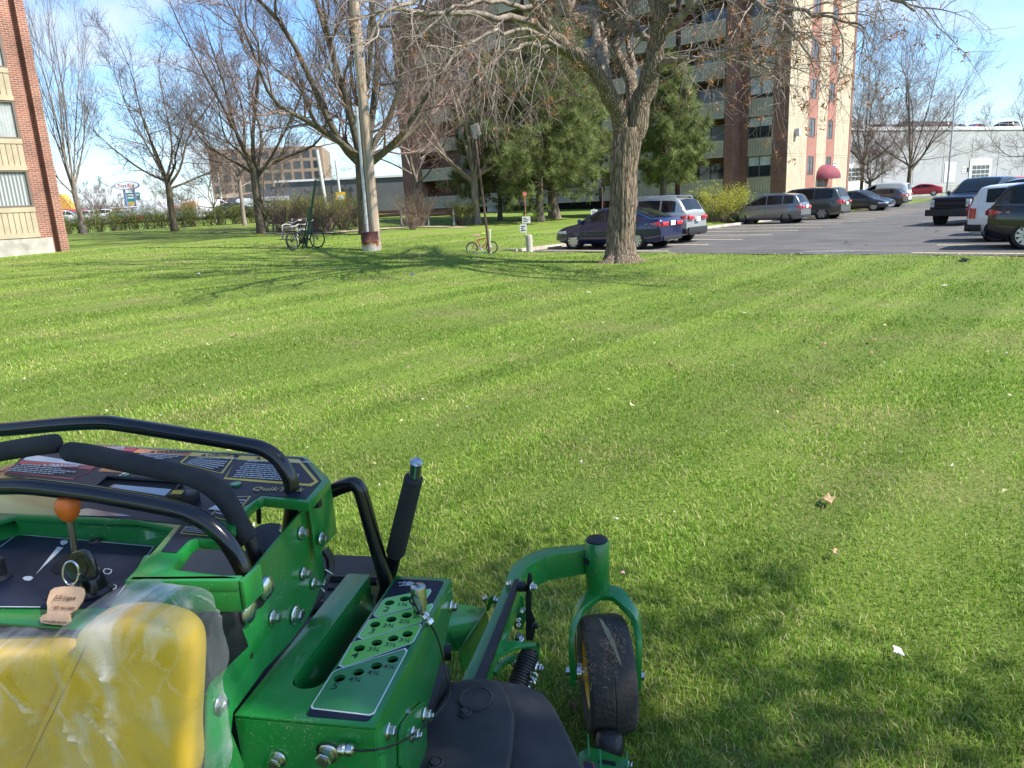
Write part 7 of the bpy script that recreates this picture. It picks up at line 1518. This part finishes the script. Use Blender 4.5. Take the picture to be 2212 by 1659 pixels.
for i in range(9):
    u = R(95-6.5*i); x = wx-.020+.010*i; w_ = .013*math.sin(math.pi*(i+.5)/9)+.002*(i % 2)
    for s in (-1,1): P_.append((x+s*w_*.5, wy-math.cos(u)*(wr_+.003+.003*(i%2)), wr_+math.sin(u)*(wr_+.003+.003*(i%2))+s*w_*.35))
lfp.add(P_, [(2*i, 2*i+1, 2*i+3, 2*i+2) for i in range(8)]); part(lfp, 'stuck_leaf', mat('leaf_pale', (.33,.30,.20), .8), wh, smooth=False)
# --- black link bars, gusset, spring
XA = lambda p, dx: L_(c4(*p), 'z', ZA+dx)
def bar_prism(pl, z, h, name, m_): 
    mb = MB(); P = [L_(c4(*p), 'z', z) for p in pl]; mb.prism(P, (0,0,-h)); return part(mb, name, m_, bevel=.0015)
bar_prism([(478,1085),(742,432),(772,428),(772,450),(545,1085)], ZA+.020, .018, 'link_bar', SATB)
m = MB(); yl = 2.12
m.prism([L_(c4(*p),'y',2.10) for p in ((812,560),(828,400),(845,396),(856,420),(850,640),(876,700),(874,770),(862,835),(815,835))], (0,.008,0)); part(m, 'link_bar', SATB, bevel=.0015)
m = MB(); m.tube([L_(c4(768,482),'y',2.10), L_(c4(818,482),'y',2.10)], .017, 16); part(m, 'bushing', BLKG)
bolt(L_(c4(856,488),'y',2.09), (1,-.35,.1), .0165, stud=.004); bolt(L_(c4(712,470),'y',2.12), (-1,-.3,.3), .013)
bolt(L_(c4(798,640),'y',2.12), (-.6,-1,.3), .012, stud=.004); bolt(L_(c4(866,738),'y',2.08), (1,-.4,.1), .013, m=SATB)
m = MB(); m.prism([L_(c4(*p),'y',2.16) for p in ((735,600),(775,530),(800,560),(815,700),(790,765),(745,760),(720,700))], (0,.006,0)); part(m, 'hinge_plate', GREEN, bevel=.001)
bolt(L_(c4(768,702),'y',2.14), (.2,-1,.2), .010, stud=.004); bolt(L_(c4(770,735),'y',2.14), (.2,-1,.2), .009, stud=.004)
m = MB(); m.prism([L_(c4(*p),'z',.50) for p in ((622,830),(650,826),(900,848),(902,868),(800,868),(740,880),(690,905),(640,935),(604,938))], (0,0,-.010)); m.prism([L_(c4(902,850),'z',.50), L_(c4(902,868),'z',.50), L_(c4(902,868),'z',.50)+Vector((0,0,-.055)), L_(c4(902,850),'z',.50)+Vector((0,0,-.055))], (-.01,0,0)); part(m, 'spring_bracket', GREEN, bevel=.0015)
m = MB(); ring = [L_(c4(*p),'z',.42) for p in ((602,1030),(625,985),(680,935),(760,915),(850,930),(900,965),(850,958),(760,945),(700,965),(650,1010),(630,1045))]; m.prism(ring, (0,0,-.012)); m.prism([L_(c4(*p),'y',2.02) for p in ((604,935),(640,935),(640,1060),(604,1060))], (0,.006,0)); part(m, 'spring_bracket', GREEN, bevel=.0015)
sa, sb = L_(c4(848,895),'y',1.96), L_(c4(752,1150),'y',1.86); m = MB(); m.cyl(sa+(sa-sb)*.12, sb, .006, 10); part(m, 'spring_rod', ZINC)
m = MB(); ax = (sb-sa).normalized(); a = ax.orthogonal().normalized(); b = ax.cross(a); Ls = (sb-sa).length; P = []
for i in range(14*14+1): u = i/14*2*math.pi; f = i/(14*14); rr_ = .0265*(.72+.28*min(1, f*6)); P.append(sa+ax*Ls*f+(a*math.cos(u)+b*math.sin(u))*rr_)
m.tube(P, .0052, 7); m.cyl(sa, sb, .020, 16); part(m, 'coil_spring', SATB)
bolt(L_(c4(890,1010),'y',1.94), (1,-.3,.1), .018, stud=.006); bolt(L_(c4(748,985),'y',1.98), (-1,-.3,.2), .012); bolt(L_(c4(772,820),'y',2.05), (0,-.3,1), .016)
for i, p in enumerate(((868,1062),(866,1100),(846,1118))):
    m = MB(); c_ = L_(c4(*p),'y',1.88); wheel_ring(m, c_, (1,.5,.3) if i % 2 else (.2,1,.3), .013, .0038, 0); part(m, 'chain_link', [ZINC, ZINC])
# small bolt pair on the tab left of the arm
m = MB(); m.prism([L_(c4(*p),'y',2.12) for p in ((556,640),(575,560),(592,545),(610,552),(610,585),(590,600),(575,642))], (0,.005,0)); part(m, 'tab', GREEN, bevel=.001)
bolt(L_(c4(618,568),'y',2.10), (1,-.5,.1), .0125, stud=.005); bolt(L_(c4(560,560),'y',2.11), (-1,-.4,.1), .0125)
# deck wing seen between the box and the arm
m = MB(); P = [L_(c4(*p),'z',.50) for p in ((200,585),(370,592),(548,620),(556,640),(388,892),(250,880))]; m.prism(P, (0,0,-.006)); 
A_, B_ = L_(c4(556,640),'z',.50), L_(c4(388,892),'z',.50); m.prism([A_, B_, B_+Vector((.01,-.005,-.075)), A_+Vector((.01,0,-.05))], (-.005,0,0)); part(m, 'deck_wing', GREEN, bevel=.0015)
m = MB(); m.tube([L_(c4(285,910),'z',.55), L_(c4(330,905),'z',.55)], .024, 20); part(m, 'pivot_tube', SATB)
m = MB(); P = [L_(c4(*p),'z',.44) for p in ((262,1085),(360,1100),(330,1172),(245,1168))]; m.prism(P, (0,0,-.001), 0); P = [p.lerp(sum(P, Vector())/4, .12)+Vector((0,0,.0008)) for p in P]; m.prism(P, (0,0,.0004), 1); lines(m, [(P[0].x,P[0].y),(P[1].x,P[1].y),(P[2].x,P[2].y),(P[3].x,P[3].y)], 7, 2, P[0].z+.0010, 12); part(m, 'warning_label', [DORG, NAVY, DWHT], smooth=False)
# --- moulded black belt cover in front of the wheel
def cover():
    mb = MB(); Z0, Z1 = .655, .615
    hi = [(130,1420),(205,1300),(300,1160),(360,1092),(440,1080),(560,1082),(650,1105),(702,1180),(742,1310),(735,1450),(700,1700),(600,1950),(-300,1950),(-150,1640),(90,1592)]
    lo = [(125,1425),(200,1300),(295,1150),(355,1085),(440,1074),(565,1072),(800,1108),(925,1162),(1000,1255),(1060,1370),(1115,1480),(1190,1659),(1260,1900),(-300,1980),(-160,1640),(85,1596)]
    bot = [Vector((L_(c4(*p),'z',Z1)+Vector((0,0,-.10)))) for p in lo]
    H_ = [L_(c4(*p),'z',Z0) for p in hi]; Lo = [L_(c4(*p),'z',Z1) for p in lo]
    mb.prism(H_, (0,0,-.03)); mb.prism(Lo, (0,0,-.12))
    o = part(mb, 'belt_cover', COVR, bevel=.012, seg=3, ang=50); return o
cv = cover()
m = MB(); c_ = L_(c4(490,1205),'z',.659); m.lathe([(.042,-.004),(.042,.0015),(.037,.003),(.035,.0005),(.0,.0005)], c_, (0,0,1), 40); 
part(m, 'cover_boss', COVR, cv, ang=35)
for p, r in (((420,1296),.016),((228,1625),.018)):
    m = MB(); c_ = L_(c4(*p),'z',.659); m.lathe([(r,-.004),(r,.001),(r*.8,.003),(r*.78,-.001),(r*.62,-.001),(r*.6,.004),(r*.5,.006),(.0,.0062)], c_, (0,0,1), 28); part(m, 'cover_boss', COVR, cv, ang=35)
# --- anti scalp roller bracket at the lower right
zb_ = .13
m = MB(); m.prism([L_(c4(*p),'z',zb_) for p in ((1160,1560),(1215,1520),(1300,1540),(1465,1600),(1480,1680),(1460,1760),(1150,1760))], (0,0,-.005))
for a, b, h in (((1212,1530),(1236,1455),.045),((1290,1640),(1318,1520),.05),((1462,1640),(1480,1540),.045)):
    A_, B_ = L_(c4(*a),'z',zb_), L_(c4(a[0]+8, a[1]+110),'z',zb_); m.prism([A_, B_, B_+Vector((0,0,h*.8)), A_+Vector((.0,.01,h))], (.006,0,0))
part(m, 'roller_bracket', GREEN, bevel=.0015)
c_ = L_(c4(1355,1510),'z',.09); m = MB(); m.lathe([(.02,-.045),(.038,-.038),(.045,-.02),(.046,0),(.045,.02),(.038,.038),(.02,.045)], c_, (1,0,.0), 28); part(m, 'roller', SATB, ang=50)
P = [L_(c4(*p),'z',.20) for p in ((1182,1612),(1250,1622),(1262,1680),(1190,1680))]; m = MB(); m.prism(P, (0,0,-.002), 0); P2_ = [p.lerp(sum(P, Vector())/4, .15)+Vector((0,0,.0005)) for p in P]; m.prism(P2_, (0,0,.0005), 1); part(m, 'small_label', [DRED, NAVY], smooth=False)
bolt(L_(c4(1478,1640),'z',.12), (1,-.2,.2), .013); m = MB(); c_ = L_(c4(1335,1610),'z',zb_+.001); m.prism([c_+Vector((a,b,0)) for a, b in ((-.025,-.012),(.03,-.018),(.03,-.004),(-.02,.004))], (0,0,.001)); part(m, 'hole', UND)
# --- ignition key with its ring and wooden tag: hangs in the switch, a thing of its own
kp = L_(c1(500,1020), 'y', q1(612,1190,ZT).y-.03); kw = MXv*kp.x+MYv*kp.y
key = thing('ignition_key', 'black ignition key with a steel ring and a small engraved wooden tag', 'key', (kw[0], kw[1], kp.z), -MA)
def kpart(mb, nm, m_, **k): o = mb.build(nm, m_, key, **k); o.location = -kp; return o
m = MB(); hd = [L_(c1(*p),'y',kp.y) for p in ((405,1040),(420,985),(455,935),(505,918),(555,930),(590,985),(620,1080),(600,1110),(545,1120),(500,1130),(440,1110))]; m.prism(hd, (0,.010,0)); kpart(m, 'key_head', BLKG, bevel=.003)
m = MB(); P = [L_(c1(455+52*math.cos(u), 1060+75*math.sin(u)),'y',kp.y-.014) for u in np.linspace(0, 2*math.pi, 30)]; m.tube(P, .0019, 8, caps=False); kpart(m, 'key_ring', ZINC)
m = MB(); m.tube([L_(c1(465,1130),'y',kp.y-.014), L_(c1(470,1150),'y',kp.y-.014)], .004, 8); kpart(m, 'shackle', ZINC)
tg = [(325,1172),(350,1155),(400,1148),(455,1148),(505,1152),(528,1165),(534,1200),(520,1245),(480,1300),(440,1330),(445,1375),(420,1398),(330,1392),(262,1378),(256,1352),(275,1330),(300,1322),(305,1290),(300,1250),(312,1205)]
WD = mat('tag_wood', (.60,.38,.22), .7, var=.12, vscale=60, stretch=(1,1,.2)); m = MB(); yt, yb_ = kp.y-.02, L_(c1(330,1395),'z',ZT+.006).y
def tagp(x, y, o=0.0): return L_(c1(x, y), 'y', yt+(yb_-yt)*(y-1148)/(1398-1148)-o)
m.prism([tagp(*p) for p in tg], (0,.005,-.002), 0); eyv = (tagp(400,1160)-tagp(400,1390)); eyv.x = 0; eyv.normalize()
ETC = mat('tag_engraving', (.10,.035,.015), .8)
for s, x, y, sz in (('JLD-Lagué', 345,1225,.0100),('1 855 465-3483', 322,1288,.0072),('www.jldlague.com', 272,1376,.0062)):
    p = tagp(x, y, .005); add_text(m, s, sz, p, (1,0,0), eyv, 1, bold=.0002)
kpart(m, 'wooden_tag', [WD, ETC], smooth=False)
# --- yellow operator pad and the clear plastic bag drawn over it
def pillow(pl, y, depth, rings=9, seed=0, wr=0.0, tilt=0.0, pw=2.6, k=70, amp=0.0, off=0.0):
    P = [L_(p,'y',y) for p in pl]; S = smooth_path([tuple(p) for p in P]+[tuple(P[0])], k)[:-1]; c_ = S.mean(0); V = []; n_ = len(S)
    for side in (-1, 1):
        for i in range(rings+1):
            f = i/rings; r = f if side < 0 else 1-f
            if side > 0 and i == 0: continue
            for p in S:
                q = c_+(p-c_)*(math.sin(r*math.pi/2) if True else r); hgt = depth*(max(0, 1-r**pw))**.5
                w_ = mnoise.noise(Vector((q[0]*9+seed, q[2]*4, side*3+seed)))*wr + mnoise.noise(Vector((q[0]*30+seed, q[2]*14, seed)))*wr*.35
                rid = abs(mnoise.noise(Vector((q[0]*14+q[2]*7+seed, q[2]*5-q[0]*3, seed*2)))); w_ += amp*(1-min(1, rid*9))
                V.append((q[0]+off*0, q[1]+side*(hgt+w_*(.3+.7*(1-r)))+tilt*(q[2]-c_[2]), q[2]+w_*.3))
    rows = 2*rings+1; F = [(i*n_+j, i*n_+(j+1)%n_, (i+1)*n_+(j+1)%n_, (i+1)*n_+j) for i in range(rows-1) for j in range(n_)]
    mb = MB(); mb.add(V, F); return mb
YV = mat('vinyl_yellow', (.92,.56,.03), .42, var=.08, vscale=10, bump=.12, bscale=250)
p1_ = [c2(610,260), c2(640,150), c2(760,95), c2(950,80), c2(1130,115), c2(1240,180), c2(1288,300), c2(1270,560), c2(1230,900), c2(1190,1300), c2(900,1420), c2(500,1400), c2(130,1300), c2(250,950), c2(430,600), c2(540,380)]
p2_ = [c2(-600,420), c2(-200,330), c2(150,292), c2(430,285), c2(570,330), c2(560,420), c2(380,760), c2(230,1350), c2(-100,1500), c2(-600,1500)]
m = pillow(p1_, .93, .040, seed=2, wr=.005, tilt=-.10, pw=6, rings=14); part(m, 'side_cushion', YV, fixn=True, ang=60)
m = pillow(p2_, .945, .032, seed=5, wr=.005, tilt=-.10, pw=6, rings=14); part(m, 'back_cushion', YV, fixn=True, ang=60)
m = MB()
S = smooth_path([tuple(L_(c2(*p),'y',.868)) for p in ((560,330),(470,520),(350,760),(260,940),(160,1150))], 60)
for i in range(0, 60): m.obox(tuple(S[i]), (.0012,0,0), (0,.0008,0), (0,0,.0014))
part(m, 'stitching', mat('stitch', (.45,.25,.02), .8), smooth=False)
PL = bpy.data.materials.new('clear_plastic'); PL.use_nodes = True; n = PL.node_tree; Lk = n.links; b_ = n.nodes['Principled BSDF']; b_.inputs['Base Color'].default_value = (.86,.87,.88,1); b_.inputs['Roughness'].default_value = .09; b_.inputs['Specular IOR Level'].default_value = 1.0
tr_ = n.nodes.new('ShaderNodeBsdfTransparent'); mxs = n.nodes.new('ShaderNodeMixShader'); t_c = n.nodes.new('ShaderNodeTexCoord'); mpp = n.nodes.new('ShaderNodeMapping'); mpp.inputs['Scale'].default_value = (9,2,4); mpp.inputs['Rotation'].default_value = (0,R(24),0); Lk.new(t_c.outputs['Object'], mpp.inputs[0])
nz = n.nodes.new('ShaderNodeTexNoise'); nz.inputs['Scale'].default_value = 1.6; nz.inputs['Detail'].default_value = 7; nz.inputs['Distortion'].default_value = .7; Lk.new(mpp.outputs[0], nz.inputs['Vector'])
rp = n.nodes.new('ShaderNodeValToRGB'); e = rp.color_ramp.elements; e[0].position = .50; e[0].color = (.0,.0,.0,1); e[1].position = .72; e[1].color = (.40,.40,.40,1); Lk.new(nz.outputs['Fac'], rp.inputs[0])  # cloudy patches: milky film plus whitish sheen painted into the opacity
vv = n.nodes.new('ShaderNodeTexVoronoi'); vv.feature = 'DISTANCE_TO_EDGE'; vv.inputs['Scale'].default_value = 2.2; vmx = n.nodes.new('ShaderNodeVectorMath'); vmx.operation = 'MULTIPLY_ADD'; vmx.inputs[1].default_value = (.45,.45,.45); Lk.new(nz.outputs['Color'], vmx.inputs[0]); Lk.new(mpp.outputs[0], vmx.inputs[2]); Lk.new(vmx.outputs[0], vv.inputs['Vector'])
vr = n.nodes.new('ShaderNodeMapRange'); vr.inputs['From Max'].default_value = .035; vr.inputs['To Min'].default_value = .08; vr.inputs['To Max'].default_value = 0; Lk.new(vv.outputs['Distance'], vr.inputs['Value'])  # thin pale crease lines paint glints along the folds
vb = n.nodes.new('ShaderNodeTexNoise'); vb.inputs['Scale'].default_value = 5; Lk.new(t_c.outputs['Object'], vb.inputs['Vector']); vk = n.nodes.new('ShaderNodeMapRange'); vk.inputs['From Min'].default_value = .5; vk.inputs['From Max'].default_value = .62; Lk.new(vb.outputs['Fac'], vk.inputs['Value'])
vm = n.nodes.new('ShaderNodeMath'); vm.operation = 'MULTIPLY'; Lk.new(vr.outputs[0], vm.inputs[0]); Lk.new(vk.outputs[0], vm.inputs[1])
va = n.nodes.new('ShaderNodeMath'); va.operation = 'ADD'; Lk.new(rp.outputs[0], va.inputs[0]); Lk.new(vm.outputs[0], va.inputs[1])
lw = n.nodes.new('ShaderNodeLayerWeight'); lw.inputs['Blend'].default_value = .35; am = n.nodes.new('ShaderNodeMath'); am.operation = 'MULTIPLY_ADD'; am.inputs[1].default_value = .24; am.use_clamp = True; Lk.new(lw.outputs['Facing'], am.inputs[0]); Lk.new(va.outputs[0], am.inputs[2])
bu = n.nodes.new('ShaderNodeBump'); bu.inputs['Strength'].default_value = .9; bu.inputs['Distance'].default_value = .012; Lk.new(nz.outputs['Fac'], bu.inputs['Height']); Lk.new(bu.outputs[0], b_.inputs['Normal'])
Lk.new(am.outputs[0], mxs.inputs[0]); Lk.new(tr_.outputs[0], mxs.inputs[1]); Lk.new(b_.outputs[0], mxs.inputs[2]); Lk.new(mxs.outputs[0], n.nodes['Material Output'].inputs['Surface'])
bag_o = [c2(-700,340), c2(-300,270), c2(0,255), c2(150,262), c2(260,285), c2(400,255), c2(490,180), c2(640,70), c2(900,32), c2(1160,48), c2(1270,105), c2(1300,240), c2(1350,420), c2(1374,545), c2(1350,640), c2(1325,720), c2(1345,1000), c2(1335,1350), c2(900,1560), c2(0,1600), c2(-700,1500)]
bp_ = L_(c2(700,600),'y',.93); bw = MXv*bp_.x+MYv*bp_.y
m = pillow(bag_o, .93, .085, seed=9, wr=.016, tilt=-.06, pw=3.5, k=110, rings=34, amp=.020); bag = m.build('plastic_bag', PL, fixn=True, ang=75)
me = bag.data
for v in me.vertices: v.co = v.co-bp_
bag.location = (bw[0], bw[1], bp_.z); bag.rotation_euler = (0,0,-MA); tag(bag, 'crumpled clear plastic bag wrapped over the yellow operator pad of the mower', 'plastic bag')
# rear drive wheels carrying the machine
for xx in (-.70, -1.62):
    m = MB(); m.lathe([(.13,-.09),(.20,-.10),(.235,-.085),(.245,-.04),(.245,.04),(.235,.085),(.20,.10),(.13,.09)], (xx,.86,.245), (1,0,0), 40, closed=True)
    for k in range(24):
        u = 2*math.pi*k/24; d_ = Vector((0,math.cos(u),math.sin(u))); m.obox(Vector((xx,.86,.245))+d_*.245, (.085,0,0), Vector((0,-d_.z,d_.y))*.010, d_*.008)
    w_ = part(m, 'drive_wheel', TYRE, ang=30); m = MB(); m.lathe([(.03,.02),(.13,.03),(.135,.07),(.125,.07),(.11,.045),(.03,.04)], (xx,.86,.245), (1,0,0), 32); part(m, 'rim', RY, w_)
# ================================================================= GRASS BLADES
def grass():
    rg = np.random.default_rng(12)
    def field(r0, r1, dens, hgt, wid, nm):
        half = R(50); n = int(dens*half*(r1*r1-r0*r0)); r = np.sqrt(rg.random(n)*(r1*r1-r0*r0)+r0*r0); a = rg.uniform(-half, half, n); return r, a
    RR, AA = [], []
    bands = [(1.0,2.9,11000),(2.9,4.0,7000),(4.0,5.5,4200),(5.5,8,2300),(8,11.5,1100),(11.5,16,520),(16,24,220),(24,34,70)]
    for r0, r1, d in bands: r, a = field(r0, r1, d, 0, 0, 0); RR.append(r); AA.append(a)
    r = np.concatenate(RR); a = np.concatenate(AA); x = np.sin(a)*r; y = np.cos(a)*r
    A_ = x*D1[0]+y*D1[1]; B_ = x*D2[0]+y*D2[1]
    ok = ~((A_ > -18.5) & (B_ > 20.95)) & ~((A_ < -32.6) & (B_ < 11.0)) & ~(np.hypot(x-g0.x, y-g0.y) < .62)
    # tufting: thin out where the turf is weak
    nv = np.array([mnoise.noise(Vector((X*1.9, Y*1.9, 0))) for X, Y in zip(x[:0], y[:0])])
    def n2(x, y, s, o): return (np.sin(x*s+o)+np.sin(y*s*1.13+o*2+1.7*np.sin(x*s*.6))+np.sin((x+y)*s*.71+o*3)+np.sin((x-y)*s*1.37+o))/4
    pat = n2(x,y,1.7,1.)+.6*n2(x,y,5.1,2.)+.5*n2(x,y,13.,4.)
    ok &= rg.random(len(x)) < np.clip(.95+.55*pat, .30, 1.0); x, y, r, pat = x[ok], y[ok], r[ok], pat[ok]; n = len(x)
    z = terr(x, y)+0.018*np.sin(x*0.9+1.3*np.sin(y*0.31))*np.cos(y*0.7)
    h = (.031+.010*rg.random(n)+.009*np.clip(pat,-1,1))*rg.uniform(.55,1.2,n); h *= 1+np.clip(r-10,0,20)*.012
    w = .0011+.00040*r; az = rg.uniform(0, 2*np.pi, n); la = rg.uniform(0, 2*np.pi, n); lean = h*rg.uniform(.15,.95,n)
    sx, sy = np.cos(az)*w, np.sin(az)*w; lx, ly = np.cos(la)*lean, np.sin(la)*lean
    b = np.stack([x,y,z-.006],1); s = np.stack([sx,sy,0*sx],1); l = np.stack([lx,ly,0*lx],1); H_ = np.stack([0*h,0*h,h],1)
    V = np.stack([b-s, b+s, b+s*.8+l*.32+H_*.6, b-s*.8+l*.32+H_*.6, b+l+H_*.93+s*.12, b+l+H_*.93-s*.12], 1).reshape(-1,3)
    i = np.arange(n)[:,None]*6; F = np.concatenate([i+np.array([0,1,2,3]), i+np.array([3,2,4,5])])
    m = bpy.data.materials.new('grass_blade'); m.use_nodes = True; nt_ = m.node_tree; L = nt_.links; b_ = nt_.nodes['Principled BSDF']; b_.inputs['Roughness'].default_value = .45; b_.inputs['Specular IOR Level'].default_value = .35
    g = nt_.nodes.new('ShaderNodeNewGeometry'); c = nt_.nodes.new('ShaderNodeValToRGB'); e = c.color_ramp.elements; e[0].position = 0; e[0].color = (.088,.175,.014,1); e[1].position = 1; e[1].color = (.52,.44,.21,1)
    for p, q in ((.35,(.16,.29,.026,1)),(.62,(.235,.365,.045,1)),(.86,(.34,.43,.09,1)),(.93,(.42,.41,.16,1))): k = e.new(p); k.color = q
    t = nt_.nodes.new('ShaderNodeTexCoord'); z1 = nt_.nodes.new('ShaderNodeTexNoise'); z1.inputs['Scale'].default_value = .55; z1.inputs['Detail'].default_value = 6; z1.inputs['Roughness'].default_value = .65; L.new(t.outputs['Object'], z1.inputs['Vector'])
    mr = nt_.nodes.new('ShaderNodeMapRange'); mr.inputs['From Min'].default_value = .35; mr.inputs['From Max'].default_value = .68; mr.inputs['To Min'].default_value = -.14; mr.inputs['To Max'].default_value = .24; L.new(z1.outputs['Fac'], mr.inputs['Value'])
    ad_ = nt_.nodes.new('ShaderNodeMath'); ad_.operation = 'ADD'; ad_.use_clamp = True; L.new(g.outputs['Random Per Island'], ad_.inputs[0]); L.new(mr.outputs[0], ad_.inputs[1]); L.new(ad_.outputs[0], c.inputs[0])
    mp = nt_.nodes.new('ShaderNodeMapping'); mp.vector_type = 'TEXTURE'; mp.inputs['Scale'].default_value = (.75,16,1); mp.inputs['Rotation'].default_value = (0,0,R(-40)); L.new(t.outputs['Object'], mp.inputs[0])
    z2 = nt_.nodes.new('ShaderNodeTexNoise'); z2.inputs['Scale'].default_value = 1.0; z2.inputs['Detail'].default_value = 2; L.new(mp.outputs[0], z2.inputs['Vector'])
    m2 = nt_.nodes.new('ShaderNodeMapRange'); m2.inputs['From Min'].default_value = .46; m2.inputs['From Max'].default_value = .60; m2.inputs['To Min'].default_value = .90; m2.inputs['To Max'].default_value = 1.2; L.new(z2.outputs['Fac'], m2.inputs['Value'])
    sc_ = nt_.nodes.new('ShaderNodeVectorMath'); sc_.operation = 'SCALE'; L.new(c.outputs[0], sc_.inputs[0]); L.new(m2.outputs[0], sc_.inputs['Scale'])
    L.new(sc_.outputs[0], b_.inputs['Base Color']); tr_ = nt_.nodes.new('ShaderNodeBsdfTranslucent'); L.new(sc_.outputs[0], tr_.inputs['Color'])
    mxs = nt_.nodes.new('ShaderNodeMixShader'); mxs.inputs[0].default_value = .38; L.new(b_.outputs[0], mxs.inputs[1]); L.new(tr_.outputs[0], mxs.inputs[2]); L.new(mxs.outputs[0], nt_.nodes['Material Output'].inputs['Surface'])
    tag(raw_mesh('grass', V, F, [m], smooth=False), kind='stuff')
    print('blades', n)
grass()
def litter_specks():
    rg = np.random.default_rng(31)
    def put(name, n, sampler, size, m):
        X, Y = sampler(n); A_ = X*D1[0]+Y*D1[1]; B_ = X*D2[0]+Y*D2[1]; ok = ~((A_ > -18.4) & (B_ > 21.0)); X, Y = X[ok], Y[ok]
        Z = terr(X, Y)+.045; V, F = cards(np.stack([X, Y, Z], 1), size, rg, .2, .8); tag(raw_mesh(name, V, F, [m]), kind='stuff')
    def fan(n): r = rg.uniform(4, 27, n); a = rg.uniform(-.75, .62, n); return np.sin(a)*r, np.cos(a)*r
    def edge_(n): a = rg.uniform(-22, 2, n); b = 21.0-np.abs(rg.normal(0, 1.2, n)); return a*D1[0]+b*D2[0], a*D1[1]+b*D2[1]
    put('white_petals', 330, fan, .020, PAPR); put('leaf_litter', 1100, edge_, .035, leaf_mat('litter_tan', (.20,.13,.07), (.55,.45,.30), .1))
    put('dry_clippings', 350, fan, .040, leaf_mat('clipping_tan', (.35,.30,.15), (.60,.52,.30), .1))
litter_specks()
